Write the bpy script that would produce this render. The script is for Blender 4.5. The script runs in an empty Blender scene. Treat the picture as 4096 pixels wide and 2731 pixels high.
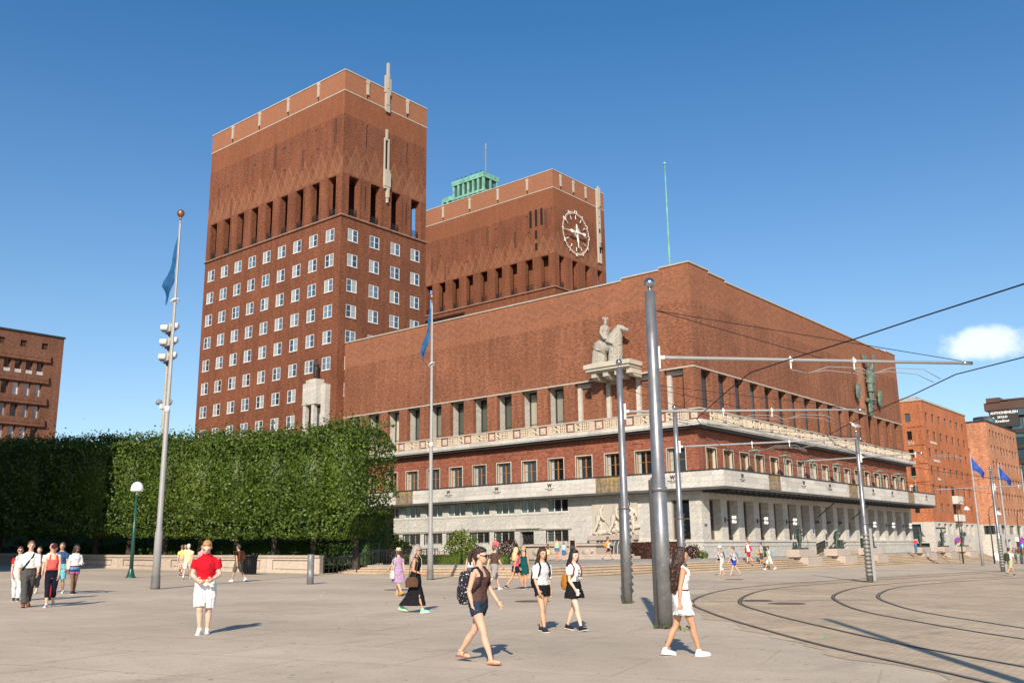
import bpy, bmesh, math, random
from math import sin, cos, pi, radians, sqrt, exp, log1p, atan2
from mathutils import Vector, Matrix
random.seed(7)
SC = bpy.context.scene
COL = SC.collection

# ------------------------------------------------------------------ camera
CX, CY, CZ = 39.667, -73.083, 1.6
YAW, PITCH, ROLL = 0.6925, 0.2198, -0.0127
RTX, RTY = cos(YAW), sin(YAW)
FWX, FWY = -sin(YAW), cos(YAW)
def setup_camera():
    f = Vector((-sin(YAW)*cos(PITCH), cos(YAW)*cos(PITCH), sin(PITCH)))
    r = Vector((RTX, RTY, 0)); u = r.cross(f)
    r2 = r*cos(ROLL) + u*sin(ROLL); u2 = u*cos(ROLL) - r*sin(ROLL)
    c = bpy.data.cameras.new('camera'); o = bpy.data.objects.new('camera', c); COL.objects.link(o)
    c.sensor_width = 36; c.lens = 36*933.23/1024; c.clip_start = .1; c.clip_end = 3000
    m = Matrix((r2, u2, -f)).transposed().to_4x4(); m.translation = (CX, CY, CZ)
    o.matrix_world = m; SC.camera = o
setup_camera()

# ------------------------------------------------------------------ sky, sun, exposure
SUN_EL, SUN_AZ = radians(30.5), radians(-56)          # direction towards the sun, angle from +X
def setup_light():
    w = bpy.data.worlds.new('World'); SC.world = w; w.use_nodes = True
    nt = w.node_tree; nt.nodes.clear()
    out = nt.nodes.new('ShaderNodeOutputWorld'); bg = nt.nodes.new('ShaderNodeBackground')
    sky = nt.nodes.new('ShaderNodeTexSky'); sky.sky_type = 'NISHITA'; sky.sun_disc = False
    sky.sun_elevation = SUN_EL; sky.sun_rotation = pi/2 - SUN_AZ
    sky.air_density = 1.1; sky.dust_density = 0.6; sky.ozone_density = 4.5; sky.altitude = 100
    hs = nt.nodes.new('ShaderNodeHueSaturation'); hs.inputs['Hue'].default_value = .498
    nt.links.new(sky.outputs[0], hs.inputs['Color'])
    # fair-weather cumulus low over the eastern roofs
    tc = nt.nodes.new('ShaderNodeTexCoord')
    def vm(op, a, b):
        n = nt.nodes.new('ShaderNodeVectorMath'); n.operation = op
        for i, v in enumerate((a, b)):
            if isinstance(v, tuple): n.inputs[i].default_value = v
            else: nt.links.new(v, n.inputs[i])
        return n
    def mt(op, a, b=0., c=0.):
        n = nt.nodes.new('ShaderNodeMath'); n.operation = op
        for i, v in enumerate((a, b, c)):
            if isinstance(v, (int, float)): n.inputs[i].default_value = v
            else: nt.links.new(v, n.inputs[i])
        return n.outputs[0]
    CL = Vector(CLOUD_DIR).normalized(); side = CL.cross(Vector((0,0,1))).normalized()
    d = tc.outputs['Generated']
    sep = nt.nodes.new('ShaderNodeSeparateXYZ'); nt.links.new(d, sep.inputs[0]); sm = nt.nodes.new('ShaderNodeMapRange'); nt.links.new(sep.outputs[2], sm.inputs[0])
    for i, v in ((1, .08), (2, .52), (3, .98), (4, 1.22)): sm.inputs[i].default_value = v
    nt.links.new(sm.outputs[0], hs.inputs['Saturation'])
    sx = vm('DOT_PRODUCT', d, tuple(side)).outputs['Value']
    sz = nt.nodes.new('ShaderNodeSeparateXYZ'); nt.links.new(d, sz.inputs[0]); z = mt('SUBTRACT', sz.outputs[2], CL.z)
    fr = mt('GREATER_THAN', vm('DOT_PRODUCT', d, tuple(CL)).outputs['Value'], .5)
    nz = nt.nodes.new('ShaderNodeTexNoise'); nz.inputs['Scale'].default_value = 19; nz.inputs['Detail'].default_value = 7; nz.inputs['Roughness'].default_value = .6
    nt.links.new(d, nz.inputs['Vector'])
    e = mt('ADD', mt('POWER', mt('ABSOLUTE', mt('DIVIDE', sx, .062)), 2.), mt('POWER', mt('ABSOLUTE', mt('DIVIDE', z, .021)), 2.))
    m = mt('SUBTRACT', mt('ADD', mt('MULTIPLY', nz.outputs[0], 3.0), -.72), e)
    mr = nt.nodes.new('ShaderNodeMapRange'); mr.interpolation_type = 'SMOOTHSTEP'
    mr.inputs[1].default_value = 0.; mr.inputs[2].default_value = .9; mr.inputs[4].default_value = .72
    nt.links.new(m, mr.inputs[0])
    fac = mt('MULTIPLY', mr.outputs[0], fr)
    mx = nt.nodes.new('ShaderNodeMixRGB'); nt.links.new(fac, mx.inputs[0]); nt.links.new(hs.outputs[0], mx.inputs[1])
    mx.inputs[2].default_value = (8.6, 8.9, 9.6, 1)
    nt.links.new(mx.outputs[0], bg.inputs[0]); bg.inputs[1].default_value = 0.115
    nt.links.new(bg.outputs[0], out.inputs[0])
    s = bpy.data.lights.new('sun', 'SUN'); s.energy = 4.8; s.angle = radians(.53); s.color = (1., .885, .73)
    o = bpy.data.objects.new('sun', s); COL.objects.link(o)
    dv = Vector((cos(SUN_EL)*cos(SUN_AZ), cos(SUN_EL)*sin(SUN_AZ), sin(SUN_EL)))
    o.rotation_euler = dv.to_track_quat('Z', 'Y').to_euler(); o.location = (60, -100, 60)
    v = SC.view_settings; v.view_transform = 'Standard'; v.look = 'None'; v.exposure = 0.3; v.gamma = 1; v.use_curve_mapping = False
CLOUD_DIR = (-.198, .955, .187)
setup_light()

# ------------------------------------------------------------------ ground level
def gz(x, y):
    l = (x-CX)*RTX + (y-CY)*RTY; d = (x-CX)*FWX + (y-CY)*FWY
    q = (-l-12)/2
    return -.012*l + .001*d + .034*(log1p(exp(q)) if q < 30 else q)
TZ = 0.74        # terrace level

# ------------------------------------------------------------------ materials
class NT:
    def __init__(s, name):
        s.m = bpy.data.materials.new(name); s.m.use_nodes = True; s.t = s.m.node_tree; s.t.nodes.clear()
        s.out = s.n('ShaderNodeOutputMaterial'); s.b = s.n('ShaderNodeBsdfPrincipled'); s.l(s.b.outputs[0], s.out.inputs[0])
        s._pos = None
    def n(s, k): return s.t.nodes.new(k)
    def l(s, a, b): s.t.links.new(a, b)
    def put(s, sock, v):
        if v is None: return
        if hasattr(v, 'is_output'): s.l(v, sock)
        elif isinstance(v, (tuple, list)) and len(v) == 3 and len(sock.default_value) == 4: sock.default_value = (*v, 1)
        else: sock.default_value = v
    def math(s, op, a, b=0., c=0., clamp=False):
        n = s.n('ShaderNodeMath'); n.operation = op; n.use_clamp = clamp
        for i, v in enumerate((a, b, c)): s.put(n.inputs[i], v)
        return n.outputs[0]
    def mix(s, f, a, b, mode='MIX'):
        n = s.n('ShaderNodeMixRGB'); n.blend_type = mode
        s.put(n.inputs[0], f); s.put(n.inputs[1], a); s.put(n.inputs[2], b); return n.outputs[0]
    def pos(s):
        if s._pos is None:
            g = s.n('ShaderNodeNewGeometry'); s._pos = g.outputs['Position']
            x = s.n('ShaderNodeSeparateXYZ'); s.l(s._pos, x.inputs[0]); s.xyz = x.outputs
        return s._pos
    def obj(s):
        return s.n('ShaderNodeTexCoord').outputs['Object']
    def comb(s, x, y, z=0.):
        n = s.n('ShaderNodeCombineXYZ')
        for i, v in enumerate((x, y, z)): s.put(n.inputs[i], v)
        return n.outputs[0]
    def map(s, v, sc=(1,1,1), rot=(0,0,0)):
        n = s.n('ShaderNodeMapping'); s.l(v, n.inputs[0]); n.inputs['Scale'].default_value = sc; n.inputs['Rotation'].default_value = rot; return n.outputs[0]
    def noise(s, v, sc, det=3, ro=.55):
        n = s.n('ShaderNodeTexNoise'); s.l(v, n.inputs['Vector']); n.inputs['Scale'].default_value = sc
        n.inputs['Detail'].default_value = det; n.inputs['Roughness'].default_value = ro; return n.outputs[0]
    def ramp(s, f, a, b, lo=0., hi=1.):
        n = s.n('ShaderNodeMapRange'); s.l(f, n.inputs[0]); n.inputs[1].default_value = a; n.inputs[2].default_value = b
        n.inputs[3].default_value = lo; n.inputs[4].default_value = hi; return n.outputs[0]
    def bump(s, h, st=.3, d=.02):
        n = s.n('ShaderNodeBump'); n.inputs['Strength'].default_value = st; n.inputs['Distance'].default_value = d
        s.l(h, n.inputs['Height']); s.l(n.outputs[0], s.b.inputs['Normal'])
    def fin(s, col, rough=.8, spec=.3, metal=0.):
        s.put(s.b.inputs['Base Color'], col); s.put(s.b.inputs['Roughness'], rough)
        s.put(s.b.inputs['Specular IOR Level'], spec); s.put(s.b.inputs['Metallic'], metal); return s.m
    def rnd(s): return s.n('ShaderNodeObjectInfo').outputs['Random']

MATS = {}
def plain(name, c, rough=.7, spec=.3, metal=0., var=.12, sc=3., bump=0., local=True, rnd=0.):
    if name in MATS: return MATS[name]
    m = NT(name); v = m.obj() if local else m.pos()
    n = m.noise(v, sc, 4)
    f = m.ramp(n, .3, .7, 1-var, 1+var)
    if rnd: f = m.math('MULTIPLY', f, m.ramp(m.rnd(), 0, 1, 1-rnd, 1+rnd))
    col = m.mix(1., c, m.comb(f, f, f), 'MULTIPLY')
    if bump: m.bump(m.noise(v, sc*6, 4), .4, bump)
    MATS[name] = m.fin(col, rough, spec, metal); return MATS[name]

def brick(name, c1, c2, mortar, kind=None, bw=.28, rh=.085, gain=1.):
    m = NT(name); m.pos(); x, y, z = m.xyz
    u = m.math('ADD', x, y)
    b = m.n('ShaderNodeTexBrick'); m.l(m.comb(u, z), b.inputs['Vector'])
    b.inputs['Color1'].default_value = (*c1, 1); b.inputs['Color2'].default_value = (*c2, 1); b.inputs['Mortar'].default_value = (*mortar, 1)
    b.inputs['Scale'].default_value = 1; b.inputs['Mortar Size'].default_value = .011; b.inputs['Brick Width'].default_value = bw; b.inputs['Row Height'].default_value = rh
    b.inputs['Bias'].default_value = -.1
    col = b.outputs[0]
    # brick to brick scatter, clusters of burnt and pale bricks
    sp = m.comb(m.math('MULTIPLY', u, 2.6), m.math('MULTIPLY', z, 6.5))
    f = m.ramp(m.noise(sp, 1.0, 4, .8), .28, .72, .30, 1.62)
    g = m.math('MULTIPLY', m.ramp(m.noise(m.comb(u, z, 3.), .22, 4), .3, .7, .86, 1.14), m.ramp(m.noise(m.comb(m.math('MULTIPLY', u, 1.3), m.math('MULTIPLY', z, .12), 6.), 1., 4), .35, .7, 1.08, .80))
    k = m.math('MULTIPLY', m.math('MULTIPLY', f, g), gain)
    col = m.mix(1., col, m.comb(k, k, k), 'MULTIPLY')
    pale = m.ramp(m.noise(m.comb(m.math('MULTIPLY', u, 3.2), m.math('MULTIPLY', z, 9.), 7.), 1., 1), .68, .74, 0, .5)
    col = m.mix(pale, col, (.48, .24, .14))
    def tri(per, ph=0.):   # 0..1 triangle wave along the wall
        t = m.math('FRACT', m.math('ADD', m.math('DIVIDE', u, per), 50+ph)); return m.math('ABSOLUTE', m.math('SUBTRACT', m.math('MULTIPLY', t, 2.), 1.))
    def line(h, w): return m.math('LESS_THAN', m.math('ABSOLUTE', h), w)
    def band(lo, hi): return m.math('MULTIPLY', m.math('GREATER_THAN', z, lo), m.math('LESS_THAN', z, hi))
    def streak(su, sz): return m.ramp(m.noise(m.comb(m.math('MULTIPLY', u, su), m.math('MULTIPLY', z, sz), 5.), 1., 3), .3, .7, .78, 1.22)
    if kind == 'tower':
        s1 = streak(5., .6)
        up = m.mix(1., (.30, .112, .052), m.comb(s1, s1, s1), 'MULTIPLY')
        edge = m.math('ADD', 56.6, m.math('MULTIPLY', m.noise(m.comb(u, 0.), .3, 2), .5))
        col = m.mix(m.math('MULTIPLY', m.math('GREATER_THAN', z, edge), .36), col, up)
        s2 = streak(7., 2.)
        top = m.mix(1., (.39, .185, .11), m.comb(s2, s2, s2), 'MULTIPLY')
        col = m.mix(m.math('MULTIPLY', m.math('GREATER_THAN', z, 60.2), .46), col, top)
        # zigzag courses above the gallery: two nested lattices of slanting headers
        zz = m.math('SUBTRACT', z, 49.0)
        amp = m.math('ADD', 2.2, m.math('MULTIPLY', m.noise(m.comb(u, 9.), .16, 1), 3.2))
        fac = None
        for per, ph, sc_ in ((3.33, 0., 1.), (3.33, .5, .8), (1.665, .25, .55)):
            h = m.math('SUBTRACT', zz, m.math('MULTIPLY', tri(per, ph), m.math('MULTIPLY', amp, sc_)))
            a = m.math('ADD', line(h, .07), line(m.math('ADD', h, .34), .06))
            fac = a if fac is None else m.math('MAXIMUM', fac, a)
        fac = m.math('MULTIPLY', fac, band(48.8, 54.6))
        col = m.mix(m.math('MULTIPLY', fac, .36), col, (.44, .22, .12))
        dk = m.math('MULTIPLY', m.math('LESS_THAN', z, m.math('ADD', 49.0, m.math('MULTIPLY', tri(3.33, 0.), amp))), band(48.8, 54.6))
        col = m.mix(m.math('MULTIPLY', dk, .13), col, (.40, .19, .10))
    if kind == 'main':
        h = m.math('SUBTRACT', m.math('SUBTRACT', z, 24.1), m.math('MULTIPLY', tri(2.72), .75))
        b1 = m.math('MULTIPLY', m.math('GREATER_THAN', h, 0.), m.math('LESS_THAN', h, .62))
        b2 = m.math('MULTIPLY', m.math('GREATER_THAN', h, .95), m.math('LESS_THAN', h, 1.3))
        s1 = streak(6., 1.2); hatch = m.math('LESS_THAN', m.math('FRACT', m.math('MULTIPLY', u, 6.)), .3)
        region = m.math('GREATER_THAN', z, 23.55)
        col = m.mix(m.math('MULTIPLY', region, .32), col, m.mix(1., (.40, .165, .085), m.comb(s1, s1, s1), 'MULTIPLY'))
        col = m.mix(m.math('MULTIPLY', m.math('MULTIPLY', region, hatch), .2), col, (.12, .05, .035))
        col = m.mix(m.math('MULTIPLY', m.math('MAXIMUM', b1, b2), .24), col, (.17, .075, .05))
        e1 = m.math('MAXIMUM', line(h, .05), line(m.math('SUBTRACT', h, .62), .05))
        col = m.mix(m.math('MULTIPLY', e1, .12), col, (.50, .27, .16))
    m.bump(b.outputs[1], .25, -.012)
    MATS[name] = m.fin(col, .88, .2); return MATS[name]

def stone(name, c, jw=1.7, jh=.52, joint=.5, vein=.25):
    m = NT(name); m.pos(); x, y, z = m.xyz; u = m.math('ADD', x, y)
    w = m.noise(m.pos(), .9, 4); v = m.noise(m.map(m.comb(m.math('ADD', u, m.math('MULTIPLY', w, 2.5)), m.math('ADD', z, m.math('MULTIPLY', w, 2.))), (1, 1.6, 1)), 3.4, 6, .65)
    f = m.ramp(v, .3, .7, 1-vein, 1+vein); g = m.ramp(m.noise(m.pos(), .25, 3), .3, .7, .92, 1.08); f = m.math('MULTIPLY', f, g)
    col = m.mix(1., c, m.comb(f, f, f), 'MULTIPLY')
    if joint:
        b = m.n('ShaderNodeTexBrick'); m.l(m.comb(u, z), b.inputs['Vector']); b.inputs['Scale'].default_value = 1; b.inputs['Mortar Size'].default_value = .012
        b.inputs['Brick Width'].default_value = jw; b.inputs['Row Height'].default_value = jh
        b.inputs['Color1'].default_value = (1.06, 1.05, 1.03, 1); b.inputs['Color2'].default_value = (.94, .95, .96, 1); b.inputs['Mortar'].default_value = (1-joint, 1-joint, 1-joint, 1)
        col = m.mix(1., col, b.outputs[0], 'MULTIPLY')
    col = m.mix(1., col, m.comb(*[m.ramp(m.rnd(), 0, 1, .88, 1.12)]*3), 'MULTIPLY') if not joint else col
    rain = m.ramp(m.noise(m.comb(m.math('MULTIPLY', u, 1.6), m.math('MULTIPLY', z, .12)), 1., 4), .5, .75, 0, .28)
    col = m.mix(rain, col, (c[0]*.55, c[1]*.53, c[2]*.5))
    m.bump(v, .3, .01)
    MATS[name] = m.fin(col, .8, .3); return MATS[name]

def glass(name, c, c2=None, rough=.03, ior=1.75, var=.6):
    m = NT(name); r = m.rnd(); k = m.ramp(r, 0, 1, 1-var, 1+var)
    base = m.mix(m.ramp(r, .35, .95), c, c2 or c); col = m.mix(1., base, m.comb(k, k, k), 'MULTIPLY')
    m.b.inputs['IOR'].default_value = ior
    wv = m.noise(m.obj(), 1.3, 1); m.bump(wv, .05, .02)
    MATS[name] = m.fin(col, rough, .6); return MATS[name]

def flat(name, c, rough=.6, spec=.3, metal=0., bs=None):
    if name in MATS: return MATS[name]
    m = NT(name); MATS[name] = m.fin(c, rough, spec, metal); return MATS[name]

def leafmat(name, c1, c2, c3=None, tr=.35):
    m = NT(name); v = m.n('ShaderNodeNewGeometry'); r = v.outputs['Random Per Island']
    n = m.noise(m.pos(), .55, 3)
    col = m.mix(m.ramp(n, .3, .7), c1, c2); k = m.ramp(r, 0, 1, .62, 1.4); col = m.mix(1., col, m.comb(k, k, k), 'MULTIPLY')
    if c3: col = m.mix(m.math('MULTIPLY', m.math('GREATER_THAN', r, .9), .7), col, c3)
    t = m.n('ShaderNodeBsdfTranslucent'); m.l(m.mix(1., col, (1.2, 1.35, .5), 'MULTIPLY'), t.inputs[0])
    mx = m.n('ShaderNodeMixShader'); mx.inputs[0].default_value = tr
    m.l(m.b.outputs[0], mx.inputs[1]); m.l(t.outputs[0], mx.inputs[2]); m.l(mx.outputs[0], m.out.inputs[0])
    MATS[name] = m.fin(col, .5, .35); return MATS[name]

# ------------------------------------------------------------------ mesh building
class MB:
    def __init__(s): s.v = []; s.f = []; s.mi = []; s.cur = 0
    def add(s, vs, fs):
        o = len(s.v); s.v += [tuple(p) for p in vs]; s.f += [tuple(i+o for i in f) for f in fs]; s.mi += [s.cur]*len(fs); return s
    def quad(s, a, b, c, d): return s.add((a, b, c, d), ((0, 1, 2, 3),))
    def box(s, x0, x1, y0, y1, z0, z1):
        return s.add(((x0,y0,z0),(x1,y0,z0),(x1,y1,z0),(x0,y1,z0),(x0,y0,z1),(x1,y0,z1),(x1,y1,z1),(x0,y1,z1)),
                     ((3,2,1,0),(4,5,6,7),(0,1,5,4),(1,2,6,5),(2,3,7,6),(3,0,4,7)))
    def bevbox(s, x0, x1, y0, y1, z0, z1, b):
        # box with chamfered edges (stacked octagon-like rings)
        def ring(i, z): return [(x0+i+b,y0+i,z),(x1-i-b,y0+i,z),(x1-i,y0+i+b,z),(x1-i,y1-i-b,z),(x1-i-b,y1-i,z),(x0+i+b,y1-i,z),(x0+i,y1-i-b,z),(x0+i,y0+i+b,z)]
        return s.loft([ring(b*.8, z0), ring(0, z0+b), ring(0, z1-b), ring(b*.8, z1)])
    def loft(s, rings, cap=True, closed=True):
        n = len(rings[0]); o = len(s.v)
        for r in rings: s.v += [tuple(p) for p in r]
        fs = []
        for i in range(len(rings)-1):
            for j in range(n if closed else n-1):
                k = (j+1) % n; fs.append((o+i*n+j, o+i*n+k, o+(i+1)*n+k, o+(i+1)*n+j))
        if cap: fs.append(tuple(o+j for j in reversed(range(n)))); fs.append(tuple(o+(len(rings)-1)*n+j for j in range(n)))
        s.f += fs; s.mi += [s.cur]*len(fs); return s
    def tube(s, pts, r, n=8, cap=True):
        pts = [Vector(p) for p in pts]; rs = r if isinstance(r, (list, tuple)) else [r]*len(pts); rings = []
        up = None
        for i, p in enumerate(pts):
            t = (pts[min(i+1, len(pts)-1)] - pts[max(i-1, 0)]).normalized()
            if up is None: up = Vector((0,0,1)) if abs(t.z) < .9 else Vector((0,1,0))
            a = t.cross(up)
            if a.length < 1e-4: a = t.orthogonal()
            a.normalize(); b = a.cross(t).normalized(); up = b
            rings.append([p + a*(cos(2*pi*k/n)*rs[i]) + b*(sin(2*pi*k/n)*rs[i]) for k in range(n)])
        return s.loft(rings, cap)
    def ell(s, c, rx, ry, rz, n=12, m=8, M=None):
        c = Vector(c); rings = []
        for i in range(m+1):
            a = -pi/2 + pi*i/m; e = max(cos(a), .02)
            ring = [Vector((rx*e*cos(2*pi*k/n), ry*e*sin(2*pi*k/n), rz*sin(a))) for k in range(n)]
            rings.append([c + (M @ q if M else q) for q in ring])
        return s.loft(rings)
    def lathe(s, prof, n=16, c=(0,0,0)):
        return s.loft([[(c[0]+r*cos(2*pi*k/n), c[1]+r*sin(2*pi*k/n), c[2]+z) for k in range(n)] for r, z in prof])
    def mesh(s, name, mats, smooth=False):
        me = bpy.data.meshes.new(name); me.from_pydata(s.v, [], s.f)
        for m in (mats if isinstance(mats, (list, tuple)) else [mats]): me.materials.append(m)
        if any(s.mi): me.polygons.foreach_set('material_index', s.mi)
        if smooth: me.polygons.foreach_set('use_smooth', [True]*len(s.f))
        me.update(); return me
    def build(s, name, mats, parent=None, smooth=False, loc=None, rz=0.):
        return link(name, s.mesh(name, mats, smooth), parent, loc, rz)
def link(name, me, parent=None, loc=None, rz=0.):
    o = bpy.data.objects.new(name, me); COL.objects.link(o)
    if parent: o.parent = parent
    if loc is not None: o.location = loc
    if rz: o.rotation_euler = (0, 0, rz)
    return o
def tag(o, label=None, cat=None, group=None, kind=None):
    for k, v in (('label', label), ('category', cat), ('group', group), ('kind', kind)):
        if v: o[k] = v
    return o
def thing(name, label, cat, loc=(0,0,0), rz=0., group=None):
    o = bpy.data.objects.new(name, None); COL.objects.link(o); o.location = loc; o.rotation_euler = (0,0,rz); o.empty_display_size = .2
    return tag(o, label, cat, group)
def struct(o): o['kind'] = 'structure'; return o
def clone(src, loc, rz=0., label=None):
    def cp(o, par):
        c = o.copy(); COL.objects.link(c); c.parent = par
        for ch in KIDS.get(o.name, [k for k in o.children]): cp(ch, c)
        return c
    c = cp(src, None); c.location = loc; c.rotation_euler = (0,0,rz)
    if label: c['label'] = label
    return c
KIDS = {}
def text_mesh(name, body, size, depth, mat, bold=0.):
    cu = bpy.data.curves.new(name, 'FONT'); cu.body = body; cu.size = size; cu.extrude = depth; cu.offset = bold
    cu.align_x = 'CENTER'; cu.resolution_u = 3
    t = bpy.data.objects.new(name, cu); COL.objects.link(t); bpy.context.view_layer.update()
    me = bpy.data.meshes.new_from_object(t.evaluated_get(bpy.context.evaluated_depsgraph_get()))
    bpy.data.objects.remove(t); me.materials.clear(); me.materials.append(mat); return me
# facade frames: 'A' faces -Y (u = x), 'B' faces +X (u = y); d is depth behind the face
def fr(ax, c):
    return (lambda u, d, z: (u, c+d, z)) if ax == 'A' else (lambda u, d, z: (c-d, u, z))
def fbox(mb, P, u0, u1, d0, d1, z0, z1):
    a, b = P(u0, d0, z0), P(u1, d1, z1)
    return mb.box(min(a[0],b[0]), max(a[0],b[0]), min(a[1],b[1]), max(a[1],b[1]), z0, z1)
def wall(mb, P, u0, u1, z0, z1, ops):
    """wall face with real openings (ua, ub, za, zb, depth) and their reveals"""
    us = sorted({u0, u1, *[min(max(o[i], u0), u1) for o in ops for i in (0, 1)]}); zs = sorted({z0, z1, *[min(max(o[i], z0), z1) for o in ops for i in (2, 3)]})
    for i in range(len(us)-1):
        j = 0
        while j < len(zs)-1:
            uc = (us[i]+us[i+1])/2
            def solid(j): zc = (zs[j]+zs[j+1])/2; return not any(o[0] < uc < o[1] and o[2] < zc < o[3] for o in ops)
            if solid(j):
                k = j
                while k+1 < len(zs)-1 and solid(k+1): k += 1
                mb.quad(P(us[i],0,zs[j]), P(us[i+1],0,zs[j]), P(us[i+1],0,zs[k+1]), P(us[i],0,zs[k+1])); j = k+1
            else: j += 1
def reveals(mb, P, ops):
    for a, b, za, zb, d in ops:
        mb.quad(P(a,0,za), P(a,d,za), P(a,d,zb), P(a,0,zb)); mb.quad(P(b,d,za), P(b,0,za), P(b,0,zb), P(b,d,zb))
        mb.quad(P(a,0,zb), P(a,d,zb), P(b,d,zb), P(b,0,zb)); mb.quad(P(a,d,za), P(a,0,za), P(b,0,za), P(b,d,za))

# ------------------------------------------------------------------ palette
TOWER = brick('tower_brick', (.262,.082,.037), (.165,.052,.028), (.20,.105,.066), 'tower', gain=.88)
MAIN = brick('hall_brick', (.315,.106,.050), (.205,.070,.039), (.28,.16,.105), 'main', gain=.88)
LOWB = brick('base_brick', (.325,.092,.048), (.205,.060,.038), (.27,.145,.10))
STONE = stone('grey_stone', (.50,.475,.43), joint=.28, vein=.3)
BAND = stone('pale_stone', (.54,.51,.46), joint=0, vein=.22)
CARV = stone('carved_stone', (.47,.425,.35), joint=0, vein=.10)
COPE = plain('coping_stone', (.43,.38,.31), .8, sc=1.5, local=False)
CREAM = plain('cream_terracotta', (.62,.53,.40), .75, sc=5, local=False)
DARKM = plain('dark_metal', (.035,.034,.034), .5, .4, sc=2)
IRON = flat('wrought_iron', (.02,.02,.022), .5)
WHITE = plain('white_paint', (.70,.69,.66), .5, .4, var=.05)
WOOD = plain('varnished_wood', (.36,.145,.045), .5, .4, var=.15, sc=8)
GLASS = glass('window_glass', (.035,.055,.075), (.22,.26,.28))
DGLASS = glass('dark_glass', (.012,.016,.02), (.03,.04,.045), var=.4)
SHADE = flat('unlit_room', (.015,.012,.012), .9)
COPPER = plain('verdigris_copper', (.17,.40,.31), .7, .3, var=.3, sc=1.2)
BRONZE = plain('patinated_bronze', (.055,.075,.062), .5, .5, .3, var=.5, sc=2.5, bump=.01)
ASPH = plain('roof_felt', (.10,.095,.09), .9, var=.2, local=False)
# ================================================================== CITY HALL
HALL = thing('city_hall', 'huge red brick city hall with two square towers above a long low block', 'building')
LA, LB, PT = 47.57, 56.68, 1.21
ZR, ZO = 26.6, 17.35
TWA, TWB, TZT = 30.42, 14.96, 63.05
GLC = glass('curtained_glass', (.40,.44,.43), (.06,.11,.16), rough=.05, var=.45)
GLB = glass('sky_glass', (.03,.055,.09), (.07,.11,.15), rough=.02, ior=2.1, var=.5)

def window_mesh(w, h, fw, mull, trans, mat, sill=0., depth=.07, nm=1):
    mb = MB(); d = depth
    mb.box(0, fw, -d/2, d/2, 0, h); mb.box(w-fw, w, -d/2, d/2, 0, h); mb.box(fw, w-fw, -d/2, d/2, 0, fw); mb.box(fw, w-fw, -d/2, d/2, h-fw, h)
    for i in range(nm):
        c = w*(i+1)/(nm+1); mb.box(c-mull/2, c+mull/2, -d*.6, d*.4, fw, h-fw)
    for t in trans: mb.box(fw, w-fw, -d*.35, d*.3, h*t-.02, h*t+.02)
    if sill: mb.box(-.03, w+.03, -d/2-.07, d/2, -sill, 0)
    return mb.mesh('window', mat)
def pane_mesh(w, h, mat): return MB().quad((0,0,0),(w,0,0),(w,0,h),(0,0,h)).mesh('pane', mat)
def place_window(ax, c, u, d, z, me, panes, parent=HALL, name='window'):
    P = fr(ax, c); o = link(name, me, parent, P(u, d, z), pi/2 if ax == 'B' else 0)
    for pm, pu, pz in panes: link('pane', pm, o, (pu, .005, pz))
    return o

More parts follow.
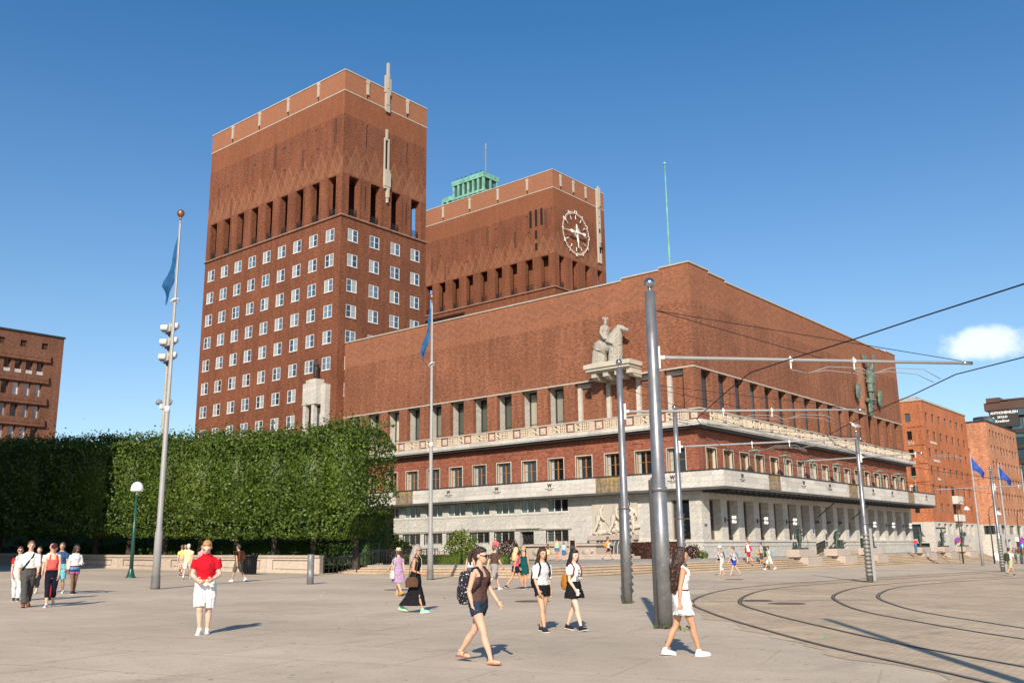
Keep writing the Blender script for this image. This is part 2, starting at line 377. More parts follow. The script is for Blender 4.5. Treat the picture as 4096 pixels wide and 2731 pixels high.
# ---------------------------------------------------------------- towers
twin = window_mesh(1.62, 1.6, .065, .10, (.52,), WHITE, .07)
twl, twr = pane_mesh(.72, 1.46, GLC), pane_mesh(.72, 1.46, GLB)
def rail_mesh():
    mb = MB(); w = 1.6
    for z in (.06, .5, 1.02): mb.box(0, w, -.02, .02, z-.025, z+.025)
    for i in range(9): x = w*i/8; mb.box(x-.018, x+.018, -.018, .018, 0, 1.05)
    for i in range(4):
        x = w*(i+.5)/4; mb.tube([(x+.13*cos(a), 0, .3+.13*sin(a)) for a in [k*pi/4 for k in range(9)]], .02, 4); mb.tube([(x+.13*cos(a), 0, .76+.13*sin(a)) for a in [k*pi/4 for k in range(9)]], .02, 4)
    return mb.mesh('railing', IRON)
RAILM = rail_mesh()
def tower(y0, zt, inset, first):
    x1, x0, y1 = -LA, -LA-TWA, y0+TWB
    PA, PB = fr('A', y0), fr('B', x1)
    PN = lambda u, d, z: (x0+d, u, z)
    PE = lambda u, d, z: (u, y1-d, z)
    ga = [(-77.0+3.325*i, -75.38+3.325*i, 43.25, 48.6, .85) for i in range(9)]
    gb = [(y0+(1.13 if first else 1.28)+3.655*i, y0+(2.75 if first else 2.8)+3.655*i, 43.25, 48.6, .85) for i in range(4)]
    wa, wb = [], []
    if first:
        for r in range(9):
            z = 39.92-3.3*r
            for c in range(9):
                if r >= 6 and c >= 7: continue
                wa.append((-77.04+3.32*c, -75.42+3.32*c, z, z+1.6, .1))
            if r < 7:
                for c in range(4): wb.append((-.07+3.655*c, 1.55+3.655*c, z, z+1.6, .1))
    mb = MB()
    for P, u0, u1, g, w in ((PA, x0, x1, ga, wa), (PB, y0, y1, gb, wb), (PN, y0, y1, gb, []), (PE, x0, x1, ga, [])):
        wall(mb, P, u0, u1, 0 if first else 20, zt, g+w); reveals(mb, P, g+w)
        Q = lambda u, d, z, P=P: P(u, .85, z)
        wall(mb, Q, u0+.85, u1-.85, 43.1, 48.9, g)
    mb.box(x0+.9, x1-.9, y0+.9, y1-.9, 42.6, 43.16); mb.box(x0+.9, x1-.9, y0+.9, y1-.9, 48.75, 49.4)
    co = MB(); co.box(x0+inset, x1-inset, y0+inset, y1-inset, 43.1, 48.8); co.build('gallery_core', plain('shade_dark_red_panels', (.05,.014,.012), .7) if first else TOWER, HALL)  # near tower: dark red core, the gallery's shade painted into its colour
    mb.box(x0+.3, x1-.3, y0+.3, y1-.3, zt-.9, zt-.7)
    mb.build('brick_tower', TOWER, HALL)
    # ledge, string course, coping
    def ring(z0, z1, o, mat, nm):
        r = MB(); e = .35
        r.box(x0-o, x1+o, y0-o, y0+e, z0, z1); r.box(x0-o, x1+o, y1-e, y1+o, z0, z1); r.box(x0-o, x0+e, y0+e, y1-e, z0, z1); r.box(x1-e, x1+o, y0+e, y1-e, z0, z1)
        r.build(nm, mat, HALL)
    ring(42.92, 43.10, .16, TOWER, 'ledge'); ring(43.10, 43.17, .12, COPE, 'ledge'); ring(60.05, 60.20, .05, COPE, 'string_course'); ring(zt-.10, zt+.06, .07, COPE, 'coping')
    # pilaster strips beside the gallery openings and waterspouts in the parapet
    sp = MB(); sp.box(-.2, .2, -.13, .05, .75, 2.72); sp.box(-.26, .26, -.16, .05, 2.25, 2.72); sp.box(-.14, .14, -.2, 0, .62, .8)
    sp.cur = 1; sp.box(-.07, .07, -.02, .05, .03, .62)
    spm = sp.mesh('waterspout', [COPE, SHADE])
    for x in (-72.65, -66.1, -59.5, -52.95): link('waterspout', spm, HALL, (x, y0, 60.2))
    for y in ((2.64, 9.92) if first else (45.3, 48.9, 52.5)): link('waterspout', spm, HALL, (x1, y, 60.2), pi/2)
    for g, ax, c in ((ga, 'A', y0), (gb, 'B', x1)):
        P = fr(ax, c)
        for a, b, *_ in g:
            link('railing', RAILM, HALL, P(a+.01, .3, 43.27), pi/2 if ax == 'B' else 0)
        pm = MB()
        for a, b, *_ in g:
            for u in (a-.32, b+.08): fbox(pm, P, u, u+.24, -.07, .02, 43.3, 48.45)
        pm.build('brick_pilasters', TOWER, HALL)
    SLOT = MB().box(-.05,.05,-.004,.02,0,1).mesh('wall_slot', SHADE)
    def slot(P, u, z, w, h): o = link('wall_slot', SLOT, HALL, P(u+w/2, 0, z), pi/2 if P is PB else 0); o.scale = (w*10, 1, h)
    for x, z, h in ((-75.6,50.6,3.2), (-72.3,48.9,2.6), (-62.2,53.1,3.4), (-56.0,51.2,3.0), (-49.4,53.2,3.4)):
        for k in (0, .28): slot(PA, x+k, z, .1, h)
    for x, z in ((-73.5,53.6), (-67,55), (-60.2,55.5), (-53.4,56), (-67,51.1), (-60,52.2), (-53,53.2)):
        for k in (0, .3): slot(PA, x+k, z, .15, .32)
    for y, z, h in ((2.6,53.4,3.2), (9.9,53.4,3.2), (2.6,44.5,3.4), (9.9,44.5,3.2)) if first else ():
        slot(PB, y, z, .13, h)
    for (ops, ax, c) in ((wa, 'A', y0), (wb, 'B', x1)):
        for a, b, za, zb, d in ops:
            place_window(ax, c, a, .03, za, twin, ((twl, .065, .07), (twr, .84, .07)) if random.random() < .75 else ((twr, .065, .07), (twl, .84, .07)))
tower(-PT, 63.05, 2.7, True)
tower(43.14, 63.28, 1.7, False)

def fin_tower1():      # stone mast running up the south face of the near tower
    P = fr('B', -LA); mb = MB()
    fbox(mb, P, 5.72, 6.5, -.22, .1, 59.9, 63.3); fbox(mb, P, 5.78, 6.3, -.36, -.2, 60.6, 65.2); fbox(mb, P, 5.85, 6.15, -.42, -.1, 63, 66.8)
    fbox(mb, P, 6.3, 6.6, -.3, .0, 62.2, 64.6); fbox(mb, P, 5.6, 5.76, -.3, .0, 62.4, 64.9); fbox(mb, P, 5.7, 6.45, -.3, -.2, 59.6, 60.9)
    fbox(mb, P, 5.95, 6.25, -.25, .1, 55.8, 57.1)
    fbox(mb, P, 5.7, 5.84, -.22, .1, 48.8, 55.8); fbox(mb, P, 6.34, 6.56, -.22, .1, 48.8, 55.8); fbox(mb, P, 5.84, 6.34, -.22, .1, 55.5, 55.8)
    fbox(mb, P, 5.68, 6.72, -.4, .1, 48.9, 50.9); fbox(mb, P, 5.78, 6.62, -.34, .1, 50.9, 51.3); fbox(mb, P, 5.75, 6.65, -.34, .1, 48.6, 48.9)
    fbox(mb, P, 6.15, 6.5, -.4, .1, 47.4, 48.6); fbox(mb, P, 6.22, 6.42, -.3, .1, 46.7, 47.4)
    mb.build('stone_mast', CARV, HALL)
    m2 = MB(); fbox(m2, P, 5.84, 6.34, -.03, .02, 51.3, 55.5); m2.build('mast_recess', SHADE, HALL)
    # tower 2 strip
    mb = MB(); fbox(mb, P, 55.72, 56.62, -.22, .1, 49.9, 63.6); fbox(mb, P, 55.82, 56.1, -.4, -.2, 60.0, 64.0); fbox(mb, P, 56.25, 56.5, -.4, -.2, 60.4, 63.8)
    fbox(mb, P, 55.6, 55.75, -.26, .1, 49.9, 63.3)
    mb.build('stone_strip', CARV, HALL)
    m2 = MB()
    for z, h in ((55.4,.8), (51.7,.9), (57.2,.12), (58.4,.1)): m2 = MB(); fbox(m2, P, 56.0, 56.45, -.232, -.2, z, z+h); m2.build('slit_window', SHADE, HALL)
    m3 = MB(); fbox(m3, P, 55.85, 56.6, -.55, -.25, 52.6, 52.7)
    for k in range(6): fbox(m3, P, 55.9+.13*k, 55.93+.13*k, -.55, -.52, 52.7, 53.5)
    fbox(m3, P, 55.85, 56.6, -.56, -.52, 53.4, 53.5); m3.build('balcony', IRON, HALL)
    m4 = MB(); PA = fr('A', 43.14)
    for x, z, h in ((-52.62,54.05,3.), (-51.45,54.05,3.), (-50.3,54.05,3.), (-51.5,51.9,1.5), (-51.5,49.9,1.3)): m4 = MB(); fbox(m4, PA, x, x+.5, -.006, .02, z, z+h); m4.build('slit_window', SHADE, HALL)
fin_tower1()

def clock():
    c = link('clock', None, HALL, (-LA+.02, 49.0, 53.5), pi/2)     # local x = along wall (+Y world), z up, faces -y local
    WP = flat('clock_white', (.82,.80,.76), .5)
    mb = MB(); R = 3.72
    for i in range(60):
        a = 2*pi*i/60; s, k = sin(a), cos(a)
        L = .34 if i % 5 else .0
        if L: mb.tube([(s*(R-L), -.2, k*(R-L)), (s*R, -.2, k*R)], .036, 4)
        else: mb.tube([(s*(R-1.25), -.25, k*(R-1.25)), (s*(R-.55), -.25, k*(R-.55))], .062, 4)
    for h in range(12):
        pts = [(sin(2*pi*(h+f)/12)*R, -.25, cos(2*pi*(h+f)/12)*R) for f in (.09, .25, .42, .58, .75, .91)]
        mb.tube(pts, .036, 4)
    mb.build('dial_ring', WP, c)
    for h in range(1, 13):
        t = link('numeral', text_mesh('numeral', str(h), .9, .04, WP, .0), c, (sin(2*pi*h/12)*R, -.28, cos(2*pi*h/12)*R-.33)); t.rotation_euler = (pi/2, 0, 0)
    def hand(ang, prof, y, nm):
        m = MB(); s, k = sin(ang), cos(ang)
        for (d0, w0), (d1, w1) in zip(prof, prof[1:]):
            w0, w1 = w0*.62, w1*.62; a = [(s*d0-k*w0, k*d0+s*w0), (s*d0+k*w0, k*d0-s*w0), (s*d1+k*w1, k*d1-s*w1), (s*d1-k*w1, k*d1+s*w1)]
            m.add([(p[0], y, p[1]) for p in a]+[(p[0], y+.12, p[1]) for p in a], ((0,1,2,3),(7,6,5,4),(0,4,5,1),(1,5,6,2),(2,6,7,3),(3,7,4,0)))
        m.build(nm, WP, c)
    hand(radians(266.5), ((-2.2,.1),(-1.95,.42),(-1.5,.36),(-1.2,.14),(0,.17),(1.3,.16),(1.5,.44),(2.0,.46),(2.2,.16),(3.3,.03)), -.75, 'minute_hand')
    hand(radians(173), ((-1.5,.05),(-1.0,.3),(-.8,.12),(0,.2),(.9,.2),(1.3,.33),(1.6,.3),(1.75,.16),(2.6,.03)), -.6, 'hour_hand')
    m = MB(); rr = random.Random(3)
    for i in range(16):
        a = 2*pi*i/16; m.tube([(sin(a)*.2, -.5, cos(a)*.2), (sin(a+.25)*.6, -.5, cos(a+.25)*.6), (sin(a-.1)*(.9+.2*rr.random()), -.5, cos(a-.1)*1.0)], .03, 4)
    m.ell((0,-.62,0), .28, .15, .28); m.box(-.1,.1,-.5,.1,-.1,.1); m.build('rosette', WP, c)
clock()

def lantern():      # open copper belfry on the far tower
    x0, x1, y0, y1, z0, z1 = -78.7, -71.0, 52.4, 56.2, 63.2, 71.9
    par = link('copper_belfry', None, HALL)
    mb = MB(); n, k = 6, 2; w = .42
    for i in range(n+1):
        x = x0+(x1-x0)*i/n
        for y in (y0, y1): mb.box(x-w/2, x+w/2, y-w/2, y+w/2, z0, z1)
    for y in ((y0+y1)/2,):
        for x in (x0, x1): mb.box(x-w/2, x+w/2, y-w/2, y+w/2, z0, z1)
    for z in (66.6, 68.6, 71.5): mb.box(x0-.32, x1+.32, y0-.32, y0+.2, z-.25, z+.2); mb.box(x0-.32, x1+.32, y1-.2, y1+.32, z-.25, z+.2); mb.box(x1-.2, x1+.32, y0+.2, y1-.2, z-.25, z+.2); mb.box(x0-.32, x0+.2, y0+.2, y1-.2, z-.25, z+.2)
    mb.box(x0-.35, x1+.35, y0-.35, y1+.35, 71.7, 72.2)
    mb.box(x0-3.1, x0-.35, y0-.2, y1, 68.6, 69.5)
    for x in (x0-3.0, x0-1.7): mb.box(x-.2, x+.25, y0-.2, y0+.3, z0, 68.6)
    mb.build('belfry_frame', COPPER, par)
    g = MB(); rr = random.Random(5)
    for i in range(n):
        a, b = x0+(x1-x0)*i/n+w/2, x0+(x1-x0)*(i+1)/n-w/2
        for q in range(4): xx = a+(b-a)*(q+.5)/4; g.box(xx-.04, xx+.04, y0-.04, y0+.04, z0, z1)
        for q in range(16): zz = z0+3+q*.42+rr.random()*.2; xx = a+(b-a)*rr.random()*.6; g.box(xx, xx+.5, y0-.05, y0+.05, zz, zz+.14)
    for i in range(9): yy = y0+.3+(y1-y0-.6)*i/8; g.box(x1-.04, x1+.04, yy-.04, yy+.04, z0, z1)
    for q in range(26): zz = z0+3+rr.random()*6; yy = y0+rr.random()*3.4; g.box(x1-.05, x1+.05, yy, yy+.5, zz, zz+.14)
    g.build('belfry_grille', plain('dark_copper', (.06,.11,.085), .6, var=.4), par)
    g = MB(); g.box(x0+1, x1-1, y0+1, y1-1, z0, 71.5); g.build('belfry_core', plain('bell_cage', (.10,.15,.13), .7, var=.5), par)
    a = MB(); a.tube([(-72.2, 54.5, 72.0), (-72.2, 54.5, 78.4)], .07, 5); a.tube([(-72.2, 54.5, 77.8), (-72.2, 54.5, 79.1)], .16, 6)
    for z in (75.6, 76.4, 77.2, 78.): a.box(-72.6, -72.2, 54.45, 54.55, z, z+.08); a.box(-72.62, -72.5, 54.45, 54.55, z-.25, z+.3)
    a.build('antenna', flat('galvanised', (.4,.4,.4), .4, .5, .6), par)
lantern()

# ---------------------------------------------------------------- main block, upper storeys
PA, PB = fr('A', 0.), fr('B', 0.)
opA = [(-46.5+3.34*k, -44.5+3.34*k, 12.5, ZO, .48) for k in range(14)]
opB = [(1.28+3.264*k, 3.18+3.264*k, 12.5, ZO, .56) for k in range(17)]
def upper():
    mb = MB()
    wall(mb, PA, -LA, 0, 12.0, ZR, opA); wall(mb, PB, 0, LB, 12.0, ZR, opB); reveals(mb, PA, opA); reveals(mb, PB, opB)
    mb.quad((-LA, LB, 0), (0, LB, 0), (0, LB, ZR), (-LA, LB, ZR)); mb.quad((-LA, 0, 0), (-LA, LB, 0), (-LA, LB, ZR), (-LA, 0, ZR))
    # stepped parapet
    for a, b, z in ((-7.25,-3.1,26.82), (-3.1,0,27.02)): fbox(mb, PA, a, b, 0, .5, ZR, z)
    for a, b, z in ((.5,3.8,27.02), (3.8,7.1,26.82), (49.6,52.8,26.75), (52.8,LB,26.9)): fbox(mb, PB, a, b, 0, .5, ZR, z)
    mb.build('brick_wall', MAIN, HALL)
    c = MB()
    for a, b, z in ((-LA,-7.25,ZR), (-7.25,-3.1,26.82), (-3.1,.1,27.02)): fbox(c, PA, a, b, -.1, .55, z, z+.13)
    for a, b, z in ((.55,3.8,27.02), (3.8,7.1,26.82), (7.1,49.6,ZR), (49.6,52.8,26.75), (52.8,LB+.1,26.9)): fbox(c, PB, a, b, -.1, .55, z, z+.13)
    c.build('roof_coping', COPE, HALL)
    r = MB(); r.box(-LA+.1, -.55, .55, LB-.1, ZR-.6, ZR-.3); r.build('flat_roof', ASPH, HALL)
    s = MB(); fbox(s, PA, -LA+.02, .05, -.05, .02, ZO, ZO+.14); fbox(s, PB, .02, LB, -.05, .02, ZO, ZO+.14); s.build('stone_lintel', COPE, HALL)
    j = MB(); br = MB()
    for k, (a, b, za, zb, d) in enumerate(opA):
        if k < 10:
            Q = lambda u, dd, z: PA(u, dd+.48, z)
            reveals(j, Q, [(a, b, za, zb, .95)])
        else:
            fbox(br, PA, a, b, .78, .9, za, zb-.45); fbox(j, PA, a, a+.42, .5, .775, za, zb); fbox(j, PA, a+.42, b, .6, .775, zb-.45, zb)
    j.build('stone_jambs', STONE, HALL); br.build('blind_infill', MAIN, HALL)
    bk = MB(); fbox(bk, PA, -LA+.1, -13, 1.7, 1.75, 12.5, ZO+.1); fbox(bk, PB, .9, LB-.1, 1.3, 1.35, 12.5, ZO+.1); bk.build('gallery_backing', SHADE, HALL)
    gw = window_mesh(2.0, 4.6, .16, .12, (.30,), DARKM, depth=.12, nm=1)
    gp = pane_mesh(1.0, 4.3, glass('gallery_glass', (.10,.11,.09), (.36,.33,.26), rough=.08, var=.5)); gp2 = pane_mesh(.75, 4.3, DGLASS)
    for k in range(10): place_window('A', 0., opA[k][0], 1.36, 12.7, gw, ((gp, .16, .15), (gp2, 1.1, .15)))
    gw2 = window_mesh(1.9, 4.7, .12, .08, (.30,), DARKM, depth=.1, nm=1); gp3 = pane_mesh(1.7, 4.5, GLB)
    for k in range(17): place_window('B', 0., opB[k][0], .62, 12.6, gw2, ((gp3, .1, .1),))
upper()

def balustrade():
    o = .78
    b = MB(); fbox(b, PA, -LA+.1, o, -o, -o+.22, 12.5, 13.4); 
    b.box(o-.22, o, -o+.22, LB+o, 12.5, 13.4); b.build('balustrade_wall', LOWB, HALL)
    f = MB(); f.box(-LA+.1, o-.22, -o+.22, .7, 12.44, 12.52); f.box(-.1, o-.22, .7, LB, 12.44, 12.52); f.build('balcony_floor', STONE, HALL)
    t = MB(); fbox(t, PA, -LA+.1, o+.1, -o-.1, -o+.3, 13.4, 13.53); t.box(o-.3, o+.1, -o+.3, LB+o+.1, 13.4, 13.53); t.build('handrail_coping', COPE, HALL)
    def panel(w, var):
        mb = MB(); h = .8; mb.box(0,w,-.09,0,0,.07); mb.box(0,w,-.09,0,h-.07,h); mb.box(0,.07,-.09,0,.07,h-.07); mb.box(w-.07,w,-.09,0,.07,h-.07)
        for s in (1, 2): mb.box(w*s/3-.035, w*s/3+.035, -.09, 0, .07, h-.07)
        for s in range(3):
            x0, x1 = w*s/3+.04, w*(s+1)/3-.04; q = (s+var) % 3
            if q == 0:
                for i in range(1, 5): x = x0+(x1-x0)*i/5; mb.box(x-.035, x+.035, -.08, 0, .07, h-.07)
            elif q == 1:
                for i in range(4): mb.ell((x0+(x1-x0)*(.2+.6*(i%2)), -.05, .2+.13*i), .12, .05, .12, 6, 4)
                mb.tube([(x0, -.05, .08), (x1, -.05, h-.1)], .05, 4); mb.tube([(x1, -.05, .08), (x0, -.05, h-.1)], .04, 4)
            else:
                for i in range(1, 3):
                    x = x0+(x1-x0)*i/3; mb.box(x-.04, x+.04, -.08, 0, .07, h-.07); z = h*i/3; mb.box(x0, x1, -.078, 0, z-.04, z+.04)
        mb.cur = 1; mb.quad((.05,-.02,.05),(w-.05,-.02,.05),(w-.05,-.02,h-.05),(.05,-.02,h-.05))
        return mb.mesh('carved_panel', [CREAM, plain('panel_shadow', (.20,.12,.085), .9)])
    pms = [panel(2.25, v) for v in range(3)]
    sm = MB(); sm.box(0,.6,-.07,0,0,.6); sm.box(.12,.48,-.10,-.07,.12,.48); sm.ell((.3,-.12,.3),.1,.05,.1,6,4); sm = sm.mesh('square_panel', plain('square_panel_stone', (.52,.46,.38), .8))
    for k in range(-3, 11):
        u = -35.96+3.34*k; link('carved_panel', pms[k % 3], HALL, PA(u, -o, 12.55)); link('square_panel', sm, HALL, PA(u+2.5, -o, 12.65))
    for k in range(17):
        u = 1.0+3.27*k; link('carved_panel', pms[(k*2+1) % 3], HALL, (o, u, 12.55), pi/2); link('square_panel', sm, HALL, (o, u+2.5, 12.65), pi/2)
    # cornice of separate blocks
    ln = 1.52; cm = MB(); cm.box(.006, ln-.006, 0, 1., .12, .48); cm.box(.006, ln-.006, .07, 1., 0, .12); cm = cm.mesh('cornice_stone', BAND)
    x = -LA+.1
    while x+ln < .98: link('cornice_stone', cm, HALL, (x, -.98, 12.02)); x += ln
    e = MB(); e.box(x+.006, .98, -.98, .02, 12.02, 12.5); e.build('cornice_stone', BAND, HALL)
    y = .03
    while y < LB+.5: link('cornice_stone', cm, HALL, (.98, y, 12.02), pi/2); y += ln
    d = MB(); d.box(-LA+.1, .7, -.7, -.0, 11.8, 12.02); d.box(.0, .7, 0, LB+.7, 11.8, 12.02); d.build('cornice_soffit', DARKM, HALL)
balustrade()

# ---------------------------------------------------------------- second storey: brick with wood windows
def second():
    oa = [(-36.54+3.34*k, -34.7+3.34*k, 8.15, 10.28, .1) for k in range(-3, 11)]
    ob = [(1.41+3.27*k, 3.25+3.27*k, 8.15, 10.28, .1) for k in range(17)]
    mb = MB(); wall(mb, PA, -LA, 0, 7.9, 12.0, oa); wall(mb, PB, 0, LB, 7.9, 12.0, ob); mb.build('brick_wall', LOWB, HALL)
    for P, ops in ((PA, oa), (PB, ob)):
        st = MB(); F0 = lambda u, d, z: (u, d, z); reveals(st, F0, [(0, 1.84, 0, 2.13, .48)])
        fbox(st, F0, -.09, 0, -.03, .1, 0, 2.22); fbox(st, F0, 1.84, 1.93, -.03, .1, 0, 2.22); fbox(st, F0, 0, 1.84, -.03, .1, 2.13, 2.22); st = st.mesh('window_surround', CARV)
        for a, b, za, zb, d in ops: link('window_surround', st, HALL, P(a, 0, za), pi/2 if P is PB else 0)
    wm = window_mesh(1.84, 2.1, .09, .12, (.52,), WOOD, depth=.1)
    pl, pr = pane_mesh(.76, 1.94, DGLASS), pane_mesh(.76, 1.94, DGLASS); cu = MB(); 
    for i in range(5): cu.quad((.06*i,.01*(i%2),0),(.06*i+.06,.01*((i+1)%2),0),(.06*i+.06,.01*((i+1)%2),1.9),(.06*i,.01*(i%2),1.9))
    cu = cu.mesh('curtain', plain('curtain_cloth', (.34,.37,.34), .8))
    pg = pane_mesh(.76, 1.94, GLC)
    for i, (ax, ops) in enumerate((('A', oa), ('B', ob))):
        for k, q in enumerate(ops):
            pb = pg if ax == 'B' and 5 <= k <= 11 else pl
            o = place_window(ax, 0., q[0], .40, 8.17, wm, ((pb, .1, .08), (pr if pb is pl else pg, .98, .08)))
            if ax == 'A' or k in (1, 3, 13): link('curtain', cu, o, (.1, -.012, .1))
    rb = MB(); rb.box(0,1.2,-.05,0,0,.34); rb.box(.04,1.16,-.02,0,.34,.42); rb = rb.mesh('brick_panel', LOWB); r2 = MB(); r2.box(0,3.2,-.025,0,0,.1); r2 = r2.mesh('brick_course', LOWB)
    for k in range(-3, 11): link('brick_panel', rb, HALL, PA(-36.8+3.34*k, 0, 10.95)); link('brick_course', r2, HALL, PA(-37+3.34*k, 0, 10.44))
    for k in range(17): link('brick_panel', rb, HALL, (0, 1.3+3.27*k, 10.95), pi/2); link('brick_course', r2, HALL, (0, .8+3.27*k, 10.44), pi/2)
second()

# ---------------------------------------------------------------- pale stone band and canopy
def band():
    oa, ob = 1.2, 2.9; z0, z1 = 6.64, 8.04
    core = MB(); core.box(-LA, ob-.08, -oa+.08, .3, z0, z1-.02); core.box(.0, ob-.08, .3, LB+1.1, z0, z1-.02); core.build('canopy_core', plain('joint_mortar', (.33,.31,.28), .9), HALL)
    ln = 1.9; h = (z1-z0)/3
    sizes = {}
    def pc(L):
        L = round(L, 2)
        if L not in sizes: m = MB(); m.bevbox(.004, L-.004, -.08, 0, .004, h-.004, .008); sizes[L] = m.mesh('stone_panel', BAND)
        return sizes[L]
    def course(u0, u1, gaps, put):
        for r in range(3):
            u = u0 - (ln/2 if r % 2 else 0)
            while u < u1:
                a, b = max(u, u0), min(u+ln, u1)
                segs = [(a, b)]
                for g0, g1 in gaps:
                    ns = []
                    for s, e in segs:
                        if e <= g0 or s >= g1: ns.append((s, e))
                        else:
                            if s < g0: ns.append((s, g0))
                            if e > g1: ns.append((g1, e))
                    segs = ns
                for s, e in segs:
                    if e-s > .06: put(s, e-s, z0+h*r)
                u += ln
    ga = [(-36.87,-34.25), (-10.15,-7.38)]; gb = [(7.5,10.05), (27.2,29.8), (46.8,49.2)]
    course(-LA, ob, ga, lambda u, L, z: link('stone_panel', pc(L), HALL, (u, -oa+.08, z)))
    course(-oa+.08, LB+1.1, gb, lambda u, L, z: link('stone_panel', pc(L), HALL, (ob-.08, u, z), pi/2))
    OCH = NT('ochre_relief'); n = OCH.noise(OCH.pos(), 2.2, 5); OCH.bump(n, .8, .08)
    OCH = OCH.fin(OCH.mix(OCH.ramp(n, .42, .6), (.36,.235,.09), (.16,.125,.09)), .8)
    OFIG = plain('relief_figures', (.20,.165,.12), .8, var=.3)
    rr = random.Random(11)
    for ax, gs in (('A', ga), ('B', gb)):
        for a, b in gs:
            P = fr(ax, -oa if ax == 'A' else ob); m = MB(); fbox(m, P, a+.01, b-.01, .0, .08, z0, z1); o = m.build('relief_panel', OCH, HALL)
            q = MB(); n = 6
            for i in range(n):
                u = a+(b-a)*(i+.5)/n
                for dz, rx, rz in ((.95+.1*rr.random(), .11, .13), (.65, .15, .25), (.28, .13, .26)):
                    c = P(u+.06*rr.uniform(-1,1), 0., z0+dz); q.ell(c, rx if ax == 'A' else .05, .05 if ax == 'A' else rx, rz, 8, 5)
                q.tube([P(u, -.02, z0+.8), P(u+rr.uniform(-.2,.2), -.03, z0+.5+.5*rr.random())], .04, 5)
            q.build('relief_figures', OFIG, o)
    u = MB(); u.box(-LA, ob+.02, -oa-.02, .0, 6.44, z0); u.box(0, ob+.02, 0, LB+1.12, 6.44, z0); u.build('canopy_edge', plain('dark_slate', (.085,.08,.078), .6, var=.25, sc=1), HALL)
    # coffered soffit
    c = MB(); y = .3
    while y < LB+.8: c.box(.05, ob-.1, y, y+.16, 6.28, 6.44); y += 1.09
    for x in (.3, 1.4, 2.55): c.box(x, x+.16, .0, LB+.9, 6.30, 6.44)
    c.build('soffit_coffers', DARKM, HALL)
    t = MB(); t.box(-LA, ob+.06, -oa-.06, -.0, z1, z1+.09); t.box(-.0, ob+.06, 0, LB+1.16, z1, z1+.09)
    x = -LA
    while x < ob: t.ell((x, -oa-.04, z1+.02), .16, .05, .05, 6, 4); x += .42
    y = -oa
    while y < LB+1: t.ell((ob+.04, y, z1+.02), .05, .16, .05, 6, 4); y += .42
    t.build('canopy_flashing', DARKM, HALL)
    W = text_mesh('letter', 'W', .46, .03, flat('bronze_letters', (.07,.06,.05), .5), .02); dm = MB(); dm.box(-.55,-.06,-.03,.03,-.16,-.12); dm.box(.06,.55,-.03,.03,-.16,-.12); dm.box(-.28,.3,-.03,.03,-.29,-.25); dm = dm.mesh('dash', MATS['bronze_letters'])
    for ax, us in (('A', (-28.9,-22.2,-15.5,-2.0)), ('B', (2.2,15.3,21.9,34.6,41.0,54.1))):
        for v in us:
            p = (v, -oa-.01, 7.46) if ax == 'A' else (ob+.01, v, 7.46); o = link('wall_emblem', W, HALL, p); o.rotation_euler = (pi/2, 0, pi/2 if ax == 'B' else 0)
            o2 = link('wall_emblem', dm, HALL, p, pi/2 if ax == 'B' else 0)
band()

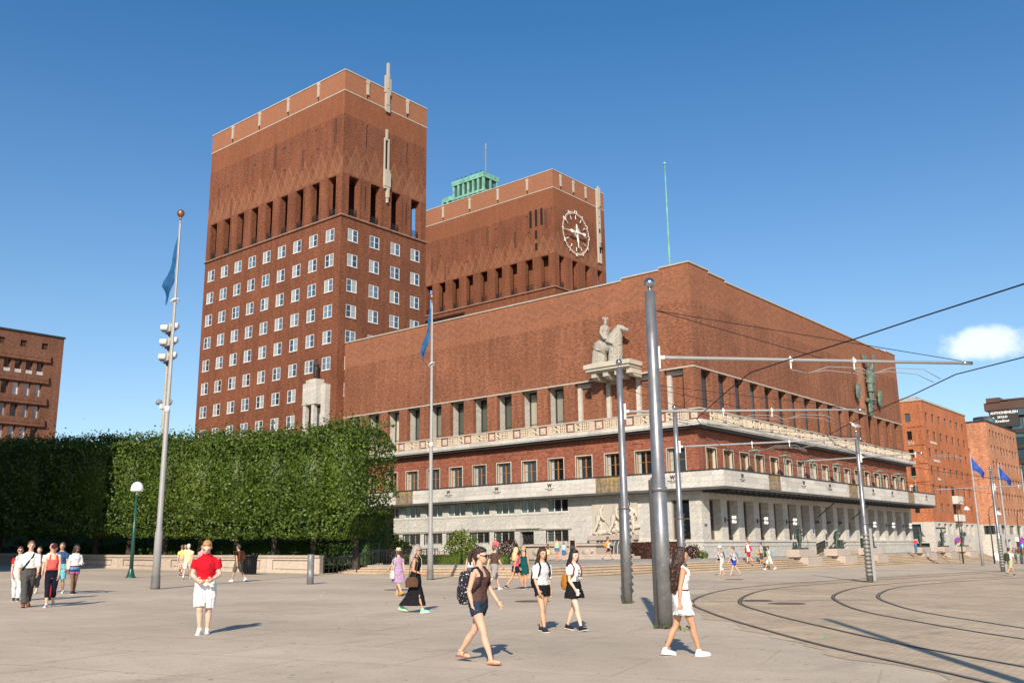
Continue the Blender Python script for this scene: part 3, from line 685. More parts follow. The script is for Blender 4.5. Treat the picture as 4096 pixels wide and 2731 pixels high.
# ---------------------------------------------------------------- ground storey in grey stone
def ground_storey():
    up = [(-36.81+3.33*k, -34.25+3.33*k, 5.15, 6.40, .2) for k in range(-3, 7)]
    lo = [(-36.92+3.33*k, -34.26+3.33*k, 2.33, 3.47, .22) for k in range(-3, 5)]+[(-16.94,-14.28,2.33,3.47,.22)]
    door = [(-20.25,-18.5,.74,3.38,.55)]; tall = [(-2.95,-1.18,2.3,5.75,.3)]
    ob = [(1.45+3.262*k, 3.55+3.262*k, 2.25, 5.8, .85) for k in range(17)]
    for k in (7, 8, 9): a, b, *_ = ob[k]; ob[k] = (a, b, .75, 5.8, .85)
    mb = MB()
    wall(mb, PA, -LA, 0, -1.2, 6.5, up+lo+door+tall); reveals(mb, PA, up+lo+door+tall); wall(mb, PB, 0, LB, -1.2, 6.5, ob); reveals(mb, PB, ob)
    mb.build('stone_wall', STONE, HALL)
    l = MB()
    for z, h, o in ((5.0,.07,.06), (4.93,.07,.03)): fbox(l, PA, -LA, -14.2, -o, .02, z, z+h)
    fbox(l, PA, -LA, -13.8, -.16, .02, 3.55, 3.62); fbox(l, PA, -LA, -13.8, -.08, .02, 3.47, 3.55)
    fbox(l, PA, -20.6, -17.6, -.3, .02, 3.66, 3.74)
    fbox(l, PB, .0, LB, -.09, .02, 2.08, 2.25); fbox(l, PB, .0, LB, -.05, .02, 1.72, 1.78); fbox(l, PA, -6, .09, -.09, .02, 2.08, 2.25)
    for a, b, *_ in up: fbox(l, PA, a-.05, b+.05, -.05, .05, 5.08, 5.15)
    l.build('stone_ledges', BAND, HALL)
    ir = MB(); fbox(ir, PA, -LA, -17.4, -.18, -.02, 3.62, 3.65); ir.build('lead_flashing', plain('purple_lead', (.12,.07,.07), .6), HALL)
    wm = window_mesh(2.56, 1.25, .07, .09, (), WHITE, .05, nm=2); wp = pane_mesh(.74, 1.1, DGLASS); wc = pane_mesh(.74, 1.1, glass('green_curtain_glass', (.05,.10,.09), (.12,.19,.17), var=.4))
    for q in up: place_window('A', 0., q[0], .16, 5.15, wm, ((wc, .08, .07), (wp, .9, .07), (wp, 1.74, .07)))
    wm2 = window_mesh(2.66, 1.14, .08, .1, (), WHITE, .05, nm=2)
    gr = MB()
    for i in range(13): x = .1+2.46*i/12; gr.box(x-.012, x+.012, -.012, .012, -.02, 1.2)
    for z in (.05, .32, .6, .88, 1.12): gr.box(.02, 2.64, -.015, .015, z-.012, z+.012)
    gr.tube([(1.33+.2*cos(a), -.03, .45+.2*sin(a)) for a in [k*pi/5 for k in range(11)]], .02, 4); gr.box(1.1,1.6,-.04,.0,.78,.9)
    for x in (.04, 2.6): gr.box(x-.03, x+.03, -.03, .03, -.08, 1.2)
    gr = gr.mesh('window_grille', plain('rusty_iron', (.045,.028,.024), .7))
    for q in lo:
        o = place_window('A', 0., q[0], .18, 2.33, wm2, ((wc, .1, .05), (wp, .98, .05), (wp, 1.84, .05))); link('window_grille', gr, o, (0, -.22, 0))
    d = MB(); d.quad((0,0,0),(1.75,0,0),(1.75,0,2.64),(0,0,2.64)); d = d.build('door', SHADE, HALL, loc=(-20.25, .5, .74))
    g = MB()
    for i in range(4):
        for j in range(3): x, z = .25+.42*i, .5+.85*j; g.tube([(x,0,z-.42),(x+.2,0,z),(x,0,z+.42),(x-.2,0,z),(x,0,z-.42)], .025, 4)
    g.build('door_grille', IRON, d, loc=(0,-.2,0))
    tm = window_mesh(1.77, 3.45, .07, .08, (.52,), plain('bronze_frame', (.30,.20,.13), .5), .05); tp = pane_mesh(.8, 3.3, DGLASS)
    place_window('A', 0., -2.95, .22, 2.3, tm, ((tp, .07, .07), (tp, .9, .07)))
    bm = window_mesh(2.1, 3.55, .1, .08, (.55,), MATS['bronze_frame'], .0); bp = pane_mesh(.95, 3.4, DGLASS)
    dk = MB(); dk.quad((0,0,0),(2.1,0,0),(2.1,0,5.05),(0,0,5.05)); dk.cur = 1; dk.box(.15,1.0,-.06,0,0,3.2); dk.box(1.1,1.95,-.06,0,0,3.2); dk.box(-.1,2.2,-.5,0,3.3,3.5); dk = dk.mesh('entrance_door', [DGLASS, plain('oak_door', (.06,.04,.03), .5)])
    for k, q in enumerate(ob):
        if k in (7, 8, 9): link('entrance_door', dk, HALL, (-.82, q[0], .75), pi/2)
        else: place_window('B', 0., q[0], .80, 2.25, bm, ((bp, .1, .08), (bp, 1.08, .08)))
    # wall lamps: pairs of white glass barrels on an iron arm
    lm = MB()
    lm.tube([(0,0,0),(0,-1.1,0)], .035, 6); lm.box(-.06,.06,-.06,.0,-.2,.2); lm.cur = 1
    for s in (-.17, .17):
        for z0, z1 in ((-.33,-.03), (.03,.33)):
            lm.lathe([(.10,z0),(.145,(z0*2+z1)/3),(.145,(z0+2*z1)/3),(.11,z1)] if z0 > 0 else [(.11,z0),(.145,(z0*2+z1)/3),(.145,(z0+2*z1)/3),(.10,z1)], 10, (s,-.9,0))
    lm = lm.mesh('wall_lamp', [IRON, plain('opal_glass', (.80,.79,.75), .25, .5, var=.03)], True)
    for y in (4.15, 10.65, 17.2, 39.9, 46.5, 53.0): link('wall_lamp', lm, HALL, (0, y, 4.0), pi/2)
    fl = MB()
    for y in (25., 35.): fl.tube([(.1, y, 4.6), (2.4, y-1.2, 5.9)], .05, 6); fl.ell((2.45, y-1.25, 5.95), .12,.12,.12,8,6)
    fl.build('flagstaffs', DARKM, HALL)
    pq = MB()
    for y, z, w, h in ((-.0,0,0,0),): pass
    sg = MB(); sg.box(.0,.03,23.75,24.05,3.0,3.45); sg.box(.0,.03,33.95,34.25,2.6,3.1); sg.build('wall_signs', plain('blue_enamel', (.03,.06,.30), .4), HALL)
    s2 = MB(); s2.box(.0,.04,.35,.8,3.42,3.62); s2.build('street_name_plate', plain('slate_plate', (.10,.12,.16), .4), HALL)
    s3 = MB(); s3.box(.0,.03,27.0,27.4,1.6,2.9); s3.box(.0,.05,34.0,34.4,3.2,4.2); s3.build('notice_boards', plain('notice_board', (.07,.06,.05), .5), HALL)
    # T-shaped floodlight stands along the canopy roof
    tl = MB(); tl.tube([(0,0,0),(0,0,2.15)], .055, 6); tl.box(-.35,.35,-.5,.5,2.15,2.23); tl.box(-.12,.12,-.2,.2,2.23,2.3); tl = tl.mesh('roof_floodlight', plain('pale_copper', (.20,.34,.27), .6, var=.25))
    for y in (7.9, 14.7, 21.4, 28.2, 35.0, 41.6, 48.4, 54.9): link('roof_floodlight', tl, HALL, (1.5, y, 8.1))
    cm = MB(); cm.tube([(1.6,52.2,8.1),(1.6,52.2,8.9)], .05, 6); cm.ell((1.75,52.2,8.95), .25,.14,.14,8,6); cm.build('security_camera', WHITE, HALL)
    # console carrying the horseman
    c = MB(); c.box(-10.4,-5.3,-2.25,.05,18.1,18.5); c.box(-10.25,-5.45,-2.1,.05,17.85,18.1); c.box(-10.1,-5.6,-1.9,.05,17.72,17.85)
    for k in range(4):
        x = -9.85+1.3*k; c.loft([[(x,-1.8,17.72),(x+.55,-1.8,17.72),(x+.55,.05,17.72),(x,.05,17.72)], [(x,-1.7,17.3),(x+.55,-1.7,17.3),(x+.55,.05,17.3),(x,.05,17.3)], [(x+.05,-1.1,17.05),(x+.5,-1.1,17.05),(x+.5,.05,17.05),(x+.05,.05,17.05)]])
        c.box(x-.04, x+.59, -1.75, .05, 17.3, 17.38)
    c.build('stone_console', CARV, HALL)
    # monument on the tower face
    y = -PT; m = MB()
    m.box(-52.1,-49.5,y-1.5,y+.05,19.2,21.75); m.box(-51.3,-49.9,y-1.3,y+.05,21.75,22.25); m.box(-52.0,-51.5,y-1.45,y-.9,2,19.2); m.box(-49.5,-48.7,y-.75,y+.05,2,21.5); m.box(-50.4,-49.95,y-1.45,y-.9,2,19.2)
    m.box(-52.15,-49.45,y-1.55,y-.2,19.1,19.25); m.box(-51.35,-51.1,y-1.62,y-1.4,19.3,22.1)
    m.build('stone_monument', STONE, HALL); q = MB(); q.box(-51.35,-49.7,y-.1,y+.02,2,18.8); q.build('monument_niche', STONE, HALL)
    # roof flagpole
    f = MB(); f.tube([(-2.5,1.1,26.6),(-2.5,1.1,37.6)], [.10,.045], 8); f.ell((-2.5,1.1,37.7), .17,.17,.17,8,6); f.tube([(-2.5,1.1,27.4),(-4.0,1.1,27.3),(-4.4,1.1,26.7)], .04, 5); f.box(-2.4,-1.7,1.,1.2,27.3,27.42); f.build('roof_flagpole', COPPER, HALL)
ground_storey()
# ================================================================== GROUND
import numpy as np
W0 = (-10.9, -32.4); DD = (-.92, -.392); NN = (-.392, .92)
def WL(s, o): return (W0[0]+DD[0]*s+NN[0]*o, W0[1]+DD[1]*s+NN[1]*o)
WANG = atan2(DD[1], DD[0])
RNG = np.random.default_rng(4)
def plaza_mat():
    m = NT('plaza_paving'); p = m.pos(); x, y, z = m.xyz
    rot = m.map(p, (1,1,1), (0,0,radians(-17)))
    n1 = m.noise(p, .16, 5); n2 = m.noise(p, 1.3, 4); n3 = m.noise(p, 24, 3, .7)
    f = m.math('MULTIPLY', m.math('MULTIPLY', m.ramp(n1, .3, .7, .84, 1.10), m.ramp(n2, .3, .7, .92, 1.07)), m.ramp(n3, .25, .75, .85, 1.15))
    col = m.mix(1., (.52, .43, .325), m.comb(f, f, f), 'MULTIPLY')
    b = m.n('ShaderNodeTexBrick'); m.l(rot, b.inputs['Vector']); b.inputs['Scale'].default_value = 1; b.inputs['Brick Width'].default_value = 3.2; b.inputs['Row Height'].default_value = 2.1; b.inputs['Mortar Size'].default_value = .018
    b.inputs['Color1'].default_value = (1.03,1.03,1.03,1); b.inputs['Color2'].default_value = (.97,.97,.97,1); b.inputs['Mortar'].default_value = (.66,.62,.58,1)
    col = m.mix(m.ramp(m.noise(p, .09, 2), .40, .55, .3, .95), col, m.mix(1., col, b.outputs[0], 'MULTIPLY'))
    st = m.ramp(m.noise(m.map(p, (.9,.25,1), (0,0,radians(40))), 1.0, 6, .7), .57, .74, 0, .42)
    col = m.mix(st, col, (.20,.165,.13))
    sp = m.ramp(m.noise(p, 7., 1), .715, .735, 0, .55); col = m.mix(sp, col, (.13,.11,.095))
    m.bump(n3, .35, .01)
    return m.fin(col, .85, .25)
def setts_mat():
    m = NT('setts_paving'); p = m.pos()
    b = m.n('ShaderNodeTexBrick'); m.l(m.map(p, (1,1,1), (0,0,radians(33))), b.inputs['Vector']); b.inputs['Scale'].default_value = 1; b.inputs['Brick Width'].default_value = .17; b.inputs['Row Height'].default_value = .11; b.inputs['Mortar Size'].default_value = .012
    b.inputs['Color1'].default_value = (.555,.445,.31,1); b.inputs['Color2'].default_value = (.465,.365,.25,1); b.inputs['Mortar'].default_value = (.40,.31,.21,1)
    n1 = m.noise(p, .22, 5); n2 = m.noise(p, 1.1, 5, .65)
    k = m.math('MULTIPLY', m.ramp(n1, .3, .7, .84, 1.14), m.ramp(n2, .3, .7, .88, 1.12)); col = m.mix(1., b.outputs[0], m.comb(k, k, k), 'MULTIPLY')
    pt = m.n('ShaderNodeTexBrick'); m.l(m.map(p, (1,1,1), (0,0,radians(14))), pt.inputs['Vector']); pt.inputs['Scale'].default_value = 1; pt.inputs['Brick Width'].default_value = 4.1; pt.inputs['Row Height'].default_value = 1.9; pt.inputs['Mortar Size'].default_value = .03
    pt.inputs['Color1'].default_value = (1.10,1.09,1.08,1); pt.inputs['Color2'].default_value = (.93,.93,.93,1); pt.inputs['Mortar'].default_value = (.72,.7,.68,1)
    col = m.mix(.7, col, m.mix(1., col, pt.outputs[0], 'MULTIPLY'))
    st = m.ramp(m.noise(m.map(p, (1.2,.3,1), (0,0,radians(20))), 1.0, 6, .7), .58, .75, 0, .45); col = m.mix(st, col, (.10,.085,.07))
    m.bump(b.outputs[1], .4, -.01)
    return m.fin(col, .85, .25)
PLAZA, SETTS = plaza_mat(), setts_mat()
def ground_sheet():
    xs = [-900,-400,-200,-130,-100]+[x for x in range(-84, 72, 3)]+[90,140,300,900]
    ys = [-900,-300,-160,-120]+[y for y in range(-96, 120, 3)]+[140,180,300,600,1200]
    v = [(x, y, max(min(gz(x, y), 3.), -2.5)) for y in ys for x in xs]; n = len(xs)
    f = [(j*n+i, j*n+i+1, (j+1)*n+i+1, (j+1)*n+i) for j in range(len(ys)-1) for i in range(n-1)]
    mb = MB(); mb.add(v, f); struct(mb.build('plaza_ground', PLAZA, smooth=True))
ground_sheet()

def smoothcurve(pts, step=.5):
    P = [Vector((*p, 0)) for p in pts]; P = [P[0]*2-P[1]]+P+[P[-1]*2-P[-2]]; out = []
    for i in range(1, len(P)-2):
        n = max(2, int((P[i+1]-P[i]).length/step))
        for k in range(n):
            t = k/n; a, b, c, d = P[i-1:i+3]
            out.append(.5*((2*b)+(c-a)*t+(2*a-5*b+4*c-d)*t*t+(3*b-a-3*c+d)*t**3))
    out.append(P[-2]); return out
T1C = smoothcurve([(42,-64.2),(38.6,-61.2),(36.2,-58.9),(33.7,-56.6),(30.7,-53.3),(28.2,-50.3),(25.6,-46.6),(23.4,-41.6),(21.9,-36.6),(21.2,-31),(21.15,-25),(21.4,-14),(22,2),(23.5,35),(25,75)])
T2C = smoothcurve([(42,-58),(38.6,-55.2),(35.6,-52.7),(33.2,-50.0),(31.0,-47.2),(29.1,-43.8),(27.5,-40.2),(26.2,-35.8),(25.3,-31.5),(25.0,-27.5),(25.2,-20),(26.2,-11),(27.5,10),(28.5,35),(30,75)])
def offs(c, o):
    r = []
    for i, p in enumerate(c):
        t = (c[min(i+1, len(c)-1)]-c[max(i-1, 0)]).normalized(); r.append(p+Vector((-t.y, t.x, 0))*o)
    return r
def ribbon(c, w0, w1, h):
    a, b = offs(c, w0), offs(c, w1); mb = MB(); n = len(a)
    v = [(p.x, p.y, gz(p.x, p.y)+h) for p in a]+[(p.x, p.y, gz(p.x, p.y)+h) for p in b]
    mb.add(v, [(i, i+1, n+i+1, n+i) for i in range(n-1)]); return mb
def tracks():
    left = [p+Vector((.22*sin(i*.9)+.15*sin(i*2.3), .15*sin(i*1.3), 0)) for i, p in enumerate(offs(T1C, 1.05))]; mb = MB()
    rows = [[(p.x, p.y) for p in left]]
    for k in range(1, 9): rows.append([(p.x+(1.1+.9*k)*k*.9, p.y+.35*k) for p in left])
    v = [(x, y, gz(x, y)+.006) for r in rows for x, y in r]; n = len(left)
    mb.add(v, [(j*n+i, j*n+i+1, (j+1)*n+i+1, (j+1)*n+i) for j in range(8) for i in range(n-1)]); struct(mb.build('tram_bed_setts', SETTS))
    ST = plain('worn_steel', (.26,.22,.18), .35, .5, .5, var=.3, sc=2); GR = plain('rail_groove', (.07,.056,.045), .9, var=.4)
    par = struct(link('tram_track', None))
    for c in (T1C, T2C):
        for o in (-.72, .72):
            ribbon(c, o-.03, o+.022, .016).build('rail_head', ST, par); ribbon(c, o-.065, o+.065, .011).build('rail_groove', GR, par)
tracks()
def patches():      # manhole covers and cut slabs let into the paving
    MH = plain('cast_iron_cover', (.12,.085,.075), .6, var=.3, sc=6); DK = plain('tar_patch', (.13,.115,.105), .9, var=.2)
    def disc(p, r, nm, lb, mat):
        mb = MB(); mb.lathe([(r, 0), (r, .012), (r-.05, .016)], 20)
        for i in range(5): mb.box(-r*.6, r*.6, -r*.5+r*.25*i-.03, -r*.5+r*.25*i+.03, .016, .021)
        tag(mb.build(nm, mat, loc=(p[0], p[1], gz(*p)+.002)), lb, 'manhole')
    disc((11.2,-46.2), .55, 'manhole_cover', 'rusty manhole cover beside the flagpole by the steps', MH); disc((20.7,-49.4), .55, 'manhole_cover', 'rusty manhole cover left of the second tram pole', MH)
    disc((26.0,-44.7), .5, 'manhole_cover', 'rusty manhole cover by the leftmost tram rail', MH)
    disc((15.6,-25.6), .5, 'manhole_cover', 'small manhole cover on the pale paving before the steps', MH); disc((27.4,-45.6), .55, 'manhole_cover', 'rusty manhole cover inside the tram loop', MH)
    for k, (x, y, w, h, a) in enumerate(((38.5,-44.,7.,.55,33), (38.9,-42.6,6.,.4,33), (33.6,-34.5,3.2,.6,38))):
        mb = MB(); mb.quad((-w/2,-h/2,0),(w/2,-h/2,0),(w/2,h/2,0),(-w/2,h/2,0)); o = mb.build('paving_strip', DK, loc=(x, y, gz(x, y)+.02), rz=radians(a)); struct(o)
    rr = random.Random(2); lm = [plain('dry_leaf', (.40,.27,.09), .8), plain('paper_scrap', (.72,.70,.66), .8), plain('green_scrap', (.1,.5,.15), .7)]
    for k, (x, y) in enumerate(((17.5,-50.),(13.,-51.5),(18.2,-53.3),(8.,-45.),(24.1,-60.),(31.,-65.2),(11.5,-50.2),(32.6,-55.6),(-5.,-43.))):
        mb = MB(); mb.add([(rr.uniform(-.07,.07), rr.uniform(-.06,.06), rr.uniform(.01,.04)) for _ in range(4)]+[(0,0,.05)], ((0,1,4),(1,2,4),(2,3,4),(3,0,4)))
        i = 2 if k == 7 else k % 2
        tag(mb.build('litter', lm[i], loc=(x, y, gz(x, y)), rz=rr.random()*6), ('scrap of '+('brown leaf','white paper','green wrapper')[i]+' lying on the paving '+('near the flagpole by the steps','left of the woman in black','behind the man in red','near the grey bollard','beside the man in red','in front of the woman in denim shorts','behind the woman in black','beside the tram rail','near the stone wall')[k]), 'litter', 'scraps on the plaza')
patches()

# ================================================================== TERRACE AND STEPS
PAVE = plain('terrace_paving', (.33,.31,.285), .85, var=.12, sc=.8, local=False)
STEP = stone('step_granite', (.50,.385,.265), joint=0, vein=.16)
PINK = stone('pink_granite', (.45,.375,.315), joint=0, vein=.10)
def terrace():
    mb = MB(); mb.box(-10.2, 4.2, -29.2, .0, -2, TZ); mb.box(.0, 4.2, .0, 71, -2, TZ); struct(mb.build('terrace', PAVE)); mb = MB(); mb.box(-75, -10.2, -27.5, .0, -2, TZ-.01)
    for k in range(22): s0, s1 = 3*k, 3*k+3; a, b, c, d = WL(s0,.45), WL(s1,.45), WL(s1,26), WL(s0,26 if k else 3); mb.quad((*a, gz(*a)+.3), (*b, gz(*b)+.3), (*c, .72), (*d, .72))
    struct(mb.build('garden_lawn', plain('lawn_green', (.05,.085,.018), .9, var=.3, sc=2, local=False)))
    par = struct(link('terrace_steps', None)); rise, tr = .155, .36; cache = {}
    def blk(L, along):
        k = (round(L, 2), along)
        if k not in cache:
            m = MB(); m.bevbox(.008, L-.008, -.03, tr+.12, -.095, 0, .012); m.box(.008, L-.008, .02, tr+.12, -.6, -.095); cache[k] = m.mesh('step_block', STEP)
        return cache[k]
    rr = random.Random(8)
    for i in range(9):
        zt = TZ-rise*(i+1); xf = 4.2+tr*(i+1); yf = -29.2-tr*(i+1)
        x = -10.0-(.0 if i % 2 else .0)
        while x < xf-.05:
            L = min(rr.choice((1.8,2.4,3.0)), xf-x)
            if zt > gz(x, yf)+.02 or zt > gz(x+L, yf)+.02: link('step_block', blk(L, 0), par, (x, yf, zt))
            x += L
        y = -29.2
        while y < 71:
            L = min(rr.choice((2.4,3.0,3.6)), 71-y)
            if L > .2 and zt > gz(xf, y)+.02 or zt > gz(xf, y+L)+.02: link('step_block', blk(L, 1), par, (xf, y, zt), pi/2)
            y += L
    # entrance flight on the terrace and ramp cheek on the left
    for i in range(2):
        m = MB(); m.bevbox(.15, 1.9-.35*i, 22.2+.2*i, 36.6-.2*i, TZ+.0, TZ+.16*(i+1), .01); m.build('step_block', STEP, par)
    c = MB(); c.add([(-10.9,-30.8,gz(-10.9,-30.8)-.2),(-10.02,-30.8,gz(-10,-30.8)-.2),(-10.02,-30.8,gz(-10,-30.8)+.12),(-10.9,-30.8,gz(-10,-30.8)+.12),(-10.9,-27.6,-.2),(-10.02,-27.6,-.2),(-10.02,-27.6,TZ+.1),(-10.9,-27.6,TZ+.1)],
                    ((0,1,2,3),(5,4,7,6),(3,2,6,7),(0,3,7,4),(1,5,6,2))); c.build('ramp_cheek', STEP, par)
terrace()

# ================================================================== HEDGE WALL, PLEACHED TREES
def garden_wall():
    t = thing('garden_wall', 'long low pinkish granite wall with recessed panels below the clipped trees', 'wall', (*W0, gz(*W0)))
    G = stone('wall_granite', (.40,.335,.275), joint=0, vein=.18)
    s = 0.
    def prism(mb, s0, s1, o0, o1, za, zb, top0, top1):
        q = [WL(s0,o0), WL(s1,o0), WL(s1,o1), WL(s0,o1)]; zz0 = [za, zb, zb, za]; zz1 = [top0, top1, top1, top0]
        L = [(p[0]-W0[0], p[1]-W0[1], z-gz(*W0)) for p, z in zip(q, zz0)]; U = [(p[0]-W0[0], p[1]-W0[1], z-gz(*W0)) for p, z in zip(q, zz1)]
        mb.add(L+U, ((3,2,1,0),(4,5,6,7),(0,1,5,4),(1,2,6,5),(2,3,7,6),(3,0,4,7)))
    top = lambda s: 1.28+.012*s+max(0, s-16)*.010
    while s < 62:
        e = s+4.0; g0, g1 = gz(*WL(s,0)), gz(*WL(e,0)); t0, t1 = top(s), top(e)
        b = MB(); prism(b, s+.006, e-.006, .12, .5, g0-.3, g1-.3, t0, t1)
        prism(b, s+.006, s+.45, .0, .12, g0-.3, g0-.3, t0, t0); prism(b, e-.45, e-.006, .0, .12, g1-.3, g1-.3, t1, t1)
        prism(b, s+.45, e-.45, .0, .12, g0-.3, g1-.3, g0+.16, g1+.16); prism(b, s+.45, e-.45, .0, .12, t0-.16, t1-.16, t0, t1)
        prism(b, s+.6, e-.6, .05, .12, g0+.26, g1+.26, t0-.26, t1-.26)
        b.build('wall_panel', G, t)
        c = MB(); prism(c, s+.004, e-.004, -.09, .58, t0, t1, t0+.15, t1+.15); c.build('coping_stone', G, t); s = e
garden_wall()

def leafmesh(name, P, Nn, size, mat, extra=None, jit=.9):
    n = len(P); t = RNG.normal(size=(n,3)); nn = Nn+RNG.normal(size=(n,3))*jit; nn /= np.linalg.norm(nn, axis=1)[:,None]+1e-9
    a = np.cross(nn, t); a /= np.linalg.norm(a, axis=1)[:,None]+1e-9; b = np.cross(nn, a)
    sz = size*(.6+.8*RNG.random(n))[:,None]
    fold = nn*sz*.18
    V = np.stack([P-a*sz*.5, P-b*sz*.33+fold, P+a*sz*.5, P+b*sz*.33+fold], 1).reshape(-1,3)
    ev, ef = extra if extra else ([], [])
    nv = len(V)
    me = bpy.data.meshes.new(name); allv = np.concatenate([V, np.array(ev).reshape(-1,3)]) if ev else V
    me.vertices.add(len(allv)); me.vertices.foreach_set('co', allv.ravel().astype(np.float32))
    loops = list(range(nv))+[i+nv for f in ef for i in f]; me.loops.add(len(loops)); me.loops.foreach_set('vertex_index', loops)
    st = list(range(0, nv, 4))+[nv+4*i for i in range(len(ef))]; me.polygons.add(len(st)); me.polygons.foreach_set('loop_start', st)
    me.update(calc_edges=True); me.materials.append(mat); return me
LIME = leafmat('lime_leaves', (.052,.092,.013), (.095,.145,.018), (.15,.19,.035), tr=.2)
BARK = plain('bark', (.055,.045,.035), .9, var=.4, sc=5, bump=.03)
def boxleaves(L0, L1, o0, o1, z0, z1, dens, rough, ends=(0, 0), topx=.5):
    """leaf positions through the outer shell of a clipped crown, in (along, across, up)"""
    P, N = [], []
    def face(n, fn, nrm):
        n = int(n); a, b = RNG.random(n), RNG.random(n); p = fn(a, b)
        dep = RNG.exponential(.30 if dens < 100 else .1, n); p -= np.array(nrm)*dep[:,None]; P.append(p); N.append(np.tile(np.array(nrm, float), (n,1)))
    H, Wd, D = z1-z0, L1-L0, o1-o0
    face(Wd*H*dens, lambda a, b: np.stack([L0+a*Wd, np.full_like(a, o0), z0+b*H], 1), (0,-1,0))
    face(Wd*H*dens*.35, lambda a, b: np.stack([L0+a*Wd, np.full_like(a, o1), z0+b*H], 1), (0,1,0))
    face(Wd*D*dens*.8, lambda a, b: np.stack([L0+a*Wd, o0+b*D, np.full_like(a, z1)], 1), (0,0,1))
    face(Wd*D*dens*.6, lambda a, b: np.stack([L0+a*Wd, o0+b*D, np.full_like(a, z0)], 1), (0,0,-1))
    if ends[0]: face(D*H*dens, lambda a, b: np.stack([np.full_like(a, L0), o0+a*D, z0+b*H], 1), (-1,0,0))
    if ends[1]: face(D*H*dens, lambda a, b: np.stack([np.full_like(a, L1), o0+a*D, z0+b*H], 1), (1,0,0))
    P, N = np.concatenate(P), np.concatenate(N)
    # clumps and rounded shoulders
    k = rough*(np.sin(P[:,0]*3.1+P[:,2]*1.7+1.3*np.sin(P[:,2]*2.3))*.5+np.sin(P[:,0]*1.3-P[:,2]*3.4)*.5+np.sin(P[:,0]*6.1+P[:,2]*5.3)*.35)
    P += N*k[:,None]
    return P, N
def pleached(s, w, first=False, k=0):
    base = WL(s, 2.1); g = gz(*base); L = Vector((*base, g))
    t = thing('lime_tree', LIME_LABELS[k], 'tree', L, WANG+pi, 'clipped lime trees along the wall')     # local +x points right along the row, +y away
    rh = random.Random(k+40); z0, z1 = 2.35+rh.uniform(-.15,.1), 9.25+(.62,.45,.25,.1)[min(k,3)]*(k < 4)+rh.uniform(-.12,.16); fo = rh.uniform(-.16,.16)
    P, N = boxleaves(-w/2-.06 if not first else -w/2, w/2+.06, -2.6+fo, 2.6, z0, z1, 92, .28, (first == 2, first == 1))
    yb = P[:,1]-(-2.6+fo); P[:,2] += .22*np.sin(P[:,0]*1.9+k)*np.sin(P[:,1]*1.1+k)*(P[:,2] > z1-.8); edge = np.clip((P[:,2]-(z1-1.0))/1.0, 0, 1)**2*np.clip(1-yb/1.2, 0, 1); P[:,2] -= edge*.35
    if first == 1:      # rounded free end
        e = np.clip((P[:,0]-(w/2-1.8))/1.8, 0, 1)**2; zz = (P[:,2]-z0)/(z1-z0)
        P[:,0] -= e*(1.5*np.clip((.35-zz)/.35, 0, 1)**1.5+.8*np.clip((zz-.75)/.25, 0, 1)**2); P[:,2] += e*(.3*(zz < .2)-.4*(zz > .85)*zz)
    n = 420; tp = np.stack([RNG.uniform(-w/2, w/2, n), RNG.uniform(-2.5, 2.5, n), z1+.1+RNG.exponential(.16, n)], 1); P = np.concatenate([P, tp]); N = np.concatenate([N, np.tile([0,-.4,.6], (n,1))])
    ins = 1.15; x0, x1 = -w/2+(0 if not first else .0), w/2-(1.7 if first == 1 else 0); z0c = z0+(.8 if first == 1 else 0)
    ev = [(x0,-2.6+ins,z0c+ins),(x1,-2.6+ins,z0c+ins),(x1,2.6-ins,z0c+ins),(x0,2.6-ins,z0c+ins),(x0,-2.6+ins,z1-.5),(x1,-2.6+ins,z1-.5),(x1,2.6-ins,z1-.5),(x0,2.6-ins,z1-.5)]
    ef = [(3,2,1,0),(4,5,6,7),(0,1,5,4),(1,2,6,5),(2,3,7,6),(3,0,4,7)]
    link('crown', leafmesh('crown', P, N, .19, LIME, (ev, ef)), t)
    rr = random.Random(int(s*10)); b = MB(); b.tube([(0,0,-.2),(rr.uniform(-.05,.05),0,.5),(rr.uniform(-.1,.1),0,1.4),(rr.uniform(-.08,.08),0,3.2),(0,0,6)], [.34,.26,.21,.19,.08], 9)
    for q in range(4):
        a = rr.uniform(0, 6.28); b.tube([(0,0,2.0+.25*q),(.7*cos(a),.7*sin(a),2.8+.3*q),(1.2*cos(a),1.6*sin(a),4+.4*q)], [.1,.07,.03], 6)
    b.build('trunk', BARK, t, True)
ORD = ('rightmost', 'second', 'third', 'fourth', 'fifth', 'sixth', 'seventh', 'eighth', 'ninth', 'tenth', 'eleventh', 'twelfth')
LIME_LABELS = ['rightmost clipped lime tree of the row, its free rounded end beside the steps'] + [ORD[i]+' clipped lime tree of the row counted from its free end by the steps' for i in range(1, 12)]
pleached(-1.6, 3.6, 1, 0)
for i in range(11): pleached(1.7+3.0*i, 3.0, 0, i+1)

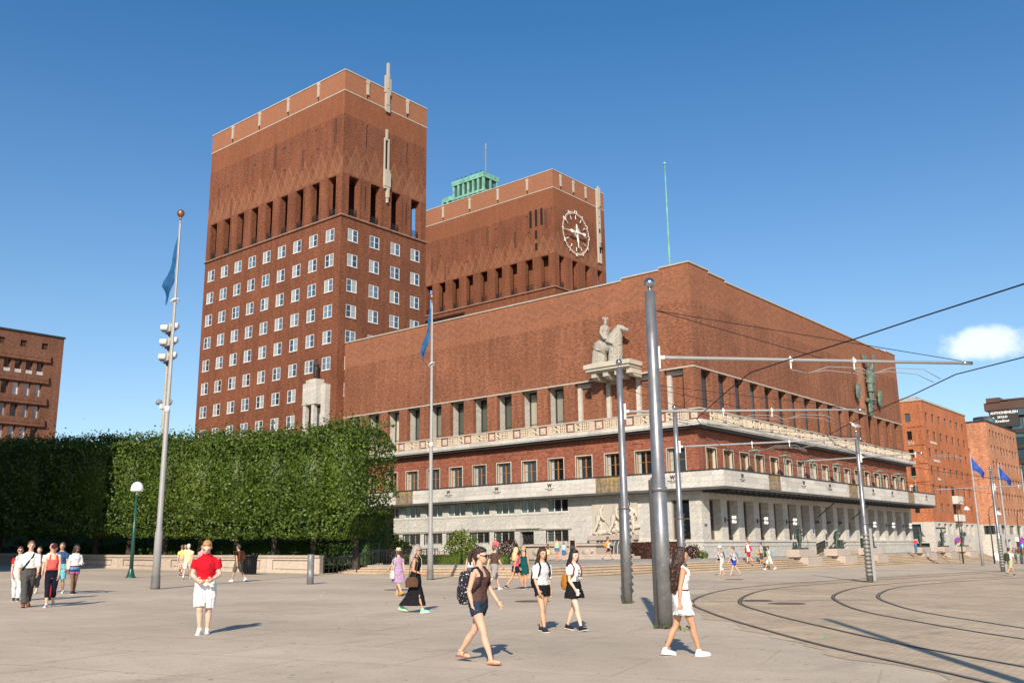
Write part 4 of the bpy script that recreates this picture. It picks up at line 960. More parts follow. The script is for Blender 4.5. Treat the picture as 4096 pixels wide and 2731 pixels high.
def greenbox(name, lb, cat, x0, x1, y0, y1, z0, z1, mat, size=.1, dens=120, rz=0, org=None, grp=None):
    cx, cy = (x0+x1)/2, (y0+y1)/2
    P, N = boxleaves(x0-cx, x1-cx, y0-cy, y1-cy, 0, z1-z0, dens, .03, (1, 1)); i = .08
    a, b, c, d, h = x0-cx+i, x1-cx-i, y0-cy+i, y1-cy-i, z1-z0-i
    ev = [(a,c,0),(b,c,0),(b,d,0),(a,d,0),(a,c,h),(b,c,h),(b,d,h),(a,d,h)]; ef = [(4,5,6,7),(0,1,5,4),(1,2,6,5),(2,3,7,6),(3,0,4,7)]
    o = link(name, leafmesh(name, P, N, size, mat, (ev, ef)), None, org or (cx, cy, z0), rz); return tag(o, lb, cat, grp)
YEW = leafmat('yew_leaves', (.030,.060,.014), (.045,.085,.018), tr=.2); BOXH = leafmat('box_leaves', (.085,.12,.02), (.12,.165,.025)); SHRUB = leafmat('shrub_leaves', (.10,.155,.022), (.17,.21,.03), (.28,.30,.05))
RED = leafmat('barberry_leaves', (.050,.018,.018), (.075,.026,.022), (.10,.05,.03), tr=.2)
c = WL(22, 4.8); greenbox('yew_hedge', 'long dark clipped yew hedge behind the garden wall under the trees', 'hedge', -24, 24, -.6, .6, 0, 1.75, YEW, .13, 75, WANG+pi, (*c, gz(*WL(12, 4))+.1))
c = WL(-.4, 3.0); greenbox('yew_hedge', 'short dark clipped yew hedge at the free end of the tree row above the railing', 'hedge', -1.9, 1.9, -.7, .7, 0, 1.5, YEW, .13, 90, WANG+pi, (*c, .74))
greenbox('box_hedge', 'low clipped green box hedge behind the steps left of the teal-dressed woman', 'hedge', -9.2, .8, -27.3, -26.5, .74, 1.33, BOXH, .075, 260)
c = WL(26, 11.); greenbox('garden_hedge', 'tall loose green hedge across the garden seen between the lime trunks', 'hedge', -34, 18, -1.2, 1.2, 0, 4.2, leafmat('garden_leaves', (.06,.10,.016), (.10,.15,.025), (.2,.22,.05)), .26, 30, WANG+pi, (*c, .5))
def shrub(name, lb, x, y, z, rx, ry, rz, mat, n, size, stems=True, cat='shrub'):
    t = thing(name, lb, cat, (x, y, z)); th = RNG.random(n)*2*pi; ph = np.arcsin(RNG.uniform(-.5, 1, n)); r = (1-RNG.exponential(.10, n)).clip(.3)
    d = np.stack([np.cos(th)*np.cos(ph), np.sin(th)*np.cos(ph), np.sin(ph)], 1); k = 1+.22*np.sin(th*3+x)*np.cos(ph*2.5+y)+.12*np.sin(th*7+ph*6)
    P = d*(r*k)[:,None]*np.array([rx, ry, rz]); P[:,2] += rz*.62; P[:,2] = np.maximum(P[:,2], .04)
    link('foliage', leafmesh('foliage', P, d, size, mat), t); s = MB(); rr = random.Random(int(x*7+y))
    for q in range(5): a = rr.uniform(0, 6.28); s.tube([(.1*cos(a),.1*sin(a),0),(rx*.35*cos(a),ry*.35*sin(a),rz*.7),(rx*.6*cos(a),ry*.6*sin(a),rz*1.15)], [.05,.035,.015], 5)
    s.build('stem', BARK, t)
shrub('rhododendron', 'large yellow-green bush at the free end of the tree row', -19.8, -18, .74, 1.9, 1.5, 1.35, SHRUB, 1700, .2)
shrub('rhododendron', 'yellow-green bush left of the middle flagpole before the barred windows', -17.4, -18.5, .74, 1.5, 1.2, .95, SHRUB, 1100, .2)
shrub('rhododendron', 'upright green bush right of the middle flagpole against a barred window', -11.4, -18, .74, 1.35, 1.2, 1.45, SHRUB, 1500, .18)
shrub('rhododendron', 'small yellow-green bush at the right end of the flower bed', -10.0, -19, .74, .9, .8, .75, SHRUB, 700, .17)
shrub('rhododendron', 'low green bush left in the flower bed behind the hat-wearing woman', -21.6, -20, .74, 1.0, .9, .8, SHRUB, 700, .17)
shrub('barberry', 'dark red barberry bush left of the grilled door', -15.1, -8, .74, 1.25, 1.0, 1.05, RED, 1500, .15)
greenbox('barberry_hedge', 'long dark red clipped barberry hedge behind the two front tram poles', 'hedge', -5.5, -.9, -3.2, -1.9, .74, 2.12, RED, .14, 130)
shrub('barberry', 'round dark red barberry bush right of the white-dressed woman', .3, -2.6, .74, .72, .6, .66, RED, 900, .13)
shrub('currant_bush', 'small bright green bush beside the round red barberry', 1.25, -2.7, .74, .55, .4, .36, SHRUB, 350, .13)
for k, (x, y, r, lb) in enumerate(((-33,-22,2.6,'sixth'),(-27,-20,2.4,'fifth'),(-38,-23,2.8,'seventh'),(-22.5,-19,2.2,'fourth'),(-45,-26,3.,'ninth'),(-54,-32,3.2,'eleventh'))):
    shrub('garden_bush', 'sunlit green bush seen below the crown of the '+lb+' lime tree', x, y, .6, r, r*.8, r*.95, SHRUB, 1500, .24)
def flowerbed():
    FM = []
    for nm, c in (('violet_petals', (.19,.15,.36)), ('pink_petals', (.62,.17,.30)), ('red_petals', (.60,.09,.05)), ('white_petals', (.66,.64,.58)), ('bed_leaves', (.075,.12,.03))): FM.append(leafmat(nm, c, tuple(v*.8 for v in c)))
    bed = MB(); bed.box(-23, -8, -26.3, -17.5, .70, .78); struct(bed.build('flower_bed_soil', plain('soil', (.06,.045,.035), .95, var=.3)))
    for i, (m, n, ys, zs, sz, lb) in enumerate(((FM[4],5200,(-26,-18),(.05,.55),.16,'green foliage of the flower bed'), (FM[0],1700,(-26.2,-24.6),(.3,.62),.08,'violet flowers along the front of the bed'), (FM[1],420,(-25,-22),(.45,.85),.10,'pink flowers in the middle of the bed'), (FM[2],260,(-25.4,-24),(.42,.6),.09,'red flowers near the front of the bed'), (FM[3],520,(-22,-18.5),(.6,1.05),.10,'white flower spikes at the back of the bed'))):
        cx = RNG.uniform(-22.5, -8.4, n); 
        if 0 < i: cx = RNG.choice(RNG.uniform(-22, -8.6, 9 if i > 1 else 40), n)+RNG.normal(size=n)*.45
        P = np.stack([cx, RNG.uniform(*ys, n), .78+RNG.uniform(*zs, n)], 1); N = np.tile([0,-.3,1.], (n,1))
        tag(link('flowers' if i else 'bed_foliage', leafmesh('flowers', P, N, sz, m)), lb, 'flowers', kind='stuff')
flowerbed()
def weeds():
    V = []
    P = []
    for x, y, n, r in ((29.16,-55.55,40,.26),(29.75,-55.8,26,.16),(22.84,-25.5,40,.35),(23.59,-48.36,16,.22),(5.0,7.5,30,.15),(5.2,13.5,24,.12),(5.3,17.6,24,.12)):
        for _ in range(n): a = RNG.random()*6.28; q = r*(.55+.6*RNG.random()); P.append((x+q*cos(a), y+q*sin(a), gz(x, y)+.03+.05*RNG.random()))
    tag(link('weeds', leafmesh('weeds', np.array(P), np.tile([0,0,.2], (len(P),1)), .075, SHRUB)), 'tufts of grass at the feet of the tram poles', 'grass', kind='stuff')
weeds()

def railing():      # iron handrail climbing along the ramp beside the steps
    t = thing('ramp_railing', 'dark iron ramp railing between the stone wall and the terrace steps', 'railing', (-10.4,-31.0,gz(-10.4,-31)))
    A, B, C_ = Vector((-10.9,-31.2,.2)), Vector((-9.3,-28.6,.74)), Vector((-4.6,-27.7,.76)); o = Vector((-10.4,-31.0,gz(-10.4,-31)))
    def run(p, q, n, nm):
        for k in range(n+1):
            b = p.lerp(q, k/n)-o; m = MB(); r = .035 if k % 3 == 0 else .016; m.tube([b, b+Vector((0,0,1.0))], r, 6)
            if k % 3 == 1: m.tube([b+Vector((0,0,.05)), b+Vector((.12,.06,.4)), b+Vector((.12,.06,.75)), b+Vector((0,0,1.0))], .014, 5)
            m.build('baluster', IRON, t)
        m = MB(); m.tube([p-o+Vector((0,0,1.0)), q-o+Vector((0,0,1.0))], .035, 6); m.tube([p-o+Vector((0,0,.88)), q-o+Vector((0,0,.88))], .018, 6); m.build('handrail', IRON, t)
    run(A, B, 14, 'a'); run(B, C_, 22, 'b')
    t2 = thing('entrance_railing', 'dark iron railing of the entrance ramp behind the robed bronze statue', 'railing', (3.0,14.0,TZ)); o = Vector((3.0,14.0,TZ)); run(Vector((3.2,12.4,TZ)), Vector((3.0,17.0,TZ+.1)), 12, 'c'); 
    t = t2; run(Vector((3.0,17.0,TZ+.1)), Vector((1.9,22.0,TZ+.45)), 20, 'd'); m = MB(); m.add([(3.15-3,17-14,-.05),(2.0-3,22.2-14,-.05),(2.0-3,22.2-14,.5),(3.15-3,17-14,.1),(2.7-3,17-14,-.05),(1.6-3,22.2-14,-.05),(1.6-3,22.2-14,.5),(2.7-3,17-14,.1)], ((0,1,2,3),(7,6,5,4),(3,2,6,7),(0,3,7,4),(1,5,6,2))); m.build('ramp', STEP, t2)
railing()

def fountain():
    t = thing('fountain', 'pinkish stone fountain basin with carved animals before the wall relief', 'fountain', (-9.,-3.5,TZ))
    o = (-9., -3.5, TZ)
    def bx(nm, x0, x1, y0, y1, z0, z1, mat=PINK):
        m = MB(); m.bevbox(x0-o[0], x1-o[0], y0-o[1], y1-o[1], z0-o[2], z1-o[2], .03); return m.build(nm, mat, t)
    bx('trough', -16.6, -8.7, -3.6, -1.2, TZ, 1.9); bx('trough_rim', -16.8, -8.5, -3.8, -1.0, 1.9, 2.1); bx('plinth', -13.5, -4.0, -6.4, -3.7, TZ, 1.0); bx('basin_rim', -12.0,-4.6,-6.0,-3.7,1.0,1.16)
    bx('wall_block', -11.65,-6.4,-.75,-.02,2.38,2.85); bx('cascade', -10.6,-7.4,-.62,-.02,TZ,2.3, plain('wet_stone', (.12,.115,.105), .25, .6, var=.4)); bx('cascade_pier', -11.4,-10.65,-.7,-.02,TZ,2.36); bx('cascade_pier', -7.35,-6.6,-.7,-.02,TZ,2.36)
    m = MB(); m.box(-16.2-o[0],-9.2-o[0],-3.5-o[1],-1.5-o[1],1.36,1.40); m.build('planting', plain('planting_soil', (.06,.03,.03), .9), t)
    a = MB(); rr = random.Random(1)
    for k in range(4):
        x = -15.3+1.9*k-o[0]; y = -3.66-o[1]; a.ell((x,y,.62), .5,.16,.28,10,6); a.ell((x+.5,y,.72), .22,.13,.18,8,5)
        for q in (-.3,-.1,.2,.36): a.tube([(x+q,y,.5),(x+q,y,.14)], [.09,.06], 6)
    a.build('carved_animals', PINK, t, True)
    w = MB()
    for k in range(7): x = -10.2+.42*k-o[0]; w.tube([(x,-.7-o[1],1.55),(x,-.95-o[1],1.2),(x,-1.05-o[1],.3)], .022, 4)
    w.build('water_jets', flat('water_spray', (.75,.8,.82), .1), t)
fountain()

# ================================================================== OTHER BUILDINGS
def town_building(name, lb, faces, zb, zt, base, wmat, bmat, top, box):
    """faces: list of (axis, const, u0, u1, openings); box footprint for the hidden sides"""
    t = thing(name, lb, 'building'); x0, x1, y0, y1 = box; org = Vector(((x0+x1)/2, (y0+y1)/2, zb)); t.location = org
    mb = MB(); st = MB()
    def off(P): return lambda u, d, z: tuple(Vector(P(u, d, z))-org)
    for ax, c, u0, u1, ops, sops in faces:
        P = off(fr(ax, c)); wall(mb, P, u0, u1, base, zt, ops); reveals(mb, P, ops)
        if base > zb: wall(st, P, u0, u1, zb-1, base, sops); reveals(st, P, sops)
    q = [(x0,y0),(x1,y0),(x1,y1),(x0,y1)]
    for (ax, ay), (bx_, by) in zip(q, q[1:]+q[:1]):
        if any((f[0] == 'A' and ay == by == f[1]) or (f[0] == 'B' and ax == bx_ == f[1]) for f in faces): continue
        mb.quad(*[tuple(Vector(p)-org) for p in ((ax,ay,zb-1),(bx_,by,zb-1),(bx_,by,zt),(ax,ay,zt))])
    mb.build('wall', wmat, t)
    if base > zb: st.build('stone_base', bmat, t)
    r = MB(); r.box(x0-org.x-.15, x1-org.x+.15, y0-org.y-.15, y1-org.y+.15, zt-org.z, zt-org.z+.25); r.build('roof_edge', top, t)
    return t, org
def fill(t, org, ax, c, ops, me, pane, d, dz=0):
    P = fr(ax, c)
    for a, b, za, zb, dd in ops:
        o = link('window', me, t, Vector(P(a, d, za))-org, pi/2 if ax == 'B' else 0)
        if pane: link('pane', pane, o, (.06, .02, .05))
ORB = brick('orange_brick', (.46,.145,.055), (.36,.108,.045), (.43,.21,.12), bw=.3, rh=.1); LIB = brick('pale_brick', (.49,.23,.13), (.41,.175,.10), (.48,.30,.20), bw=.5, rh=.3); BRB = brick('brown_brick', (.20,.085,.05), (.15,.065,.042), (.18,.10,.07))
ZINC = plain('zinc_roof', (.45,.46,.47), .4, .5, .4, var=.1)
FR = plain('brown_frame', (.16,.085,.055), .5); GW = glass('far_glass', (.07,.06,.06), (.20,.19,.18), var=.5)
def far_right():
    y0, y1, x = 92.3, 119.4, -7.37
    B = [(93.75+3.72*c, 95.2+3.72*c, 22.32-3.06*r, 23.78-3.06*r, .3) for r in range(6) for c in range(7)]
    A = [(-10.25-3.6*c, -9.4-3.6*c, 22.1-3.06*r, 23.6-3.06*r, .3) for r in range(6) for c in range(2)]
    sB = [(94.6+3.4*k, 96.4+3.4*k, 3.3, 5.1, 1.2) for k in range(7)]+[(97.,98.2,-.3,2.2,.6), (103.,107.,-.4,2.5,1.5), (112.3,113.3,-.4,2.2,.6)]
    sA = [(-11.2,-9.5,2.6,5.0,.5), (-11.0,-8.4,.2,1.9,.3)]
    t, o = town_building('office_building', 'orange brick office block with small square windows right of the city hall', [('A', y0, -30., x, A, sA), ('B', x, y0, y1, B, sB)], -.8, 25.6, 5.35, ORB, STONE, COPE, (-30., x, y0, y1))
    w = MB(); w.box(0,1.45,-.06,.06,0,.08); w.box(0,.1,-.06,.06,.08,1.46); w.box(1.35,1.45,-.06,.06,.08,1.46); w.box(.1,1.35,-.06,.06,1.2,1.46); w.box(.68,.78,-.05,.05,.08,1.2); w = w.mesh('window', FR); p = pane_mesh(1.33, 1.2, GW)
    sill = MB(); sill.box(-.1,1.55,-.42,-.2,-.12,0); sill = sill.mesh('sill', COPE)
    fill(t, o, 'B', x, B, w, p, .2); w2 = MB(); w2.box(0,.85,-.06,.06,0,.07); w2.box(0,.08,-.06,.06,.07,1.5); w2.box(.77,.85,-.06,.06,.07,1.5); w2.box(.08,.77,-.06,.06,1.42,1.5); w2 = w2.mesh('window', FR); fill(t, o, 'A', y0, A, w2, pane_mesh(.72, 1.4, DGLASS), .2)
    for ax, c, ops in (('B', x, sB), ('A', y0, sA)):
        P = fr(ax, c)
        for a, b, za, zb, d in ops: m = MB(); fbox(m, P, a, b, d-.06, d, za, zb); m = m.build('shop_window', DGLASS, t, loc=-o)
    r = MB(); r.box(-29.-o.x, -8.6-o.x, 94-o.y, 117-o.y, 25.85-o.z, 26.6-o.z); r.build('penthouse', ZINC, t)
    cr = MB()
    for z in (21.2, 18.1, 15.0, 11.95, 8.9): cr.box(-10.-o.x, x+.06-o.x, y0-.12-o.y, y0-o.y, z-o.z, z+.12-o.z)
    cr.build('brick_courses', ORB, t)
    for body, xx, z, s in (('EN', -9.65, 18.2, .8), ('EN', -9.55, 15.1, .55)): l = link('sign_letters', text_mesh('sign_letters', body, s, .05, flat('pale_letters', (.55,.5,.45), .5)), t, Vector((xx, y0-.05, z))-o); l.rotation_euler = (pi/2,0,0)
    s = MB()
    for y, z, L in ((95.2,18.55,3.6), (96.,15.5,3.6), (97.2,12.4,1.8)):
        for k in range(int(L/.3)): s.box(x+.02-o.x, x+.08-o.x, y+.3*k-o.y, y+.3*k+.2-o.y, z-o.z, z+.28+.12*(k % 3 == 0)-o.z)
    s.build('sign_letters', flat('pale_letters', (.55,.5,.45)), t)
    b = MB()
    for z0, z1 in ((8.6,9.95), (5.6,6.75)): b.box(x-o.x, x+.9-o.x, 104.6-o.y, 108.1-o.y, z0-o.z, z1-o.z)
    b.build('balcony', BAND, t); b = MB()
    for z0, z1 in ((6.75,8.6), (9.95,11.6)): b.box(x-.02-o.x, x+.015-o.x, 104.6-o.y, 106.2-o.y, z0-o.z, z1-o.z)
    b.build('balcony_door', SHADE, t)
    # pale brick neighbour
    x, y0, y1 = -4.05, 120.6, 144.3
    B = [(122.0+2.42*c, 123.55+2.42*c, 21.62-2.95*r, 22.97-2.95*r, .3) for r in range(6) for c in range(9)]
    sB = [(122.5,127.5,3.4,5.1,.8), (129.,133.5,3.4,5.1,.5), (135,139.5,3.4,5.1,.5), (124.,129.,-.5,2.4,1.4), (133,138,-.5,2.2,1.)]
    sA = [(-6.7,-4.7,3.4,5.0,.5)]
    t, o = town_building('office_building', 'pale salmon brick office block with rows of narrow windows behind the blue flags', [('A', y0, -24., x, [], sA), ('B', x, y0, y1, B, sB)], -1., 24.4, 5.2, LIB, STONE, DARKM, (-24., x, y0, y1))
    w = MB(); w.box(0,1.55,-.06,.06,0,.08); w.box(0,.12,-.06,.06,.08,1.35); w.box(1.43,1.55,-.06,.06,.08,1.35); w.box(.12,1.43,-.06,.06,1.1,1.35); w = w.mesh('window', FR); fill(t, o, 'B', x, B, w, pane_mesh(1.4, 1.2, glass('pale_far_glass', (.16,.15,.15), (.36,.34,.34), var=.4)), .2)
    for ax, c, ops in (('B', x, sB), ('A', y0, sA)):
        P = fr(ax, c)
        for a, b, za, zb, d in ops: m = MB(); fbox(m, P, a, b, d-.06, d, za, zb); m.build('shop_window', DGLASS, t, loc=-o)
    r = MB(); r.box(-20-o.x,-5.2-o.x,126-o.y,143-o.y,24.65-o.z,25.2-o.z); r.build('roof_plant', DARKM, t)
    m = MB(); m.add([(x-o.x,132.5-o.y,2.9-o.z),(x-o.x,138-o.y,2.9-o.z),(x+1.9-o.x,138-o.y,2.1-o.z),(x+1.9-o.x,132.5-o.y,2.1-o.z),(x+1.9-o.x,138-o.y,1.85-o.z),(x+1.9-o.x,132.5-o.y,1.85-o.z),(x-o.x,132.5-o.y,2.1-o.z),(x-o.x,138-o.y,2.1-o.z)], ((0,1,2,3),(3,2,4,5),(0,3,5,6),(1,7,4,2))); m.build('awning', WHITE, t)
    # dark glass tower behind
    DKP = plain('dark_panels', (.045,.038,.034), .5, .4, var=.15, sc=.4); BRP = plain('bronze_panels', (.10,.055,.04), .5, .4, var=.1, sc=.3); BG = glass('blue_glass', (.03,.07,.085), (.07,.15,.15), ior=2.0, var=.5)
    t = thing('office_tower', 'dark glass office block with white company names rising behind the pale brick block', 'building', (-4.,160.,-1.)); o = Vector((-4.,160.,-1.))
    def bx(nm, x0, x1, y0, y1, z0, z1, mat): m = MB(); m.box(x0-o.x, x1-o.x, y0-o.y, y1-o.y, z0-o.z, z1-o.z); return m.build(nm, mat, t)
    bx('core', -10.6, 14, 153, 175, -1, 28.6, DKP); bx('upper_floor', -11.2, 12, 152.2, 172, 30.4, 32.1, BRP); bx('roof_cabin', -10.6,-7.8,151.9,160,32.1,33.1,BRP); bx('core', -10.2,-6.4,152.4,170,28.6,30.4,BRP); bx('top_glazing', -6.3,12,152.5,170,28.9,32.3,BG); bx('top_roof', -8.,14,152.0,172,32.3,32.6,BRP)
    m = MB(); m.lathe([(2.6,0),(2.6,2.6)], 20); m.build('stair_drum', DKP, t, loc=Vector((-11.6,154.2,26.6))-o); m = MB(); m.lathe([(2.62,.6),(2.62,2.0)], 20); m.build('drum_glazing', BG, t, loc=Vector((-11.3,153.9,26.6))-o)
    for r in range(8):
        z = 26.0-3.3*r
        for c in range(7): xx = -6.2+2.2*c; bx('glazing', xx, xx+2.05, 152.85, 152.98, z, z+2.2, BG)
        bx('floor_edge', -6.4, 13, 152.55, 153., z-1.0, z-.05, DKP)
    WL_ = flat('white_letters', (.80,.80,.79), .5)
    for body, xx, z, s in (('ANTHONBNILSEN', -7.35, 29.45, .78), ('SKULD', -7.75, 28.55, .66), ('Kredinor', -7.85, 27.65, .76)):
        l = link('sign_letters', text_mesh('sign_letters', body, s, .06, WL_, .02), t, Vector((xx, 152.25, z))-o); l.rotation_euler = (pi/2,0,0)
        if s > .75 and body[0] == 'A': l.scale = (.86,1,1)
    bx('sign_board', -10.4,-4.6,152.32,152.5,26.6,30.1,DKP); m = MB(); m.ell((0,0,0),.28,.05,.34,10,6); m.build('sign_mark', flat('sign_green', (.5,.72,.6)), t, loc=Vector((-9.6,152.25,28.5))-o)
far_right()
def left_office():
    x, y1 = -97.27, -11.8
    B = []
    for r in range(6):
        for c in range(22): a = -15.35-1.52*c; B.append((a, a+1.0, 27.05-3.12*r, 28.9-3.12*r, .55))
    v = [(-17.9-3.0*c, -17.0-3.0*c, 30.85, 31.8, .3) for c in range(-1, 8)]
    t, o = town_building('office_building', 'brown brick office block with deep window bays at the left edge', [('B', x, -56., y1, B+v, [])], 0., 32.9, 0., BRB, BRB, DARKM, (-125., x, -56., y1))
    w = window_mesh(1.0, 1.85, .07, .001, (), FR, nm=0); ps = [pane_mesh(.86, 1.7, glass('blind_glass', (.42,.42,.42), (.62,.62,.60), var=.3)), pane_mesh(.86, 1.7, DGLASS)]
    rr = random.Random(6); P = fr('B', x)
    lt = MB()
    for i in range(3):
        for j in range(8): z = .06+.16*i; u = .06+.115*j; lt.tube([(u,0,z),(u+.115,0,z+.16)], .018, 4); lt.tube([(u+.115,0,z),(u,0,z+.16)], .018, 4)
    lt = lt.mesh('lattice', WHITE)
    for q in B:
        ob = link('window', w, t, Vector(P(q[0], .48, q[2]))-o, pi/2); link('pane', ps[1 if q[2] > 26 or rr.random() < .3 else 0], ob, (.07,.02,.07))
        if q[2] > 26: link('lattice', lt, ob, (0,-.4,-.02))
    bl = MB(); bl.quad((0,0,0),(.9,0,0),(.9,0,.95),(0,0,.95)); bl.cur = 1
    for i in range(4):
        for j in range(4): bl.box(.02+.22*i,.16+.22*i,-.02,0,.02+.24*j,.16+.24*j)
    bl = bl.mesh('vent_grille', [SHADE, BRB])
    for q in v: link('vent_grille', bl, t, Vector(P(q[0], .25, q[2]))-o, pi/2)
    m = MB()
    for r in range(7): fbox(m, P, -56, -13.6, -.35, .0, 29.1-3.12*r, 29.95-3.12*r); 
    m = m
    k = 0
    for r in range(7):
        s = MB(); fbox(s, P, -56, -13.6, -.35, .0, 29.0-3.12*r, 29.75-3.12*r); fbox(s, P, -56, -13.6, -.3, 0, 29.75-3.12*r, 30.1-3.12*r); s.build('spandrel', BRB, t, loc=-o)
        g = MB(); fbox(g, P, -56, -13.5, -.36, -.3, 29.42-3.12*r, 29.46-3.12*r); g.build('spandrel_joint', SHADE, t, loc=-o)
left_office()
def shade_building():      # tall block beyond the left edge of the view; its shadow falls on the left end of the tree row
    x0, x1, y0, y1 = -62., -12.4, -86., -60.0
    B = [(-82+3.2*c, -80.4+3.2*c, 3+3.4*r, 5+3.4*r, .25) for r in range(6) for c in range(7)]
    N = [(-58+3.4*c, -56.4+3.4*c, 3+3.4*r, 5+3.4*r, .25) for r in range(6) for c in range(13)]
    t, o = town_building('apartment_house', 'tall brick house left of the plaza outside the view', [('B', x1, y0, y1, B, [])], 0.5, 26.2, .5, BRB, BRB, DARKM, (x0, x1, y0, y1))
    w = window_mesh(1.6, 2., .08, .1, (.5,), WHITE); p = pane_mesh(1.44, 1.84, DGLASS)
    fill(t, o, 'B', x1, B, w, p, .15)
    P = fr('A', y1); m = MB()
    for a, b, za, zb, d in N:
        q = link('window', w, t, Vector((a+1.6, y1+.05, za))-o, pi); link('pane', p, q, (.08,.0,.08))
shade_building()
# ================================================================== STREET FURNITURE
GALV = NT('painted_steel'); _n = GALV.noise(GALV.obj(), 5, 5, .65); _z = GALV.n('ShaderNodeSeparateXYZ'); GALV.l(GALV.obj(), _z.inputs[0])
_low = GALV.ramp(_z.outputs[2], 1.2, 3.2, 1., 0.)
_c = GALV.mix(GALV.ramp(_n, .35, .65), (.27,.27,.275), (.20,.20,.205)); _c = GALV.mix(GALV.math('MULTIPLY', GALV.ramp(GALV.noise(GALV.obj(), 9, 4, .7), .60, .66, 0, .8), _low), _c, (.42,.43,.44))
GALV = GALV.fin(_c, .38, .5, .55)
STEELB = plain('mirror_steel', (.45,.45,.45), .15, .5, .95, var=.2)
GREYP = plain('grey_paint', (.29,.285,.28), .45, .4, var=.06); WIRE = flat('wire', (.012,.012,.014), .6); WHM = plain('white_metal', (.72,.71,.69), .4, .4, var=.06)
def tram_pole(x, y, lb, arms=(), h=7.55, bands=False, ladder=False, strip=True, w=1.):
    """arms: (target x, target y, height, other-side length)"""
    g = gz(x, y); t = thing('tram_pole', lb, 'pole', (x, y, g), 0, 'tram wire poles'); o = Vector((x, y, g))
    m = MB(); m.tube([(0,0,-.1),(0,0,2.85),(0,0,2.86),(0,0,5.2),(0,0,h-.32)], [r*w for r in (.138,.13,.118,.108,.096)], 20); m.build('shaft', GALV, t, True)
    m = MB(); m.lathe([(.143*w,2.80),(.143*w,2.9)], 20); m.build('collar', GALV, t, True)
    m = MB(); m.ell((0,0,h-.12), .105*w,.105*w,.105*w,16,10); m.tube([(0,0,h-.34),(0,0,h-.2)], .04, 8); m.build('ball_finial', STEELB, t, True)
    if strip:      # cable channel up the side
        m = MB(); m.box(-.04,.04,-.18*w,-.1,0,3.05); m.box(-.03,.03,-.17,-.1,3.05,3.1); m.build('cable_channel', DARKM, t, rz=radians(-50.3))
    if bands:
        for k in range(11): m = MB(); m.lathe([(.155,.32+.19*k),(.172,.36+.19*k),(.172,.39+.19*k),(.145,.45+.19*k)], 20); m.build('protective_ring', plain('ring_metal', (.26,.25,.22), .5, .4, .4), t, True)
        m = MB(); m.box(.16,.30,-.07,.07,0,2.6); m.build('cable_channel', GREYP, t, rz=radians(40))
    if ladder:
        for k in range(14): m = MB(); m.add([(.14,-.025,.3+.2*k),(.2,0,.36+.2*k),(.14,.025,.3+.2*k),(.14,0,.46+.2*k)], ((0,1,3),(1,2,3),(0,2,1))); m.build('climb_guard', DARKM, t, rz=radians(38))
    rs = random.Random(int(x*10))
    for q in range(9):       # stickers and scraped paint
        a = radians(-150+rs.uniform(0,120)); zz = rs.uniform(.5,2.7); w, hh = rs.uniform(.03,.07), rs.uniform(.04,.14); m = MB(); R0 = .139*w
        m.add([(R0*cos(a+s*w/R0/2), R0*sin(a+s*w/R0/2), zz+e*hh) for e in (0, 1) for s in (-1, 0, 1)], ((0,1,4,3),(1,2,5,4))); m.build('sticker', [WHM, plain('faded_sticker', (.42,.44,.46), .6), plain('red_sticker', (.45,.04,.03), .6)][0 if q % 4 == 0 else 2 if q == 5 else 1], t)
    for ax, ay, az, back in arms:
        e = Vector((ax, ay, az))-o; d = Vector((e.x, e.y, 0)).normalized(); L = Vector((e.x, e.y, 0)).length; z = e.z; s = -back if back else .17
        m = MB(); m.tube([d*s+Vector((0,0,z)), d*(s+.45)+Vector((0,0,z)), d*(L*.55)+Vector((0,0,z)), d*L+Vector((0,0,z))], [.042,.042,.038,.034], 10); m.build('cantilever_arm', GREYP, t, True)
        m = MB(); m.tube([d*.13+Vector((0,0,z-.25)), d*.13+Vector((0,0,z+.25))], .045, 6); m.tube([d*.1+Vector((0,0,z)), d*.26+Vector((0,0,z))], .05, 8); m.build('arm_bracket', WHM, t)
        m = MB(); m.tube([d*(L-.22)+Vector((0,0,z)), d*(L+.04)+Vector((0,0,z))], .041, 10); m.build('arm_end', STEELB, t, True)
        st = MB(); zt = h-.75
        for q in ((.52, .97) if L > 4 else (.95,)): st.tube([d*.12+Vector((0,0,zt)), d*(L*q)+Vector((0,0,z+.05))], .009, 5)
        if back: st.tube([d*-.12+Vector((0,0,zt)), d*(-back*.95)+Vector((0,0,z+.05))], .009, 5)
        st.build('stay_wire', WIRE, t)
        for q in ((.42, .62) if L > 4 else (.9,)):
            c = MB(); p = d*(L*q)+Vector((0,0,z)); c.tube([p+Vector((0,0,.09)), p-Vector((0,0,.2))], .018, 6); c.tube([p-d*.035, p+d*.035], .056, 8); c.build('wire_clamp', WHM, t)
            r = MB(); n = Vector((-d.y, d.x, 0))
            r.tube([p-Vector((0,0,.22)), p+d*.4-Vector((0,0,.30))], .008, 4)
            for k in (.0, .28): r.tube([p+d*.4-Vector((0,0,.30)), p+d*.9+n*k*.5-Vector((0,0,.14+k*.2)), p+d*1.7+n*k-Vector((0,0,.16+k*.25)), p+d*2.1+n*k-Vector((0,0,.38+k*.1))], .010, 5)
            r.build('pull_off', GREYP, t, True)
    return t
tram_pole(29.16,-55.55,'nearest grey tram pole with steel ball, standing behind the white-dressed woman', [(34.25,-49.85,5.71,0)], w=1.2)
tram_pole(23.59,-48.36,'grey tram pole with climbing guard left of the nearest one, in front of the horseman', [(29.4,-43.2,5.83,0)], ladder=True)
tram_pole(20.0,-38.7,'slim grey tram pole rising behind the white-dressed woman', [(26.83,-36.1,5.72,0)], ladder=True)
tram_pole(22.84,-25.5,'tram pole with ringed foot and a gull on its ball, between the tracks', [(25.9,-25.4,5.95,2.9)], bands=True, strip=False)
